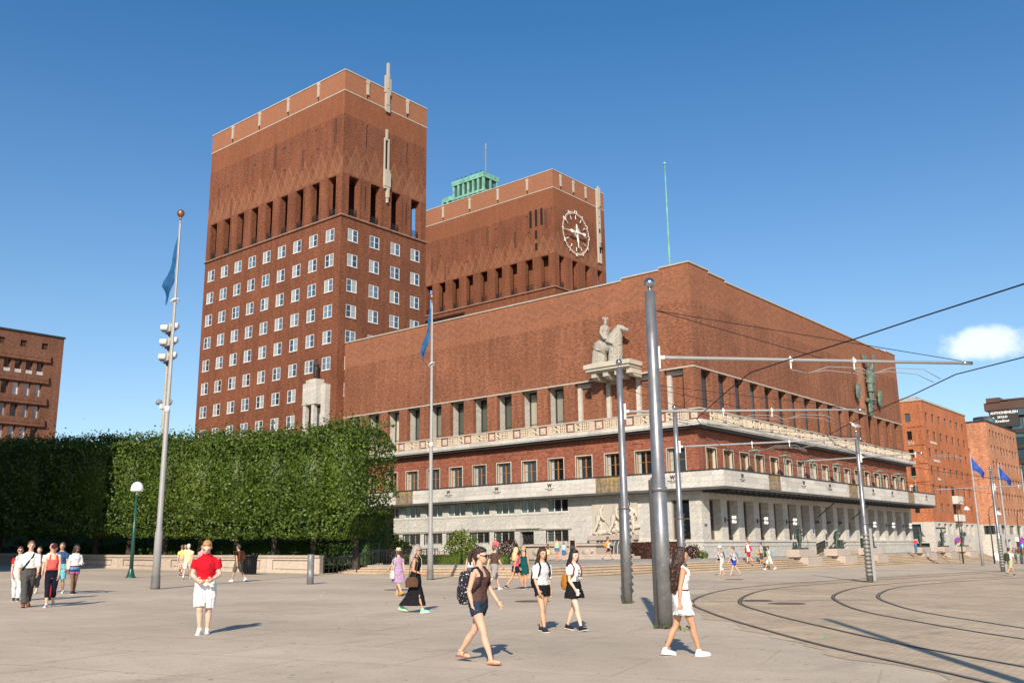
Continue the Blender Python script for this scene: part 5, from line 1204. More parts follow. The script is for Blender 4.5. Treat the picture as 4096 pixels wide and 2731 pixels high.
tram_pole(22.4,3.0,'farthest tram pole with ringed foot beside the man with the green backpack', [(26.5,3.2,5.7,4.2)], bands=True, strip=False)
tram_pole(40.25,-65.05,'tall tram pole beyond the right edge of the view casting the broad shadow', [], h=10.1)
def wires():
    def wire(nm, lb, pts, r=.013):
        P = [Vector(p) for p in pts]; m = MB(); m.tube(P, r, 6); tag(m.build(nm, WIRE, None, True, loc=(0,0,0)), lb, 'wire')
    def up(c, z): return [(p.x, p.y, z) for p in c]
    wire('contact_wire', 'thick black tram wire curving over the near track', [(44,-62.5,5.4),(41.5,-60.6,5.4),(39,-59.05,5.4),(36.97,-57.78,5.4),(36.36,-57.41,5.4),(35.02,-56.6,5.4),(33.69,-55.75,5.4),(32.15,-54.86,5.4),(30.69,-53.93,5.4),(29.42,-52.37,5.4),(27.94,-50.46,5.4),(26.05,-48.0,5.4),(24.83,-45.14,5.4),(22.68,-39.92,5.4),(21.9,-36.8,5.4),(21.3,-31,5.4),(21.2,-25,5.4),(21.4,-14,5.35),(22,3,5.3),(23.5,35,5.2),(25,75,5.0)])
    wire('contact_wire', 'black tram wire curving over the far track', [(44,-57.2,5.4),(40,-54.2,5.4),(37.5,-52.6,5.4),(35.68,-51.53,5.4),(34.04,-50.4,5.4),(32.42,-48.1,5.4),(30.35,-45.43,5.4),(27.21,-40.74,5.4),(26.3,-37.6,5.4),(25.4,-31.5,5.4),(25.0,-27,5.4),(25.2,-20,5.4),(26.2,-11,5.35),(27.5,3,5.3),(28.5,35,5.2),(30,75,5.0)])
    wire('span_wire', 'thin dark span wire between the slim tram pole and the ringed tram pole', [(20.0,-38.7,6.9),(22.84,-25.5,6.6)], .009)
    wire('span_wire', 'thin dark span wire from the ringed tram pole to the farthest tram pole', [(22.84,-25.5,6.4),(22.4,3.0,6.3)], .009)
    wire('span_wire', 'thin dark span wire from the farthest tram pole towards the pale brick block', [(22.4,3.0,6.5),(8,62,6.8),(-4,121,7.2)], .012)
    wire('span_wire', 'thin dark span wire from the second tram pole to the ringed tram pole', [(23.59,-48.36,6.6),(22.9,-36,6.2),(22.84,-25.5,6.2)], .008)
wires()
def ramp_cloth(name, a, b, c): 
    m = NT(name); m.pos(); z = m.xyz[2]; return m.fin(m.mix(m.ramp(m.noise(m.obj(), 2., 2), .4, .6), a, b), .8)
def flagpole(x, y, lb, h, r, flag, base=True, small=False):
    g = gz(x, y); t = thing('flagpole', lb, 'flagpole', (x, y, g), 0, 'flagpoles on the plaza')
    m = MB(); m.tube([(0,0,-.1),(0,0,2.2),(0,0,2.35),(0,0,7.2),(0,0,7.22),(0,0,h)], [r*1.15,r*1.05,r*.8,r*.68,r*.62,r*.32], 16); m.build('shaft', GREYP, t, True)
    if base:
        m = MB(); m.lathe([(r*1.3,0),(r*1.3,.12),(r*1.18,.5),(r*1.17,.55)], 18); m.build('foot', plain('dark_grey_paint', (.15,.145,.14), .6, var=.15), t, True); m = MB(); m.lathe([(r*.78,7.1),(r*.78,7.35)], 16); m.build('joint_ring', WHM, t, True)
    m = MB(); m.ell((0,0,h+.32), .16 if base else .1, .16 if base else .1, .18 if base else .1, 12, 8); m.tube([(0,0,h),(0,0,h+.2)], r*.3, 8); m.build('ball_finial', plain('copper_ball', (.30,.13,.07), .35, .5, .6), t, True)
    cols, hang = flag
    # cloth sheet hanging from the halyard: list of (along, down) guide curves, u across the cloth, v along the hoist
    mb = MB(); nu, nv = 9, 14; grid = []
    for j in range(nv+1):
        for i in range(nu+1): grid.append(hang(i/nu, j/nv))
    for j in range(nv):
        for i in range(nu):
            mb.cur = 0 if i < nu*.72 else min(1, len(cols)-1); a = j*(nu+1)+i; mb.quad(grid[a], grid[a+1], grid[a+nu+2], grid[a+nu+1])
    mb.build('flag', cols, t, True)
    m = MB(); m.tube([(r*.6,-.02,1.5),(r*.45,-.02,h-.2)], .008, 4); m.build('halyard', WHM, t)
    if base: m = MB(); m.tube([(.17*cos(a), .17*sin(a), h*.765+.1*cos(a)) for a in [k*pi/6 for k in range(13)]], .028, 6); m.build('counterweight_ring', WHM, t, True)
    return t
BLUEF = ramp_cloth('blue_flag', (.008,.065,.17), (.014,.10,.24), 0); BLUE2 = ramp_cloth('city_flag', (.015,.045,.24), (.03,.09,.36), 0); REDF = ramp_cloth('red_flag', (.30,.03,.03), (.36,.05,.04), 0)
L_ = Vector((-RTX, -RTY, 0)); A_ = Vector((FWX, FWY, 0))
def droop(h, top, hoist, fly, side, wav=1.):
    def f(u, v):       # limp flag: fly falls down along the pole, folds in depth
        z = h-top-hoist*v*(1-.25*u)-fly*.93*u*(1-.12*v); out = (.10+.52*sin(u*pi*.62)*(1-.5*v))*side*(.55+.45*u)+.05*sin(v*7+u*9)
        if u > .55: out += (u-.55)*.55*side
        dep = .13*sin(u*11+v*5)*wav*(.3+u)
        return tuple(L_*(out if u > 0 else .06*side)+A_*dep+Vector((0,0,z)))
    return f
flagpole(4.08,-52.67,'tall tapered grey flagpole with limp blue flag in front of the clipped trees', 15.5, .142, ([BLUEF], droop(15.5, .6, 1.5, 2.6, .62)))
flagpole(3.25,-36.3,'tall grey flagpole with thin blue flag at the terrace steps', 15.35, .142, ([BLUEF, BLUEF], droop(15.35, .25, .9, 3.0, .75, .4)))
def fly(h, top, hoist, L):
    def f(u, v): return tuple(-L_*(L*u*.62+.05)+A_*(.22*sin(u*6+v*2)*u)+Vector((0,0,h-top-hoist*v*(1-.55*u)-u*L*.78+.12*sin(u*5))))
    return f
flagpole(14.8,28.93,'white flagpole with blue city flag before the orange office block', 11.1, .13, ([BLUE2], fly(11.1,.5,1.3,1.9)), False)
flagpole(17.1,29.46,'white flagpole with blue city flag just right of the farthest tram pole', 10.0, .13, ([BLUE2], fly(10.0,.4,1.2,1.8)), False)
flagpole(19.05,29.87,'white flagpole with hanging blue flag at the right edge of the view', 9.3, .13, ([BLUEF], droop(9.3,.4,1.2,2.0,-.5)), False)

def floodmast():
    x, y = -29.85, -33.5; g = gz(x, y); t = thing('floodlight_mast', 'slim beige mast with white drum floodlights rising from behind the trees', 'mast', (x, y, g))
    m = MB(); m.tube([(0,0,0),(0,0,19.6)], [.16,.09], 10); m.build('mast', plain('beige_paint', (.40,.36,.28), .5), t, True)
    for z in range(12): m = MB(); m.tube([(-.2,0,11+.6*z),(.2,0,11+.6*z)], .02, 4); m.build('rung', DARKM, t)
    R_ = Vector((RTX, RTY, 0))
    for z in (19.15, 17.95, 16.7):
        for s in (-.44, .42):
            m = MB(); p = R_*s+Vector((0,0,z+(.15 if s > 0 else 0))); d = (R_*(.15 if s > 0 else -.15)-A_*.2+Vector((0,0,-.05)))
            m.tube([p-R_*.27, p-R_*.25, p+R_*.25, p+R_*.3], [.2,.27,.27,.2], 14); f = m.build('floodlight', WHM, t, True)
            b = MB(); b.tube([p-R_*.25-Vector((0,0,.2)), p-Vector((0,0,.48)), p+R_*.25-Vector((0,0,.2))], .02, 5); b.box(p.x-.1,p.x+.1,p.y-.1,p.y+.1,p.z-.32,p.z-.24); b.build('lamp_bracket', DARKM, f)
        m = MB(); p = R_*.12-A_*.25+Vector((0,0,z-.5)); m.box(p.x-.3,p.x+.35,p.y-.2,p.y+.2,p.z-.1,p.z+.1); m.build('lamp_box', DARKM, t, rz=0)
    for s in (-.42, .38):
        p = R_*s+Vector((0,0,12.95)); m = MB(); m.lathe([(.1,-.22),(.22,-.1),(.26,.15),(.24,.2)], 12); f = m.build('floodlight', GREYP, t, True, loc=p); f.rotation_euler = (radians(70), 0, radians(60 if s > 0 else -10))
    m = MB(); m.box(-.25,.12,-.3,.0,12.4,12.8); m.build('control_box', WHM, t)
floodmast()
def green_lamp():
    x, y = -8.31, -47.01; t = thing('street_lamp', 'green lamp post with white dome shade left of the tall flagpole', 'street lamp', (x, y, gz(x, y)-.12)); GRN = plain('green_paint', (.012,.07,.05), .35, .5, var=.1)
    m = MB(); m.lathe([(.32,0),(.32,.1),(.2,.22),(.12,.55),(.11,.6)], 16); m.build('foot', GRN, t, True)
    m = MB(); m.tube([(0,0,.5),(0,0,3.0),(0,0,3.02),(0,0,4.45)], [.10,.085,.07,.055], 12); m.build('post', GRN, t, True); m = MB(); m.lathe([(.06,4.45),(.03,4.6),(.2,4.62)], 12); m.build('neck', WHM, t, True)
    m = MB(); m.lathe([(.30,4.62),(.33,4.66),(.335,4.74),(.30,4.92),(.2,5.07),(.08,5.13),(.01,5.14)], 20); m.build('dome_shade', plain('opal_dome', (.82,.80,.76), .25, .5, var=.02), t, True)
green_lamp()
def bollard(x, y, lb, h, r, mat, grp=None, name='bollard'):
    t = thing(name, lb, 'bollard', (x, y, gz(x, y)), 0, grp)
    m = MB(); m.lathe([(r,-.05),(r,h*.62)], 16); m.build('shaft', mat, t, True); m = MB(); m.lathe([(r*1.04,h*.62),(r*1.04,h*.64),(r,h*.64),(r,h-.05),(r*.9,h)], 16); m.build('cap', mat, t, True)
bollard(3.6,-44.59,'thick grey steel bollard before the end of the garden wall', 1.36, .16, plain('bollard_grey', (.21,.21,.215), .5, .4, .3, var=.2, sc=6, bump=.004))
BD = plain('bollard_dark', (.06,.065,.07), .5)
for k, (x, y) in enumerate(((14.2,45.5),(15.1,44.),(15.9,43.3),(16.5,42.7),(17.0,42.4),(19.6,41.4),(20.1,41.2),(13.2,47.5))): bollard(x, y, 'small dark bollard, '+('fourth','fifth','sixth','seventh','eighth','ninth','tenth','third')[k]+' in the row by the shops counted from the steps', .95, .14 if k in (1, 6) else .1, BD, 'bollards by the shops')
def bins():
    x, y = -11.12, -37.71; t = thing('litter_bin', 'black slatted litter bin against the garden wall', 'litter bin', (x, y, gz(x, y)-.03)); BLK = plain('black_iron', (.012,.012,.013), .45, .4)
    m = MB(); m.lathe([(.36,.02),(.40,.06),(.40,.1)], 20); m.build('foot', BLK, t); m = MB(); m.lathe([(.37,.06),(.38,1.1)], 20); m.build('liner', flat('bin_liner', (.006,.006,.006)), t, True)
    for k in range(26):
        a = 2*pi*k/26; m = MB(); m.tube([(.41*cos(a),.41*sin(a),.08),(.43*cos(a),.43*sin(a),.95),(.48*cos(a),.48*sin(a),1.17)], .026, 5); m.build('slat', BLK, t)
    m = MB(); m.lathe([(.46,1.12),(.51,1.15),(.51,1.2),(.45,1.22),(.38,1.22),(.38,1.1)], 20); m.build('rim', BLK, t, True)
    x, y = 1.5, 8.6; t = thing('litter_bin', 'green litter bin on the terrace behind the boys on the steps', 'litter bin', (x, y, TZ)); G = plain('bin_green', (.02,.05,.035), .5)
    m = MB(); m.lathe([(.34,0),(.36,.7)], 16); m.build('body', G, t, True); m = MB(); m.lathe([(.4,.7),(.4,.82),(.3,.9),(.05,.92)], 16); m.build('lid', G, t, True)
bins()
def street_lamps():
    D_ = plain('lamp_green_black', (.04,.055,.05), .5)
    for k, (x, y, h, lb) in enumerate(((9.35,43.0,7.0,'hook-shaped street lamp before the orange office block, nearest the statues'), (12.4,43.8,6.4,'hook-shaped street lamp in front of the pale brick block'), (15.1,44.4,6.0,'hook-shaped street lamp right of the farthest tram pole'))):
        t = thing('street_lamp', lb, 'street lamp', (x, y, gz(x, y)), 0, 'hook street lamps by the shops'); r = Vector((RTX, RTY, 0))
        m = MB(); m.tube([Vector((0,0,0)), Vector((0,0,h-1.0))], [.09,.05], 8); m.build('post', D_, t, True); m = MB(); m.tube([Vector((0,0,h-1.05)), r*.1+Vector((0,0,h-.4)), r*.5+Vector((0,0,h-.05)), r*.95+Vector((0,0,h-.25)), r*1.05+Vector((0,0,h-.65))], .035, 8); m.build('hook_arm', D_, t, True)
        m = MB(); m.lathe([(.05,-.5+.0),(.12,-.6),(.34,-.85),(.36,-.95),(.3,-.97)], 14); m.build('shade', WHM, t, True, loc=r*1.05+Vector((0,0,h-.1)))
street_lamps()
def signs():
    def post(x, y, h, lb, plates):
        t = thing('traffic_sign', lb, 'sign', (x, y, gz(x, y)), YAW); m = MB(); m.tube([(0,.04,0),(0,.04,h)], .03, 8); m.build('post', GREYP, t, True)
        for kind, z in plates:
            if kind == 'noparking':
                m = MB(); m.tube([(0,.0,z),(0,-.02,z)], .32, 24); p = m.build('disc', flat('sign_red', (.55,.03,.03), .5), t); m = MB(); m.tube([(0,-.021,z),(0,-.027,z)], .25, 24); m.build('field', flat('sign_blue', (.02,.06,.42), .5), p)
                m = MB(); m.add([(-.20,-.03,z+.14),(-.14,-.03,z+.20),(.20,-.03,z-.14),(.14,-.03,z-.20)], ((0,3,2,1),)); m.build('bar', MATS['sign_red'], p)
            else:
                m = MB(); m.box(-.25,.25,-.02,0,z-.25,z+.25); p = m.build('panel', flat('sign_blue2', (.02,.12,.55), .5), t); m = MB(); m.add([(-.04,-.025,z-.2),(.04,-.025,z-.2),(.04,-.025,z+.02),(.14,-.025,z+.02),(0,-.025,z+.2),(-.14,-.025,z+.02),(-.04,-.025,z+.02)], ((0,1,2,6),(5,6,4),(6,2,4),(2,3,4))); m.build('arrow', WHITE, p)
    post(9.56,41.0,2.9,'round blue no-parking sign with red rim and bar between two bronze statues', (('noparking',2.6),)); post(15.7,42.45,2.9,'no-parking sign above a blue arrow panel near the right edge', (('noparking',2.55),('arrow',1.95)))
signs()
def shop_things():
    rr = random.Random(9)
    for k, (x, y, lb, c) in enumerate(((2.2,122.0,'left of the shop door','pink_petals'),(3.2,123.5,'right of the shop door','red_petals'))):
        t = thing('flower_tub', 'green tub of mixed flowers '+lb, 'flower tub', (x-4.0, y, gz(x-4, y))); m = MB(); m.lathe([(.4,0),(.5,.8)], 12); m.build('tub', plain('tub_green', (.25,.42,.28), .6), t, True)
        n = 240; P = RNG.normal(size=(n,3))*np.array([.5,.5,.35])+np.array([0,0,1.3]); link('flowers', leafmesh('flowers', P, np.tile([0,0,1.], (n,1)), .2, MATS[c]), t); P = RNG.normal(size=(n,3))*np.array([.5,.5,.35])+np.array([0,0,1.1]); link('leaves', leafmesh('leaves', P, np.tile([0,0,1.], (n,1)), .2, SHRUB), t)
    t = thing('sandwich_board', 'white sandwich board beside the rightmost bronze statue', 'sign', (6.9,69.,gz(6.9,69.)), YAW)
    for s in (-1, 1): m = MB(); m.add([(-.35,.3*s,0),(.35,.3*s,0),(.35,.03*s,1.1),(-.35,.03*s,1.1),(-.35,.33*s,0),(.35,.33*s,0),(.35,.06*s,1.1),(-.35,.06*s,1.1)], ((0,1,2,3),(4,5,6,7),(3,2,6,7),(0,4,7,3),(1,5,6,2))); m.build('panel', WHITE, t)
    t = thing('parasol', 'folded white and blue parasol by the shops', 'parasol', (15.2,55.0,gz(15.2,55.))); m = MB(); m.tube([(0,0,0),(0,0,3.0)], .03, 6); m.build('pole', GREYP, t); m = MB(); m.lathe([(.38,.9),(.42,1.2),(.3,2.2),(.05,2.9)], 10); m.build('canopy', plain('parasol_cloth', (.5,.48,.5), .8, var=.3, sc=2), t, True)
    for k, (x, y) in enumerate(((13.6,48.6),(14.6,49.4))): bollard(x, y, ('first','second')[k]+' in the row of small dark bollards by the shops counted from the steps', .95, .1, BD, 'bollards by the shops')
shop_things()
def gull():
    x, y = 22.84, -25.5; t = thing('gull', 'white gull standing on the ball of the ringed tram pole', 'bird', (x, y, gz(x, y)+7.56), radians(129)); W = plain('gull_white', (.75,.75,.74), .7); 
    m = MB(); m.tube([(0,-.26,.10),(0,-.12,.14),(0,.02,.16),(0,.14,.22),(0,.17,.30),(0,.22,.33),(0,.25,.325)], [.015,.06,.085,.065,.045,.045,.02], 10); m.build('body', W, t, True)
    m = MB(); m.tube([(0,.25,.325),(0,.31,.31)], [.015,.004], 6); m.build('beak', plain('beak_yellow', (.6,.4,.05), .5), t)
    for s in (-1, 1):
        m = MB(); m.tube([(.075*s,.08,.2),(.085*s,-.08,.19),(.04*s,-.3,.13)], [.03,.045,.01], 6); m.build('wing', plain('gull_grey', (.32,.34,.36), .7), t, True); m = MB(); m.tube([(.03*s,.0,.1),(.03*s,.01,.0)], .008, 4); m.build('leg', MATS['beak_yellow'], t)
gull()
def far_tree():
    x, y = 16.2, 72.0; t = thing('street_tree', 'dark green street tree cut by the right edge behind the flags', 'tree', (x, y, gz(x, y))); n = 2600
    c = RNG.normal(size=(14,3))*np.array([1.5,1.5,2.2])+np.array([0,0,7.]); i = RNG.integers(0, 14, n); P = c[i]+RNG.normal(size=(n,3))*.75; link('crown', leafmesh('crown', P, P-np.array([0,0,6.5]), .32, LIME), t)
    m = MB(); m.tube([(0,0,-.1),(.05,0,2),(0,.1,4.5),(.1,0,8)], [.22,.17,.13,.04], 9)
    for k in range(5): a = 1.3*k; m.tube([(0,0,3+.5*k),(.8*cos(a),.8*sin(a),4.4+.6*k),(1.5*cos(a),1.5*sin(a),6+.6*k)], [.08,.06,.02], 6)
    m.build('trunk', BARK, t, True)
far_tree()
# ================================================================== PEOPLE AND STATUES
JOBS = []      # (MB, voxel, smoothing, object) - skinned to one surface by a voxel remesh, all evaluated together at the end
CLO = bpy.data.textures.new('folds', 'CLOUDS'); CLO.noise_scale = .085; CLO.noise_depth = 2
HRT = bpy.data.textures.new('locks', 'CLOUDS'); HRT.noise_scale = .03; HRT.noise_depth = 2
CHI = bpy.data.textures.new('chisel', 'CLOUDS'); CHI.noise_scale = .16; CHI.noise_depth = 3
def blob(mb, vox, it, name, mat, parent, hands=None, disp=None):
    me = mb.mesh(name, mat); o = link(name, me, parent); md = o.modifiers.new('skin', 'REMESH'); md.mode = 'VOXEL'; md.voxel_size = vox; md.use_smooth_shade = True
    if it: s = o.modifiers.new('soft', 'SMOOTH'); s.factor = .5; s.iterations = it
    if disp: d = o.modifiers.new('folds', 'DISPLACE'); d.texture = disp[0]; d.strength = disp[1]; d.mid_level = .5; d.texture_coords = 'LOCAL'
    JOBS.append((o, mat, hands)); return o
def run_jobs():
    bpy.context.view_layer.update(); dg = bpy.context.evaluated_depsgraph_get(); res = []
    for o, mat, hands in JOBS: res.append(bpy.data.meshes.new_from_object(o.evaluated_get(dg)))
    for (o, mat, hands), me in zip(JOBS, res):
        old = o.data
        if hands:
            bm = bmesh.new(); bm.from_mesh(me); hm = hands.mesh('hands', mat, True); bm.from_mesh(hm); bm.to_mesh(me); bm.free()
        me.materials.clear(); me.materials.append(mat); me.polygons.foreach_set('use_smooth', [True]*len(me.polygons)); o.modifiers.clear(); o.data = me; me.name = o.name
def cloth(c, var=.10, sc=9., c2=None, pat=None):
    k = 'cloth_%s_%s' % ('_'.join('%03d' % int(v*100) for v in c), pat or '')
    if k in MATS: return MATS[k]
    m = NT(k); v = m.obj(); n = m.noise(v, sc, 4); f = m.ramp(n, .3, .7, 1-var, 1+var); col = m.mix(1., c, m.comb(f, f, f), 'MULTIPLY')
    if pat == 'floral': col = m.mix(m.ramp(m.noise(v, 26, 2), .47, .53), c, c2)
    if pat == 'stripe': s = m.n('ShaderNodeSeparateXYZ'); m.l(v, s.inputs[0]); col = m.mix(m.math('LESS_THAN', m.math('FRACT', m.math('MULTIPLY', s.outputs[2], 28)), .3), c, c2)
    if pat == 'vstripe': s = m.n('ShaderNodeSeparateXYZ'); m.l(v, s.inputs[0]); col = m.mix(m.math('MULTIPLY', m.math('LESS_THAN', m.math('FRACT', m.math('MULTIPLY', s.outputs[0], 55)), .4), m.math('LESS_THAN', m.math('ABSOLUTE', s.outputs[0]), .115)), c, c2)
    if pat == 'bands': s = m.n('ShaderNodeSeparateXYZ'); m.l(v, s.inputs[0]); t = m.math('FRACT', m.math('MULTIPLY', s.outputs[2], 6.)); col = m.mix(m.math('LESS_THAN', t, .5), c, c2); col = m.mix(m.math('LESS_THAN', m.math('ABSOLUTE', m.math('SUBTRACT', t, .5)), .12), col, (.55,.08,.35))
    if pat == 'dots': col = m.mix(m.ramp(m.noise(v, 34, 1), .62, .66), c, c2)
    m.bump(m.noise(m.map(v, (1,1,.4)), 9, 4, .6), .8, .05)
    MATS[k] = m.fin(col, .85, .15); return MATS[k]
def skin(c): 
    k = 'skin_%d' % int(c[0]*1000+c[1]*100)
    if k not in MATS: m = NT(k); f = m.ramp(m.noise(m.obj(), 6, 3), .3, .7, .93, 1.07); MATS[k] = m.fin(m.mix(1., c, m.comb(f, f, f), 'MULTIPLY'), .5, .35)
    return MATS[k]
def hairm(c):
    k = 'hair_%d_%d' % (int(c[0]*1000), int(c[2]*1000))
    if k not in MATS: m = NT(k); n = m.noise(m.map(m.obj(), (9,9,1.2)), 7, 4); f = m.ramp(n, .3, .7, .55, 1.5); m.bump(n, .8, .02); MATS[k] = m.fin(m.mix(1., c, m.comb(f, f, f), 'MULTIPLY'), .42, .5)
    return MATS[k]
FAIR, TAN, ASIA, BROWN, PALE = (.60,.37,.26), (.50,.275,.165), (.53,.325,.205), (.20,.10,.06), (.68,.45,.34)
TORSO = {'f': ((.78,.085,.085,0),(.85,.158,.112,-.008),(.92,.170,.122,-.014),(.99,.152,.106,-.006),(1.07,.120,.088,.0),(1.15,.124,.092,.006),(1.235,.140,.110,.014),(1.30,.142,.098,.004),(1.355,.150,.080,-.006),(1.40,.112,.062,-.014),(1.435,.066,.056,-.014),(1.47,.049,.051,-.008),(1.54,.047,.050,.004)),
         'm': ((.78,.085,.085,0),(.85,.152,.112,-.005),(.92,.160,.118,-.010),(.99,.152,.108,-.002),(1.07,.146,.103,.006),(1.15,.156,.108,.008),(1.235,.170,.118,.008),(1.30,.178,.112,.0),(1.355,.176,.092,-.010),(1.40,.130,.070,-.016),(1.435,.080,.062,-.016),(1.47,.058,.058,-.008),(1.54,.055,.057,.004))}
class Fig:
    """posed figure: joints from a few angles, surfaces as lofts along the limbs"""
    def __init__(s, H=1.7, sex='f', lean=3, twist=0, L=(0,0,0), R=(0,0,0), AL=(0,8,8,0), AR=(0,8,8,0), head=(0,0), bulk=1., belly=0.):
        s.k = H/1.7; s.sex = sex; s.lean = radians(lean); s.tw = radians(twist); s.bulk = bulk; s.belly = belly; s.hy, s.hp = radians(head[0]), radians(head[1])
        s.sw = .152 if sex == 'f' else .182; am = 1. if sex == 'f' else 1.18; s.am = am*bulk; s.lm = (1. if sex == 'f' else 1.04)*bulk
        s.leg = {}
        for side, (a, kn, fp) in ((-1, L), (1, R)):
            a, kn, fp = radians(a), radians(kn), radians(fp); h = Vector((side*.088, -.005, .885)); d1 = Vector((side*-.03, sin(a), -cos(a))); d2 = Vector((side*-.03, sin(a-kn), -cos(a-kn)))
            k = h+d1*.42; an = k+d2*.395; s.leg[side] = (h, k, an, fp)
        lo = 9
        for side in (-1, 1):
            an, fp = s.leg[side][2], s.leg[side][3]
            for y, z in ((-.07,-.075), (.15,-.075)): lo = min(lo, an.z+y*sin(fp)+z*cos(fp))
        s.dz = -lo
        for side in (-1, 1): h, k, an, fp = s.leg[side]; up = Vector((0,0,s.dz)); s.leg[side] = (h+up, k+up, an+up, fp)
        s.arm = {}
        for side, (a, ab, e, inn) in ((-1, AL), (1, AR)):
            a, ab, e, inn = map(radians, (a, ab, e, inn)); sh = Vector((side*s.sw*.97, -.008, 1.355)); d1 = Vector((side*sin(ab), sin(a)*cos(ab), -cos(a)*cos(ab)))
            d2 = Vector((side*(sin(ab)*.6-sin(inn)), sin(a+e)*cos(inn), -cos(a+e)*cos(inn))).normalized(); el = sh+d1*.285; wr = el+d2*.245
            s.arm[side] = tuple(s.U(p) for p in (sh, el, wr))+((s.U(wr+d2)-s.U(wr)).normalized(),)
    def U(s, p):      # upper body lean and twist
        p = Vector(p)
        if p.z > 1.0: t = s.tw*min(1, (p.z-1.0)/.3); p = Vector((p.x*cos(t)-p.y*sin(t), p.x*sin(t)+p.y*cos(t), p.z))
        z = p.z-.92
        if z > 0: p = Vector((p.x, p.y*cos(s.lean)+z*sin(s.lean), .92+z*cos(s.lean)-p.y*sin(s.lean)))
        return p+Vector((0,0,s.dz))
    def Hd(s, p):     # head turn about the neck
        p = Vector(p); q = p-Vector((0,0,1.50)); q = Matrix.Rotation(s.hp, 3, 'X') @ (q*1.07); q = Matrix.Rotation(s.hy, 3, 'Z') @ q; return s.U(Vector((0,.0,1.50))+q)
    def K(s, rings): return [[Vector(p)*s.k for p in r] for r in rings]
    def torso(s, mb, z0=.78, z1=1.54, off=0., n=16, sc=1.):
        T = TORSO[s.sex]; zs = sorted({z0, z1, *[t[0] for t in T if z0 < t[0] < z1]}); rings = []
        for z in zs:
            for a, b in zip(T, T[1:]):
                if a[0] <= z <= b[0]: f = (z-a[0])/(b[0]-a[0]); rx, ry, yo = (a[i]+(b[i]-a[i])*f for i in (1, 2, 3)); break
            bl = s.bulk if z < 1.42 else 1
            if s.belly: g = exp(-((z-1.08)/.1)**2)*s.belly; ry += g*.5; yo += g*.5
            rx, ry = rx*bl+off, ry*bl+off; rings.append([s.U((rx*cos(2*pi*i/n), yo+ry*sin(2*pi*i/n), z)) for i in range(n)])
        mb.loft(s.K(rings))
    def limb(s, mb, pts, rs, off=0., n=10):
        P = [Vector(p)*s.k for p in pts]; mb.tube(P, [(r+off)*s.k for r in rs], n)
    def legs(s, mb, frac=2., off=0., shape=None, start=0.):
        for side in (-1, 1):
            h, k, an, fp = s.leg[side]; m = s.lm
            g = lambda t: h.lerp(k, t) if t <= 1 else k.lerp(an, t-1)
            prof = ((-.12,.080),(0,.088),(.3,.083),(.65,.068),(.92,.056),(1.05,.053),(1.2,.054),(1.38,.056),(1.65,.044),(1.9,.034),(2.05,.034))
            ts = [t for t, r in prof if start-.12 <= t < frac]+[frac]; pts, rs = [], []
            for t in ts:
                for (ta, ra), (tb, rb) in zip(prof, prof[1:]):
                    if ta <= t <= tb: r = ra+(rb-ra)*(t-ta)/(tb-ta); break
                p = g(max(t, 0))+Vector((0,0,-t*.4 if t < 0 else 0)); p = p+Vector((0, -.012 if 1.15 < t < 1.6 else 0, 0))
                if shape: r = shape(t, r)
                pts.append(p); rs.append(r*m)
            s.limb(mb, pts, rs, off)
    def arms(s, mb, frac=2., off=0., start=-.1, sides=(-1, 1), shape=None):
        for side in sides:
            sh, el, wr, d = s.arm[side]; m = s.am; prof = ((-.15,.045),(0,.052),(.35,.045),(.8,.037),(1.0,.035),(1.25,.037),(1.7,.028),(2.0,.024),(2.05,.024))
            inward = (s.U(Vector((0,-.01,1.36)))-sh)*.35
            ts = [t for t, r in prof if start <= t < frac]+[frac]; pts, rs = [], []
            for t in ts:
                for (ta, ra), (tb, rb) in zip(prof, prof[1:]):
                    if ta <= t <= tb: r = ra+(rb-ra)*(t-ta)/(tb-ta); break
                if shape: r = shape(t, r)
                pts.append(sh+inward if t < 0 else (sh.lerp(el, t) if t <= 1 else el.lerp(wr, t-1))); rs.append(r*m)
            s.limb(mb, pts, rs, off)
    def feet(s, mb, off=0.):
        for side in (-1, 1):
            h, k, an, fp = s.leg[side]; f = lambda y, z: an+Vector((side*.012*(y > 0), y*cos(fp)-z*sin(fp), y*sin(fp)+z*cos(fp)))
            s.limb(mb, [f(-.065,-.035), f(-.04,-.045), f(.03,-.04), f(.10,-.052), f(.155,-.058), f(.178,-.06)], [.018,.031,.034,.036,.027,.012], off, 10)
            s.limb(mb, [f(-.01,.03), f(0,-.03)], [.036,.04], off)
    def soles(s, mb, h=.014, off=.006):
        for side in (-1, 1):
            _, _, an, fp = s.leg[side]; f = lambda x, y, z: (an+Vector((side*.012*(y > 0)+x, y*cos(fp)-z*sin(fp), y*sin(fp)+z*cos(fp))))*s.k
            pr = ((-.075,.02),(-.05,.035),(.03,.036),(.1,.046),(.15,.04),(.19,.014)); 
            mb.loft([[f(-w-off, y, -.082), f(w+off, y, -.082), f(w+off, y, -.082+h), f(-w-off, y, -.082+h)] for y, w in pr])
    def headmesh(s, mb):
        M = (Matrix.Rotation(s.hy, 3, 'Z') @ Matrix.Rotation(s.hp-s.lean, 3, 'X')); k = s.k
        for c, r in (((0,-.004,1.612),(.074,.093,.095)), ((0,.03,1.575),(.060,.066,.080)), ((0,.052,1.525),(.038,.038,.030)), ((0,.05,1.60),(.062,.05,.05)), ((-.074,-.002,1.592),(.012,.022,.033)), ((.074,-.002,1.592),(.012,.022,.033)), ((0,.100,1.572),(.014,.018,.012)), ((0,.092,1.545),(.022,.012,.010)), ((0,.094,1.612),(.045,.010,.009))):
            mb.ell(s.Hd(c)*k, r[0]*k*1.07, r[1]*k*1.07, r[2]*k*1.07, 14, 10, M)
        mb.tube([s.Hd((0,.092,1.605))*k, s.Hd((0,.112,1.578))*k], [.010*k,.016*k], 8)
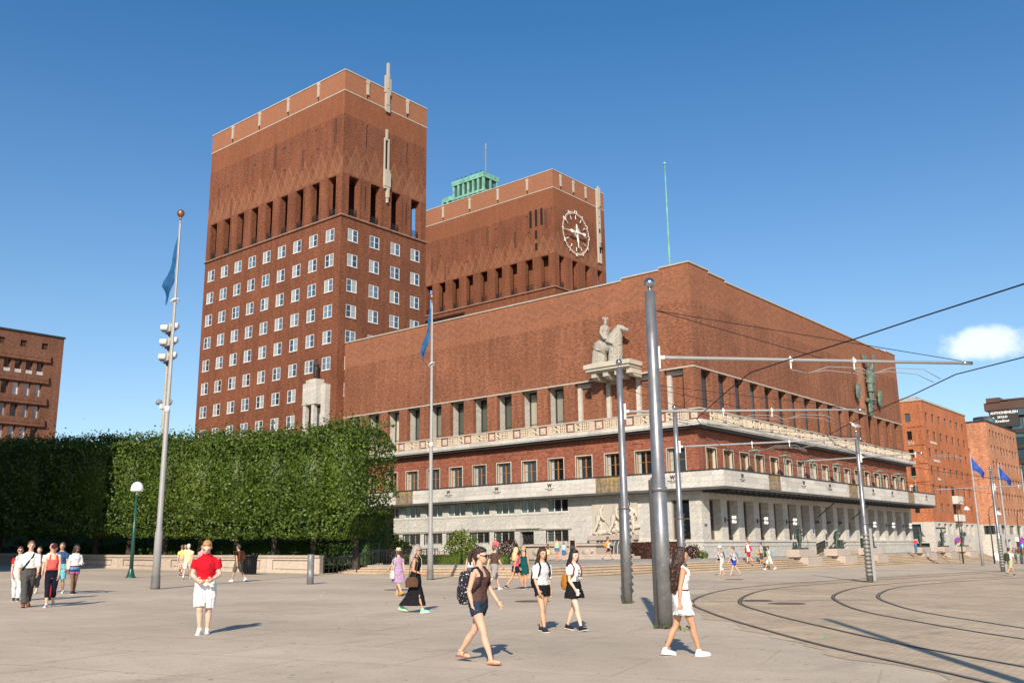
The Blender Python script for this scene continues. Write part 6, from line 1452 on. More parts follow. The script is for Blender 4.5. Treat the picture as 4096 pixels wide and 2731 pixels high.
        mb.tube([s.U((0,-.006,1.43))*k, s.Hd((0,.0,1.56))*k], [.05*k, .05*k], 12)
    def hand(s, mb, side, curl=35, spread=1.):
        sh, el, wr, d = s.arm[side]; up = Vector((0,0,1)); lat = d.cross(Vector((0,1,0))); 
        pal = Vector((-side,0,0)); pal = (pal-d*pal.dot(d)).normalized(); fwd = d.cross(pal).normalized()*side*-1
        if fwd.y < 0: fwd = -fwd
        k = s.k*(1.0 if s.sex == 'f' else 1.1)
        w = wr*s.k
        mb.loft([[w+d*t*k+fwd*(a*wd*k)+pal*(b*th*k) for a, b in ((-1,-1),(0,-1.25),(1,-1),(1.1,0),(1,1),(0,1.25),(-1,1),(-1.1,0))] for t, wd, th in ((-.02,.024,.019),(.02,.030,.016),(.06,.038,.014),(.085,.037,.012))])
        c = radians(curl)
        for i, (o, L) in enumerate(((.030,.068),(.010,.076),(-.010,.071),(-.030,.056))):
            b = w+d*.078*k+fwd*o*k*spread; d1 = d*cos(c*.5)+pal*sin(c*.5); d2 = d*cos(c*1.4)+pal*sin(c*1.4); m1 = b+d1*L*.5*k; mb.tube([b, m1, m1+d2*L*.35*k, m1+d2*L*.5*k], [.0095*k,.009*k,.008*k,.004*k], 6)
        b = w+d*.025*k+fwd*.030*k; t1 = (d*.65+fwd*.62+pal*.35).normalized(); m1 = b+t1*.04*k; mb.tube([b, m1, m1+(d*.85+pal*.45).normalized()*.034*k], [.012*k,.011*k,.006*k], 6)
    def palm(s, side): sh, el, wr, d = s.arm[side]; return (wr+d*.085)*s.k
    # ---- clothing pieces
    def skirt(s, mb, zt, zb, flare, off=.026, n=24):
        T = TORSO[s.sex]; rings = []; N = 7
        for i in range(N+1):
            z = zt+(zb-zt)*i/N; w = None
            for a, b in zip(T, T[1:]):
                if a[0] <= max(z, .9) <= b[0]: f = (max(z,.9)-a[0])/(b[0]-a[0]); rx, ry, yo = (a[q]+(b[q]-a[q])*f for q in (1,2,3)); break
            rx, ry = rx*s.bulk+off, ry*s.bulk+off
            if z < .86:
                pts = []
                for side in (-1, 1):
                    h, k, an, _ = s.leg[side]; zz = z+s.dz
                    p = h.lerp(k, min(1, (h.z-zz)/max(.05, h.z-k.z))) if zz > k.z else k.lerp(an, min(1, (k.z-zz)/max(.05, k.z-an.z))); pts.append(p)
                y0, y1 = min(p.y for p in pts), max(p.y for p in pts); fl = flare*(.86-z); ry = max(.09+fl, (y1-y0)/2+.085+fl*.4); yo = (y0+y1)/2; rx = max(.155, .20-.09*(.86-z))+fl; ry = max(ry, .142)
            f2 = .012*(.9-z)*6 if z < .9 else 0
            ex = 1-.45*min(1, max(0, (.92-z)/.12)); se = lambda v: (abs(v)**ex)*(1 if v >= 0 else -1)
            rings.append([s.U(((rx+f2*cos(5*2*pi*j/n)*.5)*se(cos(2*pi*j/n)), yo+(ry+f2*sin(7*2*pi*j/n)*.4)*se(sin(2*pi*j/n)), z)) for j in range(n)])
        mb.loft(s.K(rings))
    def straps(s, mb, z=1.28, r=.018, x=.085):
        for sd in (-1, 1): mb.tube([s.U((sd*x, .112, z))*s.k, s.U((sd*x*.98, .085, 1.36))*s.k, s.U((sd*x*.95, .0, 1.425))*s.k, s.U((sd*x*.95, -.075, 1.37))*s.k, s.U((sd*x, -.095, z))*s.k], r*s.k, 8)
    def hair(s, mb, kind, length=1.2, wave=0.):
        k = s.k; M = (Matrix.Rotation(s.hy, 3, 'Z') @ Matrix.Rotation(s.hp-s.lean, 3, 'X'))
        e = lambda c, r: mb.ell(s.Hd(c)*k, r[0]*k*1.09, r[1]*k*1.09, r[2]*k*1.09, 14, 10, M)
        e((0,-.020,1.635), (.081,.094,.088)); e((0,-.045,1.60), (.078,.070,.09))
        if kind == 'short': e((0,.028,1.682), (.060,.052,.030)); return
        if kind == 'crop': return
        e((0,.015,1.672), (.070,.07,.042))
        if kind == 'bun': e((0,-.10,1.665), (.045,.045,.042)); return
        if kind == 'pony': mb.tube([s.Hd((0,-.085,1.63))*k, s.Hd((0,-.15,1.62))*k, s.Hd((0,-.165,1.53))*k, s.Hd((0,-.14,1.44))*k], [.03*k,.038*k,.035*k,.01*k], 8); return
        rr = random.Random(int(length*100)); n = 15
        for i in range(n):
            a = radians(-100+200*i/(n-1)); sx, sy = -sin(a), -cos(a); top = s.Hd((sx*.066, sy*.078-.01, 1.63)); z1 = length-.06*rr.random()
            pts = [s.Hd((sx*.03, sy*.04, 1.70)), top, s.Hd((sx*.082, sy*.094-.012, 1.53))]
            wv = lambda q: wave*sin(q*5+i*1.7)
            for q, z in enumerate([1.42-(1.42-z1)*j/4 for j in range(5)]):
                out = 1.0 if sy < 0.3 else .75; bx, by = sx*(.10+.02*q/4), min(sy*.10, .0)-.055 if sy < .2 else .075; pts.append(s.U((bx+wv(q), by*out+wv(q+2), z)))
            mb.tube([p*k for p in pts], [.03*k,.033*k,.030*k,.032*k,.03*k,.029*k,.024*k,.012*k], 7)
def person(name_label, x, y, phi, fig, parts, vox=.016, z=None, hold=None, curl=(30,30), hair=None, hairc=(.05,.03,.02), skinc=FAIR, eyes=False, cat='person'):
    """phi: heading in the picture plane, 0 right, 90 away, 180 left, 270 towards the camera"""
    t = thing('person', name_label, cat, (x, y, gz(x, y) if z is None else z), YAW+radians(phi)-pi/2); f = fig; k = f.k; sk = skin(skinc)
    b = MB(); f.torso(b); f.legs(b, 2.0); f.arms(b, 2.0); f.feet(b); f.headmesh(b); hd = MB(); f.hand(hd, -1, curl[0]); f.hand(hd, 1, curl[1])
    blob(b, vox*.75, 2, 'body', sk, t, hd)
    if hair: h = MB(); f.hair(h, *hair[:1], **(hair[1] if len(hair) > 1 else {})); blob(h, vox*.75, 1, 'hair', hairm(hairc), t, None, (HRT, .022))
    if eyes:
        for sd in (-1, 1): m = MB(); m.ell(f.Hd((sd*.030,.092,1.598))*k, .013*k, .008*k, .006*k, 8, 5); m.build('eye', flat('eye_dark', (.02,.014,.012), .25), t, True); m = MB(); m.tube([f.Hd((sd*.014,.101,1.617))*k, f.Hd((sd*.03,.102,1.622))*k, f.Hd((sd*.052,.09,1.616))*k], .0045*k, 5); m.build('eyebrow', hairm(hairc), t)
        m = MB(); m.tube([f.Hd((-.022,.098,1.546))*k, f.Hd((0,.107,1.545))*k, f.Hd((.022,.098,1.546))*k], [.004*k,.008*k,.004*k], 6); m.build('lips', flat('lips', (.42,.13,.11), .4), t)
    for p in parts:
        nm, mat, fn = p[:3]; m = MB(); v = p[3] if len(p) > 3 else vox; fn(f, m)
        if v: blob(m, v*.8, 1, nm, mat, t, None, (CLO, .026) if nm not in ('shoes',) else None)
        else: m.build(nm, mat, t, True)
    return t
# reusable garments
def top(nm, c, sl=.55, z0=.93, z1=1.425, off=.017, tank=False, **kw):
    def fn(f, m):
        f.torso(m, z0, 1.295 if tank else z1, off)
        if tank: f.straps(m, 1.27, .024)
        elif sl: f.arms(m, sl, off, shape=lambda t, r: r+(.008 if t > .3 else .004))
    return (nm, cloth(c, **kw), fn)
def bottoms(nm, c, frac, zt=1.03, off=.02, loose=0., **kw):
    def fn(f, m): f.torso(m, .80, zt, off); f.legs(m, frac, off, shape=lambda t, r: r+loose*min(1, max(0, t)))
    return (nm, cloth(c, **kw), fn)
def trousers(c, loose=.012): return ('trousers', cloth(c), lambda f, m: (f.torso(m, .80, 1.04, .02), f.legs(m, 1.96, .014, shape=lambda t, r: max(r+loose, .058 if t > 1 else 0))))
def shoes(c, sole=(.75,.74,.72)): return [('shoes', cloth(c), lambda f, m: f.feet(m, .006), .012), ('soles', cloth(sole), lambda f, m: f.soles(m), 0)]
def bareshoes(c): return [('soles', cloth(c), lambda f, m: f.soles(m, .012), 0), ('straps', cloth(c), lambda f, m: [f.limb(m, [f.leg[s][2]+Vector((-.045,.09,-.035)), f.leg[s][2]+Vector((0,.085,-.008)), f.leg[s][2]+Vector((.045,.09,-.035))], [.008]*3) or f.limb(m, [f.leg[s][2]+Vector((-.04,0,.0)), f.leg[s][2]+Vector((0,.04,.0)), f.leg[s][2]+Vector((.04,0,.0)), f.leg[s][2]+Vector((0,-.04,.0)), f.leg[s][2]+Vector((-.04,0,0))], [.006]*5) for s in (-1, 1)], 0)]
def skirt(nm, c, zt, zb, fl, **kw): return (nm, cloth(c, **kw), lambda f, m: f.skirt(m, zt, zb, fl))
def backpack(c, w=.15, h=.21, zc=1.17, d=.10, strap=None, **kw):
    def fn(f, m):
        k = f.k; c0 = (0,-.19,zc); M = Matrix.Rotation(-f.lean, 3, 'X')
        for dy, sx, sz, zo in ((0,1,1,0), (-.045,.78,.5,-.3)): m.loft([[f.U((w*sx*a*q, -.12-d+dy+d*b*(.5+.5*q), zc+h*(sz*t+zo)))*k for a, b in ((-.5,-1),(.5,-1),(.9,-.6),(1,.2),(.85,1),(-.85,1),(-1,.2),(-.9,-.6))] for t, q in ((-1,.62),(-.9,.88),(-.5,1),(.1,1),(.5,.95),(.78,.8),(.93,.58),(1,.3))])
    def st(f, m):
        for sd in (-1, 1): m.tube([f.U((sd*.09,-.11,1.30))*f.k, f.U((sd*.09,-.07,1.41))*f.k, f.U((sd*.095,.02,1.432))*f.k, f.U((sd*.11,.105,1.34))*f.k, f.U((sd*.135,.10,1.2))*f.k, f.U((sd*.15,.0,1.08))*f.k, f.U((sd*.12,-.1,1.02))*f.k], .019*f.k, 6)
    return [('backpack', cloth(c, **kw), fn, .02), ('shoulder_strap', cloth(strap or c), st, 0)]
def bag(c, side, z=.80, w=.15, h=.13, d=.06, yo=-.02, **kw):
    def fn(f, m): k = f.k; x = side*(.26); m.loft([[f.U((x+d*b, yo+w*a*sc, z+h*t))*k for a, b in ((-1,-.5),(-.6,-1),(.6,-1),(1,-.5),(1,.5),(.6,1),(-.6,1),(-1,.5))] for t, sc in ((-1,.8),(-.9,.97),(0,1),(.7,.85),(1,.6))])
    def st(f, m): k = f.k; x = side*.255; m.tube([f.U((x,yo-.08,z+h))*k, f.U((side*.19,-.09,1.25))*k, f.U((side*.12,-.01,1.44))*k, f.U((side*.19,.10,1.25))*k, f.U((x,yo+.08,z+h))*k], .011*k, 6)
    return [('handbag', cloth(c, **kw), fn, .016), ('bag_strap', cloth(c), st, 0)]
def cross_strap(c): return ('shoulder_strap', cloth(c), lambda f, m: m.tube([f.U(p)*f.k for p in ((-.10,-.02,1.445),(-.05,.12,1.32),(.05,.135,1.18),(.16,.10,1.02),(.17,0,.97),(.12,-.13,1.05),(0,-.14,1.25),(-.10,-.09,1.41),(-.10,-.02,1.445))], .022*f.k, 6), 0)
def glasses(): return ('sunglasses', flat('sunglass_black', (.008,.008,.01), .1, .6), lambda f, m: [m.ell(f.Hd((sd*.032,.103,1.598))*f.k, .031*f.k, .012*f.k, .025*f.k, 10, 6, Matrix.Rotation(f.hy, 3, 'Z')) for sd in (-1, 1)]+[m.tube([f.Hd(p)*f.k for p in ((-.078,-.01,1.605),(-.066,.075,1.605),(-.03,.108,1.606),(.03,.108,1.606),(.066,.075,1.605),(.078,-.01,1.605))], .006*f.k, 5)], 0)
def hat(c, brim=.13, h=.10, bandc=None):
    def fn(f, m):
        M = Matrix.Rotation(f.hy, 3, 'Z') @ Matrix.Rotation(f.hp-f.lean, 3, 'X'); c0 = f.Hd((0,-.008,1.665))*f.k; m.loft([[c0+(M @ Vector((r*cos(2*pi*i/18), r*1.12*sin(2*pi*i/18), zz)))*f.k for i in range(18)] for r, zz in ((brim,-.02),(brim,-.008),(.092,.0),(.088,.05),(.078,h),(.03,h-.012))])
    return ('hat', cloth(c), fn, 0)
def cap(c): 
    def fn(f, m):
        M = Matrix.Rotation(f.hy, 3, 'Z') @ Matrix.Rotation(f.hp-f.lean, 3, 'X'); m.ell(f.Hd((0,-.006,1.64))*f.k, .088*f.k, .105*f.k, .085*f.k, 14, 8, M)
        m.loft([[f.Hd((w*a, y, z))*f.k for a in (-1,-.5,0,.5,1)]+[f.Hd((w*a, y, z-.012))*f.k for a in (1,.5,0,-.5,-1)] for y, w, z in ((.07,.075,1.655),(.12,.07,1.645),(.165,.045,1.635))])
    return ('cap', cloth(c), fn, .012)
def phone(side): return ('phone', flat('phone_white', (.7,.7,.7), .3), lambda f, m: m.bevbox(*[v for a, r in zip(f.palm(side), (.012,.036,.065)) for v in (a-r, a+r)], .006), 0)
WALK = dict(L=(24,6,6), R=(-20,22,-22), AL=(-22,8,12,4), AR=(20,8,18,8)); WALK2 = dict(L=(-20,22,-22), R=(24,6,6), AL=(20,8,18,8), AR=(-22,8,12,4))
SHORT = dict(L=(14,6,2), R=(-10,14,-12), AL=(-12,8,10,4), AR=(10,8,14,6)); SHORT2 = dict(L=(-10,14,-12), R=(14,6,2), AL=(10,8,14,6), AR=(-12,8,10,4)); STAND = dict(L=(2,2,0), R=(-2,2,0), AL=(2,8,12,4), AR=(0,8,10,4))
def people():
    V = .011
    f = Fig(1.74,'m', lean=5, L=(-5,5,0), R=(14,26,-12), AL=(6,14,66,34), AR=(6,14,66,34), head=(0,-26), bulk=1.04)
    t = person('man in red polo shirt and white shorts looking down at his hands', 23.06,-62.5, 282, f, [top('polo_shirt', (.52,.008,.02), .6, .90, 1.44), ('shorts', cloth((.78,.76,.72), .06), lambda f, m: (f.torso(m, .80, 1.0, .018), f.legs(m, .98, .02, shape=lambda t, r: r+.03*min(1, max(0, t*1.2)))))]+shoes((.78,.77,.74)), V, hair=('short',), hairc=(.42,.22,.09), skinc=PALE, eyes=True, curl=(55,55))
    m = MB(); m.ell((f.palm(1)+f.palm(-1))/2, .03,.03,.035,8,6); m.build('orange_wrapper', flat('orange', (.8,.22,.03), .5), t, True)
    m = MB(); q = f.U((-.075,.135,1.27))*f.k; m.box(q.x-.010,q.x+.010,q.y-.012,q.y+.004,q.z-.024,q.z+.03); m.box(q.x-.022,q.x+.022,q.y-.012,q.y+.004,q.z-.024,q.z-.014); m.build('shirt_emblem', flat('emblem_black', (.02,.02,.02)), t)
    m = MB(); f.torso(m, 1.42, 1.475, .02); m.build('collar', cloth((.52,.008,.02)), t, True)
    f = Fig(1.64,'f', lean=3, L=(-20,20,-4), R=(22,4,6), AL=(18,10,30,16), AR=(-8,8,25,10), head=(8,-4), twist=6)
    person('woman in brown tank top and denim shorts with spotted backpack striding right', 30.25,-62.57, 324, f, [top('tank_top', (.085,.045,.038), 0, .94, tank=True), bottoms('denim_shorts', (.022,.035,.06), .36, 1.02, .016, .012, var=.3), glasses()]+backpack((.02,.02,.026), .15, .24, 1.12, .11, pat='dots', c2=(.6,.58,.6))+bareshoes((.30,.12,.06)), V, hair=('pony',), hairc=(.035,.018,.012), skinc=FAIR, eyes=True)
    f = Fig(1.63,'f', lean=2, L=(-14,14,-6), R=(20,8,2), AL=(10,8,14,4), AR=(-14,10,12,4), head=(4,0))
    t = person('woman in white mini dress with long dark wavy hair walking right', 32.04,-59.82, 4, f, [top('dress_top', (.78,.76,.73), 0, 1.0, tank=True, var=.06), skirt('dress_skirt', (.80,.78,.75), 1.04, .66, .10, var=.06), ('belt', cloth((.14,.06,.035)), lambda f, m: f.torso(m, 1.035, 1.062, .024), 0), phone(1)]+shoes((.78,.76,.73)), V, hair=('long', dict(length=1.02, wave=.022)), hairc=(.040,.016,.010), skinc=TAN, eyes=True)
    f = Fig(1.61,'f', lean=2, L=(-10,6,-4), R=(15,8,2), AL=(-4,9,12,4), AR=(6,9,22,8), head=(-6,-2))
    person('girl in white blouse and black shorts with long brown hair', 27.74,-57.85, 300, f, [top('blouse', (.74,.73,.73), .95, .96, var=.05, c2=(.22,.22,.25), pat='vstripe', off=.022), bottoms('shorts', (.012,.012,.014), .34, 1.03, .018, .02)]+backpack((.012,.012,.014), .13, .22, 1.10, .10)+shoes((.03,.03,.034)), V, hair=('long', dict(length=1.06)), hairc=(.045,.020,.013), skinc=ASIA, eyes=True)
    f = Fig(1.59,'f', lean=2, L=(-14,12,-6), R=(20,6,10), AL=(-10,10,10,4), AR=(10,10,30,10), head=(-10,-6))
    t = person('smiling girl in lettered white t-shirt and black flared skirt with orange backpack', 28.08,-57.24, 314, f, [top('t_shirt', (.78,.77,.75), .62, .98, var=.05, off=.024), skirt('flared_skirt', (.012,.012,.013), 1.06, .70, .30), ('headband', cloth((.30,.10,.03)), lambda f, m: m.tube([f.Hd(p)*f.k for p in ((-.08,.02,1.63),(-.05,.03,1.70),(0,.03,1.72),(.05,.03,1.70),(.08,.02,1.63))], .008*f.k, 5), 0), phone(1)]+backpack((.42,.17,.03), .13, .18, 1.05, .09, strap=(.20,.05,.03))+shoes((.02,.02,.024)), V, hair=('long', dict(length=1.12)), hairc=(.012,.009,.009), skinc=PALE, eyes=True)
    k = f.k; fwd = f.U((0,1,1.2))-f.U((0,0,1.2))
    m = MB(); 
    for x0, x1, z0, z1 in ((-.028,.028,1.155,1.30), (-.095,.095,1.085,1.155)): m.box(x0*k, x1*k, .0, .006, z0*k+f.dz*k, z1*k+f.dz*k)
    pr = m.build('shirt_print', flat('print_black', (.015,.015,.015)), t, loc=(0, .150*k, 0)); WT = flat('print_white', (.75,.75,.74))
    for s_, xx, zz, sz in (('M',0,1.235,.07), ('O',0,1.165,.07), ('CHBA',0,1.095,.072)): l = link('letters', text_mesh('letters', s_, sz*k, .001, WT, .002), pr, (xx, .009, zz*k+f.dz*k)); l.rotation_euler = (pi/2,0,pi)
    f = Fig(1.70,'f', lean=2, L=(-18,20,-14), R=(18,4,4), AL=(-18,10,22,6), AR=(0,12,72,30), head=(-4,-4))
    t = person('slim woman in long black dress with long grey hair, sunglasses and brown handbag', 21.66,-55.44, 350, f, [top('dress_top', (.010,.010,.011), 0, .98, tank=True), skirt('long_skirt', (.010,.010,.011), 1.06, .20, -.02), glasses()]+bag((.10,.05,.03), 1, .80, .17, .13, .07)+shoes((.30,.85,.40), (.8,.85,.78)), V, hair=('long', dict(length=1.2)), hairc=(.34,.29,.25), skinc=TAN)
    m = MB(); m.tube([f.Hd(p)*f.k for p in ((.075,.0,1.59),(.05,.07,1.50))]+[f.U(p)*f.k for p in ((.02,.15,1.38),(.04,.17,1.1),(.07,.17,.95))], .005, 4); m.build('earphone_cord', WHITE, t)
    # left group
    f = Fig(1.78,'m', lean=3, **dict(WALK2, L=(-16,18,-16), R=(18,6,6))); 
    person('man in white shirt and grey trousers with black strap across his chest', 12.13,-61.13, 300, f, [top('shirt', (.76,.75,.73), 1.2, .97, 1.44, .018, var=.06), trousers((.075,.072,.07)), cross_strap((.012,.012,.014)), ('belt', cloth((.08,.035,.02)), lambda f, m: f.torso(m, .985, 1.02, .022), 0)]+shoes((.22,.085,.03), (.10,.04,.02)), .014, hair=('short',), hairc=(.16,.085,.045), skinc=FAIR, eyes=True)
    f = Fig(1.70,'f', lean=0, belly=.12, **dict(SHORT2), head=(0,-8))
    person('pregnant woman in coral top and navy leggings with maroon cap', 12.52,-60.66, 290, f, [top('camisole', (.72,.10,.085), 0, .88, tank=True, off=.016), ('leggings', cloth((.010,.011,.022)), lambda f, m: (f.torso(m, .80, 1.02, .018), f.legs(m, 1.55, .014))), cap((.075,.015,.022))]+shoes((.45,.44,.44)), .014, hair=('crop',), hairc=(.10,.05,.03), skinc=FAIR, eyes=True)
    f = Fig(1.72,'m', **SHORT); person('bald man in white shirt and red trousers half hidden behind the coral top', 8.91,-59.06, 285, f, [top('shirt', (.72,.71,.69), .7, .95), trousers((.36,.02,.025))]+shoes((.03,.02,.02), (.03,.03,.03)), .018, skinc=FAIR)
    f = Fig(1.74,'m', **SHORT2); person('man in blue shirt and aqua shorts behind the coral top', 5.43,-57.13, 280, f, [top('shirt', (.03,.085,.19), .6, .93), bottoms('shorts', (.16,.52,.60), .95, 1.02, .02, .02)]+shoes((.6,.58,.55)), .018, hair=('crop',), hairc=(.10,.08,.07), skinc=TAN)
    f = Fig(1.67,'f', L=(-3,3,0), R=(8,5,0), AL=(8,12,78,20), AR=(-4,12,14,0), head=(20,0)); person('girl in white knit top and striped blue shorts with dark curly hair', 6.04,-56.92, 318, f, [top('knit_top', (.72,.70,.68), 1.9, .99, off=.02), bottoms('shorts', (.02,.035,.12), .42, 1.05, .018, .02, pat='bands', c2=(.02,.30,.30)), glasses()]+shoes((.03,.03,.05)), .014, hair=('long', dict(length=1.3, wave=.02)), hairc=(.022,.012,.010), skinc=BROWN)
    f = Fig(1.60,'f', **SHORT); person('woman in red cardigan and white trousers at the left edge', 9.08,-60.12, 295, f, [top('vest', (.74,.73,.71), 0, .92, tank=True), ('cardigan', cloth((.55,.02,.025)), lambda f, m: f.arms(m, .6, .02)), trousers((.74,.73,.71)), glasses()]+shoes((.05,.04,.04)), .016, hair=('bun',), hairc=(.13,.05,.03), skinc=FAIR)
    f = Fig(1.62,'f', **WALK); person('woman in black leggings mostly hidden between the white shirt and coral top', 4.82,-57.65, 285, f, [top('jacket', (.05,.045,.05), 1.8, .95), ('leggings', cloth((.02,.02,.022)), lambda f, m: (f.torso(m,.8,1.0,.01), f.legs(m,1.7,.01)))]+shoes((.5,.42,.3)), .02, hair=('crop',), hairc=(.08,.05,.03), skinc=FAIR)
    # middle distance, left
    f = Fig(1.74,'f', **WALK); person('woman in yellow blouse and patterned skirt walking away left of the yellow shirt man', -10.19,-42.96, 105, f, [top('blouse', (.72,.50,.16), .8, .95), skirt('skirt', (.62,.52,.42), 1.04, .42, .10, pat='floral', c2=(.22,.09,.08))]+shoes((.03,.03,.04)), .02, hair=('bun',), hairc=(.20,.10,.05), skinc=FAIR)
    f = Fig(1.81,'m', **WALK2); person('white-haired man in pale yellow shirt walking away behind the man in red', -5.37,-45.51, 95, f, [top('shirt', (.74,.60,.34), .6, .88, off=.03), bottoms('shorts', (.60,.56,.48), .95, 1.0, .02, .02)]+shoes((.75,.74,.72)), .02, hair=('crop',), hairc=(.62,.60,.58), skinc=FAIR)
    f = Fig(1.72,'f', **SHORT); person('woman in white blouse between the two yellow tops', -11.91,-41.71, 100, f, [top('blouse', (.70,.66,.66), .8, .93), skirt('skirt', (.6,.55,.55), 1.0, .45, .1)]+shoes((.7,.7,.7)), .024, hair=('crop',), hairc=(.36,.20,.10), skinc=FAIR)
    f = Fig(1.70,'f', **SHORT2); person('fair-haired walker in pink partly hidden behind the man in red', -9.81,-41.91, 100, f, [top('blouse', (.55,.30,.33), .8, .93), trousers((.5,.46,.42))]+shoes((.6,.6,.6)), .024, hair=('crop',), hairc=(.30,.15,.07), skinc=FAIR)
    f = Fig(1.82,'m', **WALK); person('man in black t-shirt with brown backpack walking left by the litter bin', -1.18,-45.29, 150, f, [top('t_shirt', (.015,.015,.017), .55, .93), bottoms('shorts', (.13,.115,.085), .98, 1.02, .02, .02)]+backpack((.17,.065,.03), .15, .23, 1.2, .10)+shoes((.78,.78,.77)), .018, hair=('crop',), hairc=(.05,.035,.03), skinc=TAN)
    f = Fig(1.63,'f', **dict(WALK2, AL=(40,14,14,0), AR=(-10,8,10,4))); person('woman in floral dress and straw hat with white bag walking away', 14.83,-49.58, 120, f, [top('dress_top', (.24,.24,.44), .35, .95, off=.02, pat='floral', c2=(.55,.28,.34)), skirt('dress_skirt', (.24,.24,.44), 1.1, .52, .16, pat='floral', c2=(.55,.28,.34)), hat((.52,.42,.28), .125, .10)]+bag((.72,.68,.64), -1, .80, .17, .14, .05, pat='dots', c2=(.6,.12,.10))+shoes((.72,.36,.03), (.72,.36,.03)), .015, hair=('crop',), hairc=(.08,.035,.02), skinc=FAIR)
    f = Fig(1.79,'m', **WALK); person('man in brown t-shirt and grey shorts walking right beside the blonde woman', 14.22,-43.71, 40, f, [top('t_shirt', (.10,.055,.045), .6, .92), bottoms('shorts', (.30,.28,.25), 1.0, 1.02, .022, .022)]+shoes((.6,.6,.6)), .016, hair=('crop',), hairc=(.14,.09,.06), skinc=FAIR)
    f = Fig(1.70,'f', **WALK2); person('blonde woman in pink top and navy shorts walking right', 14.55,-42.75, 25, f, [top('tank_top', (.68,.11,.16), 0, .96, tank=True), bottoms('shorts', (.012,.014,.035), .42, 1.03, .016, .012)]+shoes((.03,.03,.035)), .016, hair=('long', dict(length=1.22)), hairc=(.62,.45,.22), skinc=TAN)
    f = Fig(1.71,'f', **STAND); person('blonde woman in teal dress with black bag seen from behind', 14.48,-42.13, 75, f, [top('dress_top', (.005,.075,.075), 0, .95, tank=True), skirt('dress_skirt', (.005,.075,.075), 1.05, .58, .08)]+bag((.02,.02,.02), -1, .95, .12, .1, .05)+bareshoes((.3,.2,.12)), .016, hair=('bun',), hairc=(.55,.38,.18), skinc=TAN)
    f = Fig(1.53,'f', **SHORT); person('girl in striped white top half hidden behind the brown tank top', 12.01,-42.72, 70, f, [top('tank_top', (.74,.74,.74), 0, .93, tank=True, pat='stripe', c2=(.06,.06,.08)), bottoms('shorts', (.1,.14,.2), .4, 1.02, .016, .01)]+shoes((.6,.6,.6)), .016, hair=('long', dict(length=1.25)), hairc=(.26,.15,.08), skinc=FAIR)
    # right, on and below the steps
    f = Fig(1.74,'f', **SHORT); person('woman in white sun hat and grey trousers below the steps', 11.28,-18.68, 205, f, [top('tank_top', (.66,.65,.66), 0, .95, tank=True), ('trousers', cloth((.55,.54,.52)), lambda f, m: (f.torso(m,.8,1.02,.014), f.legs(m,1.5,.02))), ('waist_bag', cloth((.02,.02,.022)), lambda f, m: m.ell(f.U((0,.14,.98))*f.k, .13,.06,.07), 0), hat((.74,.74,.74), .12, .10), glasses()]+backpack((.03,.10,.14), .12, .2, 1.2, .07)+bareshoes((.35,.05,.03)), .02, hair=('crop',), hairc=(.2,.1,.05), skinc=FAIR)
    f = Fig(1.74,'f', **WALK); person('woman in bright blue shorts below the steps', 11.9,-18.15, 195, f, [top('top', (.62,.63,.66), 0, .95, tank=True), bottoms('shorts', (.01,.06,.50), .62, 1.03, .016, .016), ('waist_bag', cloth((.03,.025,.022)), lambda f, m: m.ell(f.U((0,.14,.98))*f.k, .13,.06,.08), 0)]+backpack((.06,.22,.30), .13, .2, 1.2, .08)+bareshoes((.05,.03,.02)), .02, hair=('bun',), hairc=(.10,.04,.025), skinc=FAIR)
    f = Fig(1.80,'m', **dict(WALK, L=(22,14,4))); person('boy in red cap and red-sleeved jersey coming down the steps', 5.35,-2.6, 200, f, [top('jersey', (.70,.70,.70), 0, .88, off=.02), ('sleeves', cloth((.55,.015,.02)), lambda f, m: f.arms(m, 1.5, .02)), bottoms('shorts', (.45,.02,.03), .8, .95, .02, .02), cap((.60,.01,.015))]+bag((.02,.02,.022), 1, .95, .14, .10, .07)+shoes((.35,.04,.04)), .02, z=.30, hair=('crop',), hairc=(.1,.05,.03), skinc=FAIR)
    f = Fig(1.84,'m', **dict(WALK2)); person('boy in pale yellow shirt and white shorts stepping off the lowest step', 6.4,-1.2, 185, f, [top('t_shirt', (.70,.66,.42), .6, .85, off=.025), bottoms('shorts', (.62,.66,.62), 1.05, .95, .025, .03)]+backpack((.12,.30,.50), .12, .18, 1.22, .08)+shoes((.75,.75,.75)), .02, hair=('crop',), hairc=(.03,.02,.018), skinc=TAN)
    f = Fig(1.80,'m', **SHORT); person('dark-haired boy with orange bag behind the pale yellow shirt on the steps', 5.3,-.2, 190, f, [top('t_shirt', (.45,.42,.46), .6, .88), bottoms('shorts', (.10,.07,.05), 1.0, .95, .02, .02), ('orange_bag', cloth((.72,.30,.02)), lambda f, m: m.ell(f.U((.12,.2,.95))*f.k, .1,.14,.13), 0)]+shoes((.05,.07,.2)), .02, z=.15, hair=('crop',), hairc=(.02,.016,.014), skinc=TAN)
    f = Fig(1.70,'m', **WALK); person('man in white t-shirt and khaki shorts with green backpack at the right edge', 25.39,-8.17, 20, f, [top('t_shirt', (.76,.75,.73), .6, .92), bottoms('shorts', (.42,.40,.24), 1.0, 1.02, .02, .02)]+backpack((.045,.05,.025), .15, .24, 1.16, .11)+shoes((.03,.03,.04)), .018, hair=('crop',), hairc=(.04,.025,.02), skinc=TAN)
    f = Fig(1.66,'m', **STAND); person('person in red shirt with black bag standing by the fourth bronze statue', 5.6,38.8, 80, f, [top('shirt', (.60,.05,.06), .8, .9), trousers((.05,.16,.30))]+bag((.02,.02,.025), 1, .95, .2, .13, .09)+shoes((.1,.1,.1)), .03, z=TZ, hair=('crop',), hairc=(.03,.02,.02), skinc=FAIR)
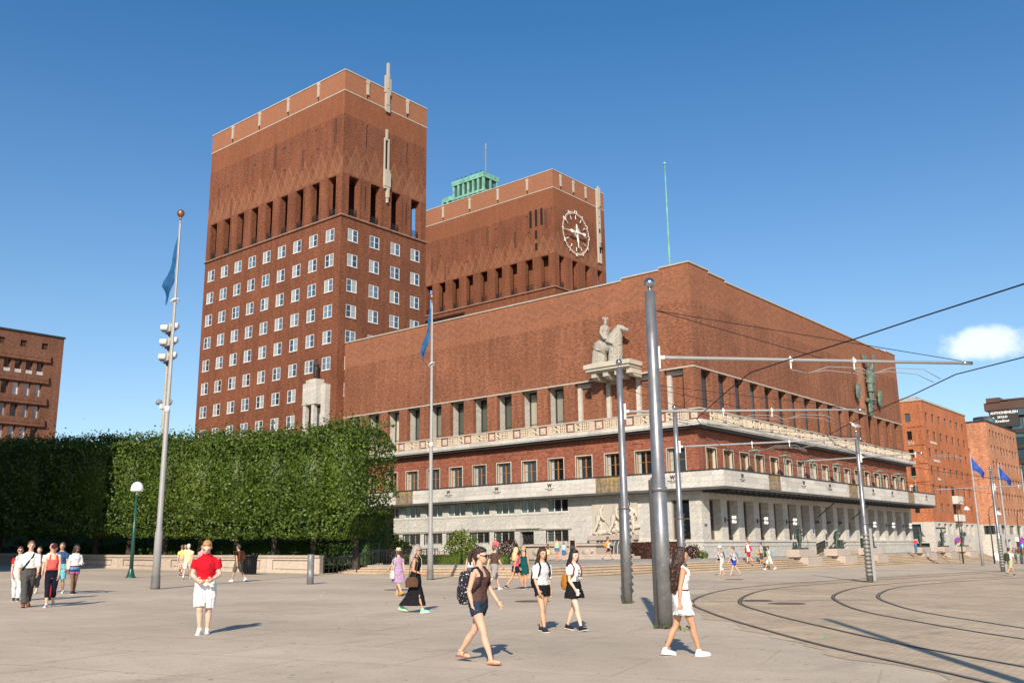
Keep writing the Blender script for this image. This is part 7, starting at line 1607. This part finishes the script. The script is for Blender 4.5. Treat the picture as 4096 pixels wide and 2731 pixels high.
    # on the terrace
    f = Fig(1.80,'f', **WALK2); person('walker in white vest with orange backpack before the wall relief', -1.9,-11.7, 10, f, [top('tank_top', (.74,.74,.74), 0, .92, tank=True), bottoms('shorts', (.02,.02,.024), .45, 1.0, .016, .01)]+backpack((.62,.26,.02), .12, .18, 1.18, .08)+shoes((.02,.02,.02)), .02, z=TZ, hair=('bun',), hairc=(.10,.05,.03), skinc=TAN)
    f = Fig(1.76,'f', **STAND); person('woman in mint top and denim shorts before the fountain', -4.4,-14.9, 80, f, [top('tank_top', (.36,.62,.42), 0, .95, tank=True), bottoms('shorts', (.10,.18,.30), .4, 1.03, .016, .01)]+bareshoes((.3,.2,.12)), .02, z=TZ, hair=('bun',), hairc=(.03,.02,.016), skinc=TAN)
    f = Fig(1.42,'m', **STAND); person('small boy in pale blue shirt and white cap before the fountain', -6.0,-11.9, 75, f, [top('t_shirt', (.36,.60,.74), .6, .88), bottoms('shorts', (.08,.14,.26), .95, 1.0, .02, .02), cap((.74,.74,.74))]+bareshoes((.2,.1,.06)), .02, z=TZ, hair=('crop',), hairc=(.2,.1,.05), skinc=FAIR)
    f = Fig(1.32,'f', **STAND); person('little girl in yellow dress before the fountain', -6.9,-12.8, 75, f, [top('dress_top', (.72,.56,.24), 0, .95, tank=True), skirt('dress_skirt', (.72,.56,.24), 1.05, .62, .12)]+bareshoes((.3,.2,.12)), .02, z=TZ, hair=('long', dict(length=1.2)), hairc=(.10,.05,.03), skinc=TAN)
    f = Fig(1.90,'m', **STAND); person('bald man in black sleeveless shirt on the terrace', -4.9,-12.2, 85, f, [top('vest', (.012,.012,.016), 0, .92, 1.40), trousers((.06,.06,.06))]+shoes((.03,.03,.03)), .02, z=TZ, skinc=FAIR)
    f = Fig(1.78,'f', **dict(STAND, AL=(30,10,60,20))); person('woman in pink t-shirt behind the box hedge', -4.8,-21.6, 260, f, [top('t_shirt', (.72,.13,.15), .8, .9), trousers((.1,.1,.12))]+shoes((.1,.1,.1)), .02, z=TZ, hair=('bun',), hairc=(.07,.04,.03), skinc=FAIR)
people()

# ---------------------------------------------------------------- statues
def statue(lb, y, fig, build, phi_w=0., x=4.6, base=True, vox=.028, ped=True, z0=1.40, name='bronze_statue', mat=None, scale=1.):
    t = thing(name, lb, 'statue', (x, y, gz(x, y)), 0, 'bronze workers along the steps' if ped else None); g = gz(x, y); mat = mat or BRONZE
    if ped:
        m = MB(); m.bevbox(-.6,1.15,-1.2,2.0,-.1,TZ-g-.06,.02); m.build('lower_plinth', PINK, t); m = MB(); m.bevbox(-.62,.62,-1.75,1.75,TZ-g-.05,1.36-g,.02); m.build('pedestal', PINK, t)
    b = MB(); f = fig
    if ped: b.bevbox(-.45,.45,-.6,.6,-.03,.1,.03)
    f.torso(b, off=.01); f.legs(b, 2., .012); f.arms(b, 2., .012); f.feet(b, .008); f.headmesh(b); f.hair(b, 'crop')
    for sd in (-1, 1): f.hand(b, sd, 50)
    build(f, b)
    o = blob(b, vox, 1, 'figure', mat, t, None, (CLO, .04)); o.location = (0, 0, z0-g if ped else 0); o.rotation_euler = (0, 0, phi_w)
    return t
def statues():
    tr = lambda f, m: f.legs(m, 1.98, .03, shape=lambda t, r: max(r+.02, .07 if t > 1 else 0))
    def robe(f, m): tr(f, m); f.torso(m, .80, 1.42, .03); f.skirt(m, 1.0, .55, .05); m.tube([Vector(p) for p in ((-.2,-.12,1.62),(-.34,-.16,1.3),(-.36,-.18,.85))], [.08,.13,.16], 8); m.tube([f.palm(1)+Vector((0,0,.25)), f.palm(1)*.6+Vector((.2,.3,-.4)), Vector((.3,.42,.05))], .03, 6); m.ell((-.35,-.3,.3), .2,.22,.34); m.ell((.2,-.3,.12), .35,.25,.12)
    statue('robed bronze figure leaning on a staff, leftmost of the bronze statues', 9.3, Fig(2.12,'m', lean=2, L=(3,3,0), R=(-3,3,0), AL=(20,10,40,20), AR=(30,10,75,20), head=(20,0)), robe, radians(-35))
    def bend(f, m): tr(f, m); f.torso(m, .80, 1.42, .03); m.bevbox(-.32,.32,.15,.72,0,.78,.03); f.arms(m, 1.9, .03)
    statue('bronze stonemason bending over a block, second bronze statue from the left', 18.0, Fig(2.12,'m', lean=42, L=(6,4,0), R=(-14,6,0), AL=(10,12,10,14), AR=(14,12,14,14), head=(0,-12)), bend, radians(-15))
    def sit(f, m): tr(f, m); f.torso(m, .80, 1.42, .035); f.arms(m, 1.8, .03); m.bevbox(-.38,.38,-.95,.22,0,.98,.03)
    fg = Fig(2.2,'m', lean=8, L=(72,70,0), R=(64,60,0), AL=(22,10,30,16), AR=(22,10,30,16), head=(0,-4)); fg.dz += .62-.0
    fg = Fig(2.25,'m', lean=6, L=(70,72,0), R=(60,58,0), AL=(26,10,24,14), AR=(26,10,24,14), head=(0,-2))
    statue('seated bronze worker on a tall block, third bronze statue from the left', 27.0, fg, sit, radians(-20), scale=1)
    def apron(f, m): tr(f, m); f.torso(m, .80, 1.42, .03); f.skirt(m, 1.05, .45, .06); f.arms(m, 1.7, .03); m.tube([f.palm(-1), f.palm(1)+Vector((.1,.2,.0))], .04, 6); m.box(-.3,.3,.35,.55,.62,.68)
    statue('bronze craftsman in apron and cap, fourth bronze statue from the left', 44.0, Fig(2.18,'m', lean=5, L=(8,6,0), R=(-6,6,0), AL=(22,10,46,16), AR=(22,10,46,16), head=(0,-8)), apron, radians(-20))
    def carry(f, m): tr(f, m); f.torso(m, .80, 1.42, .03); m.bevbox(-.14,.14,-.95,.75,2.14,2.34,.03); m.ell((-.3,-.2,.35), .2,.2,.35)
    statue('bronze worker carrying a beam on the shoulder, fifth bronze statue from the left', 53.0, Fig(2.05,'m', lean=-2, L=(5,4,0), R=(-5,4,0), AL=(4,10,12,6), AR=(110,20,60,20), head=(0,6)), carry, radians(-20))
    def hug(f, m): tr(f, m); f.torso(m, .80, 1.42, .05); f.arms(m, 1.9, .03); m.ell((.2,.25,1.55), .2,.22,.3); m.ell((.1,-.35,.2), .3,.2,.2)
    statue('bronze worker with folded arms, rightmost of the bronze statues', 62.0, Fig(2.12,'m', lean=4, L=(4,4,0), R=(-8,6,0), AL=(38,14,96,40), AR=(38,14,96,40), head=(0,-8), bulk=1.1), hug, radians(-20))
    # small statue on the tower monument
    def cloak(f, m): f.skirt(m, 1.1, .12, .02); f.torso(m, .80, 1.42, .04); f.arms(m, 1.8, .03)
    f = Fig(2.55,'m', lean=0, L=(2,2,0), R=(-2,2,0), AL=(20,8,120,30), AR=(0,8,14,6)); t = thing('bronze_statue', 'slim cloaked bronze figure on the stone pylon of the near tower', 'statue', (-50.5, -2.1, 22.27)); b = MB(); f.torso(b, off=.01); f.legs(b); f.arms(b); f.feet(b); f.headmesh(b); f.hair(b, 'bun'); cloak(f, b)
    blob(b, .04, 2, 'figure', plain('dark_bronze', (.05,.043,.038), .5, .5, .3, var=.4), t).rotation_euler = (0,0,pi)
    # Hallvard relief in bronze on the south face
    par = thing('wall_sculpture', 'tall green bronze saint with raised arms on the south wall', 'statue', (.0, 44.3, 19.5)); k = 1.
    f = Fig(5.0/1.16,'m', lean=0, L=(2,2,0), R=(-2,2,0), AL=(168,14,8,0), AR=(172,10,6,0), head=(0,10), bulk=1.32); b = MB(); f.torso(b, off=.04); f.legs(b, 2., .02); f.arms(b, 2., .02); f.feet(b, .02); f.headmesh(b); f.hair(b, 'crop'); f.skirt(b, 1.12, .42, .16, .04); f.torso(b, .8, 1.42, .07)
    for sd in (-1, 1): f.hand(b, sd, 30)
    b.tube([Vector((-.5,-.25,3.4)), Vector((-.8,-.25,2.3)), Vector((-.8,-.2,1.1))], [.2,.3,.32], 8)
    o = blob(b, .06, 2, 'figure', plain('green_bronze', (.12,.17,.135), .55, .4, .1, var=.5, sc=1.1), par, None, (CHI, .12)); o.rotation_euler = (0,0,-pi/2); o.location = (.55,.0,-.25)
    GB = MATS['green_bronze']
    m = MB(); m.tube([(.35,-.95,4.95),(.5,-.95,4.95)], .62, 20); w = m.build('millstone', GB, par); m = MB(); m.lathe([(.3,0),(.3,.02)], 12); 
    m = MB(); m.tube([(.5,2.2,3.2),(.5,2.3,5.4)], .05, 6); m.box(.42,.58,2.05,2.6,5.2,5.9); m.build('arrows', GB, par)
    for nm, (dy, dz), lbl in (('kneeling_figures', (-4.4,.15), ''), ('kneeling_figures', (3.3,.1), ''), ('kneeling_figures', (-.5,-1.6), '')):
        b = MB(); rr = random.Random(int(dy*10))
        for q in range(2): b.ell((.4,dy+.55*q-.2,dz+.55), .22,.3,.5); b.ell((.45,dy+.55*q-.2,dz+1.1), .17,.2,.2); b.tube([(.45,dy+.55*q,dz+.8),(.5,dy+.55*q+.35,dz+.4)], .1, 6)
        b.ell((.4,dy,dz-.1), .25,.6,.7); b.tube([(.4,dy-.4,dz-.2),(.4,dy+.1,dz-.9),(.4,dy+.45,dz-.4)], .14, 6)
        blob(b, .06, 1, nm, GB, par)
    b = MB()
    for q in range(9): b.ell((.35,-1.2+.28*q,-.35+.06*sin(q*2)), .3,.3,.3)
    blob(b, .07, 1, 'cloud_base', GB, par); m = MB(); m.box(.0,.03,-2.9,-.9,-2.0,4.6); m.build('smooth_brick_panel', brick('panel_brick', (.40,.17,.09), (.31,.125,.07), (.36,.21,.14)), par)
    # horseman on the console
    t = thing('horseman_statue', 'pale stone king on a caparisoned horse high on the west wall', 'statue', (-8.1,-1.1,18.5)); b = MB()
    tb = lambda p, r, n=12: b.tube([Vector(q) for q in p], r, n)
    b.ell((-.75,0,1.75), .95,.62,.80); b.ell((.35,0,1.75), .95,.60,.78); b.ell((-.2,0,1.7), 1.1,.55,.62)
    tb([(.42,0,1.85),(.7,0,2.45),(.95,0,2.95),(1.12,0,3.28)], [.88,.70,.50,.38]); tb([(1.0,0,3.32),(1.4,-.05,3.24),(1.85,-.1,3.02),(2.2,-.12,2.9)], [.30,.29,.20,.16]); tb([(.5,0,2.6),(.78,0,3.1),(1.0,0,3.5)], [.12,.14,.1])
    for sd in (-1, 1): tb([(1.1,.12*sd,3.5),(1.08,.16*sd,3.72)], [.07,.02], 6)
    for x0, x1, zt in ((-1.75,-.35,2.2), (.15,1.35,2.2)):      # draped cloth to the ground, fore and hind
        b.loft([[(cx_+rx*cos(a), .5*sc*sin(a), z) for a in [2*pi*i/14 for i in range(14)]] for z, cx_, rx, sc in ((zt,(x0+x1)/2,(x1-x0)/2*.9,1.15), (1.2,(x0+x1)/2,(x1-x0)/2*1.0,1.25), (.1,(x0+x1)/2-.12,(x1-x0)/2*1.04,1.3), (0.0,(x0+x1)/2-.12,(x1-x0)/2*1.0,1.25))])
    for xc, rx_ in ((-1.1,.7), (.7,.6)):
        for k_ in range(7):
            u_ = -.9+.3*k_; yy = .6*sqrt(max(.05, 1-u_*u_)); tb([(xc+rx_*u_,-yy+.02,1.5),(xc-.1+rx_*u_*1.02,-yy-.06,.1)], [.05,.085], 6)
    tb([(-1.75,-.3,1.9),(-.9,-.72,1.35),(.2,-.66,1.25)], [.05,.06,.05], 6); tb([(.2,-.66,2.1),(.9,-.62,1.5),(1.4,-.2,1.7)], [.05,.06,.05], 6); 
    f = Fig(3.75,'m', lean=0, L=(50,52,0), R=(50,52,0), AL=(-14,16,34,10), AR=(-8,16,36,6), head=(-50,0), bulk=1.1); fb = MB(); f.torso(fb, off=.02); f.legs(fb, 2., .02); f.arms(fb, 2., .02); f.feet(fb, .02); f.headmesh(fb); f.hair(fb, 'crop')
    for sd in (-1, 1): f.hand(fb, sd, 60)
    fb.ell(f.Hd((0,.07,1.50))*f.k, .15,.1,.2); c0 = f.Hd((0,-.01,1.70))*f.k
    for q in range(8): a = 2*pi*q/8; fb.tube([c0+Vector((.19*cos(a),.2*sin(a),-.1)), c0+Vector((.22*cos(a),.23*sin(a),.2))], [.08,.05], 6)
    b.add([(v[1]-.35, -v[0]*1.25-.05, v[2]+2.55-f.leg[1][0].z*f.k) for v in fb.v], fb.f)
    tb([(-.55,-.62,2.55),(.35,-.68,2.25)], [.05,.05], 6)
    blob(b, .04, 1, 'horse_and_rider', stone('statue_stone', (.37,.34,.285), joint=0, vein=.2), t, None, (CHI, .09)); m = MB(); m.bevbox(-2.1,1.6,-.85,.85,-.02,.12,.03); m.build('statue_base', CARV, t)
    # stone workers relief over the fountain
    rel = link('workers_relief', None, HALL); SW = stone('relief_stone', (.47,.43,.36), joint=0, vein=.08); m = MB(); m.box(-11.4,-6.4,-.12,.03,2.85,5.85); m.build('relief_slab', SW, rel); b = MB()
    for x, tw, ll in ((-10.6, -30, 'a'), (-8.9, -20, 'b'), (-7.0, 10, 'c')):
        f = Fig(2.75,'m', lean=24 if ll != 'c' else 4, L=(30,34,0), R=(-16,12,-10), AL=(30,20,30,16), AR=(24,16,36,20) if ll != 'c' else (120,20,40,10), head=(-20,-16), bulk=1.12); q = MB(); f.torso(q, off=.02); f.legs(q, 2., .03); f.arms(q, 2., .025); f.feet(q, .02); f.headmesh(q); f.hair(q, 'short')
        for sd in (-1, 1): f.hand(q, sd, 60)
        f.skirt(q, 1.0, .8, .05); q.tube([f.palm(-1), f.palm(1)*.5+Vector((.6,.7,.2))], .04, 6)
        a = radians(-60 if ll != 'c' else -140); b.add([(x+v[0]*cos(a)-v[1]*sin(a), -.34+(v[0]*sin(a)+v[1]*cos(a))*.62, 2.95+v[2]*1.0) for v in q.v], q.f)
    for q in range(10): b.ell((-11+.5*q,-.2,3.0+.06*q), .4,.16,.22)
    blob(b, .035, 1, 'relief_figures', SW, rel, None, (CHI, .07))
statues()
run_jobs()
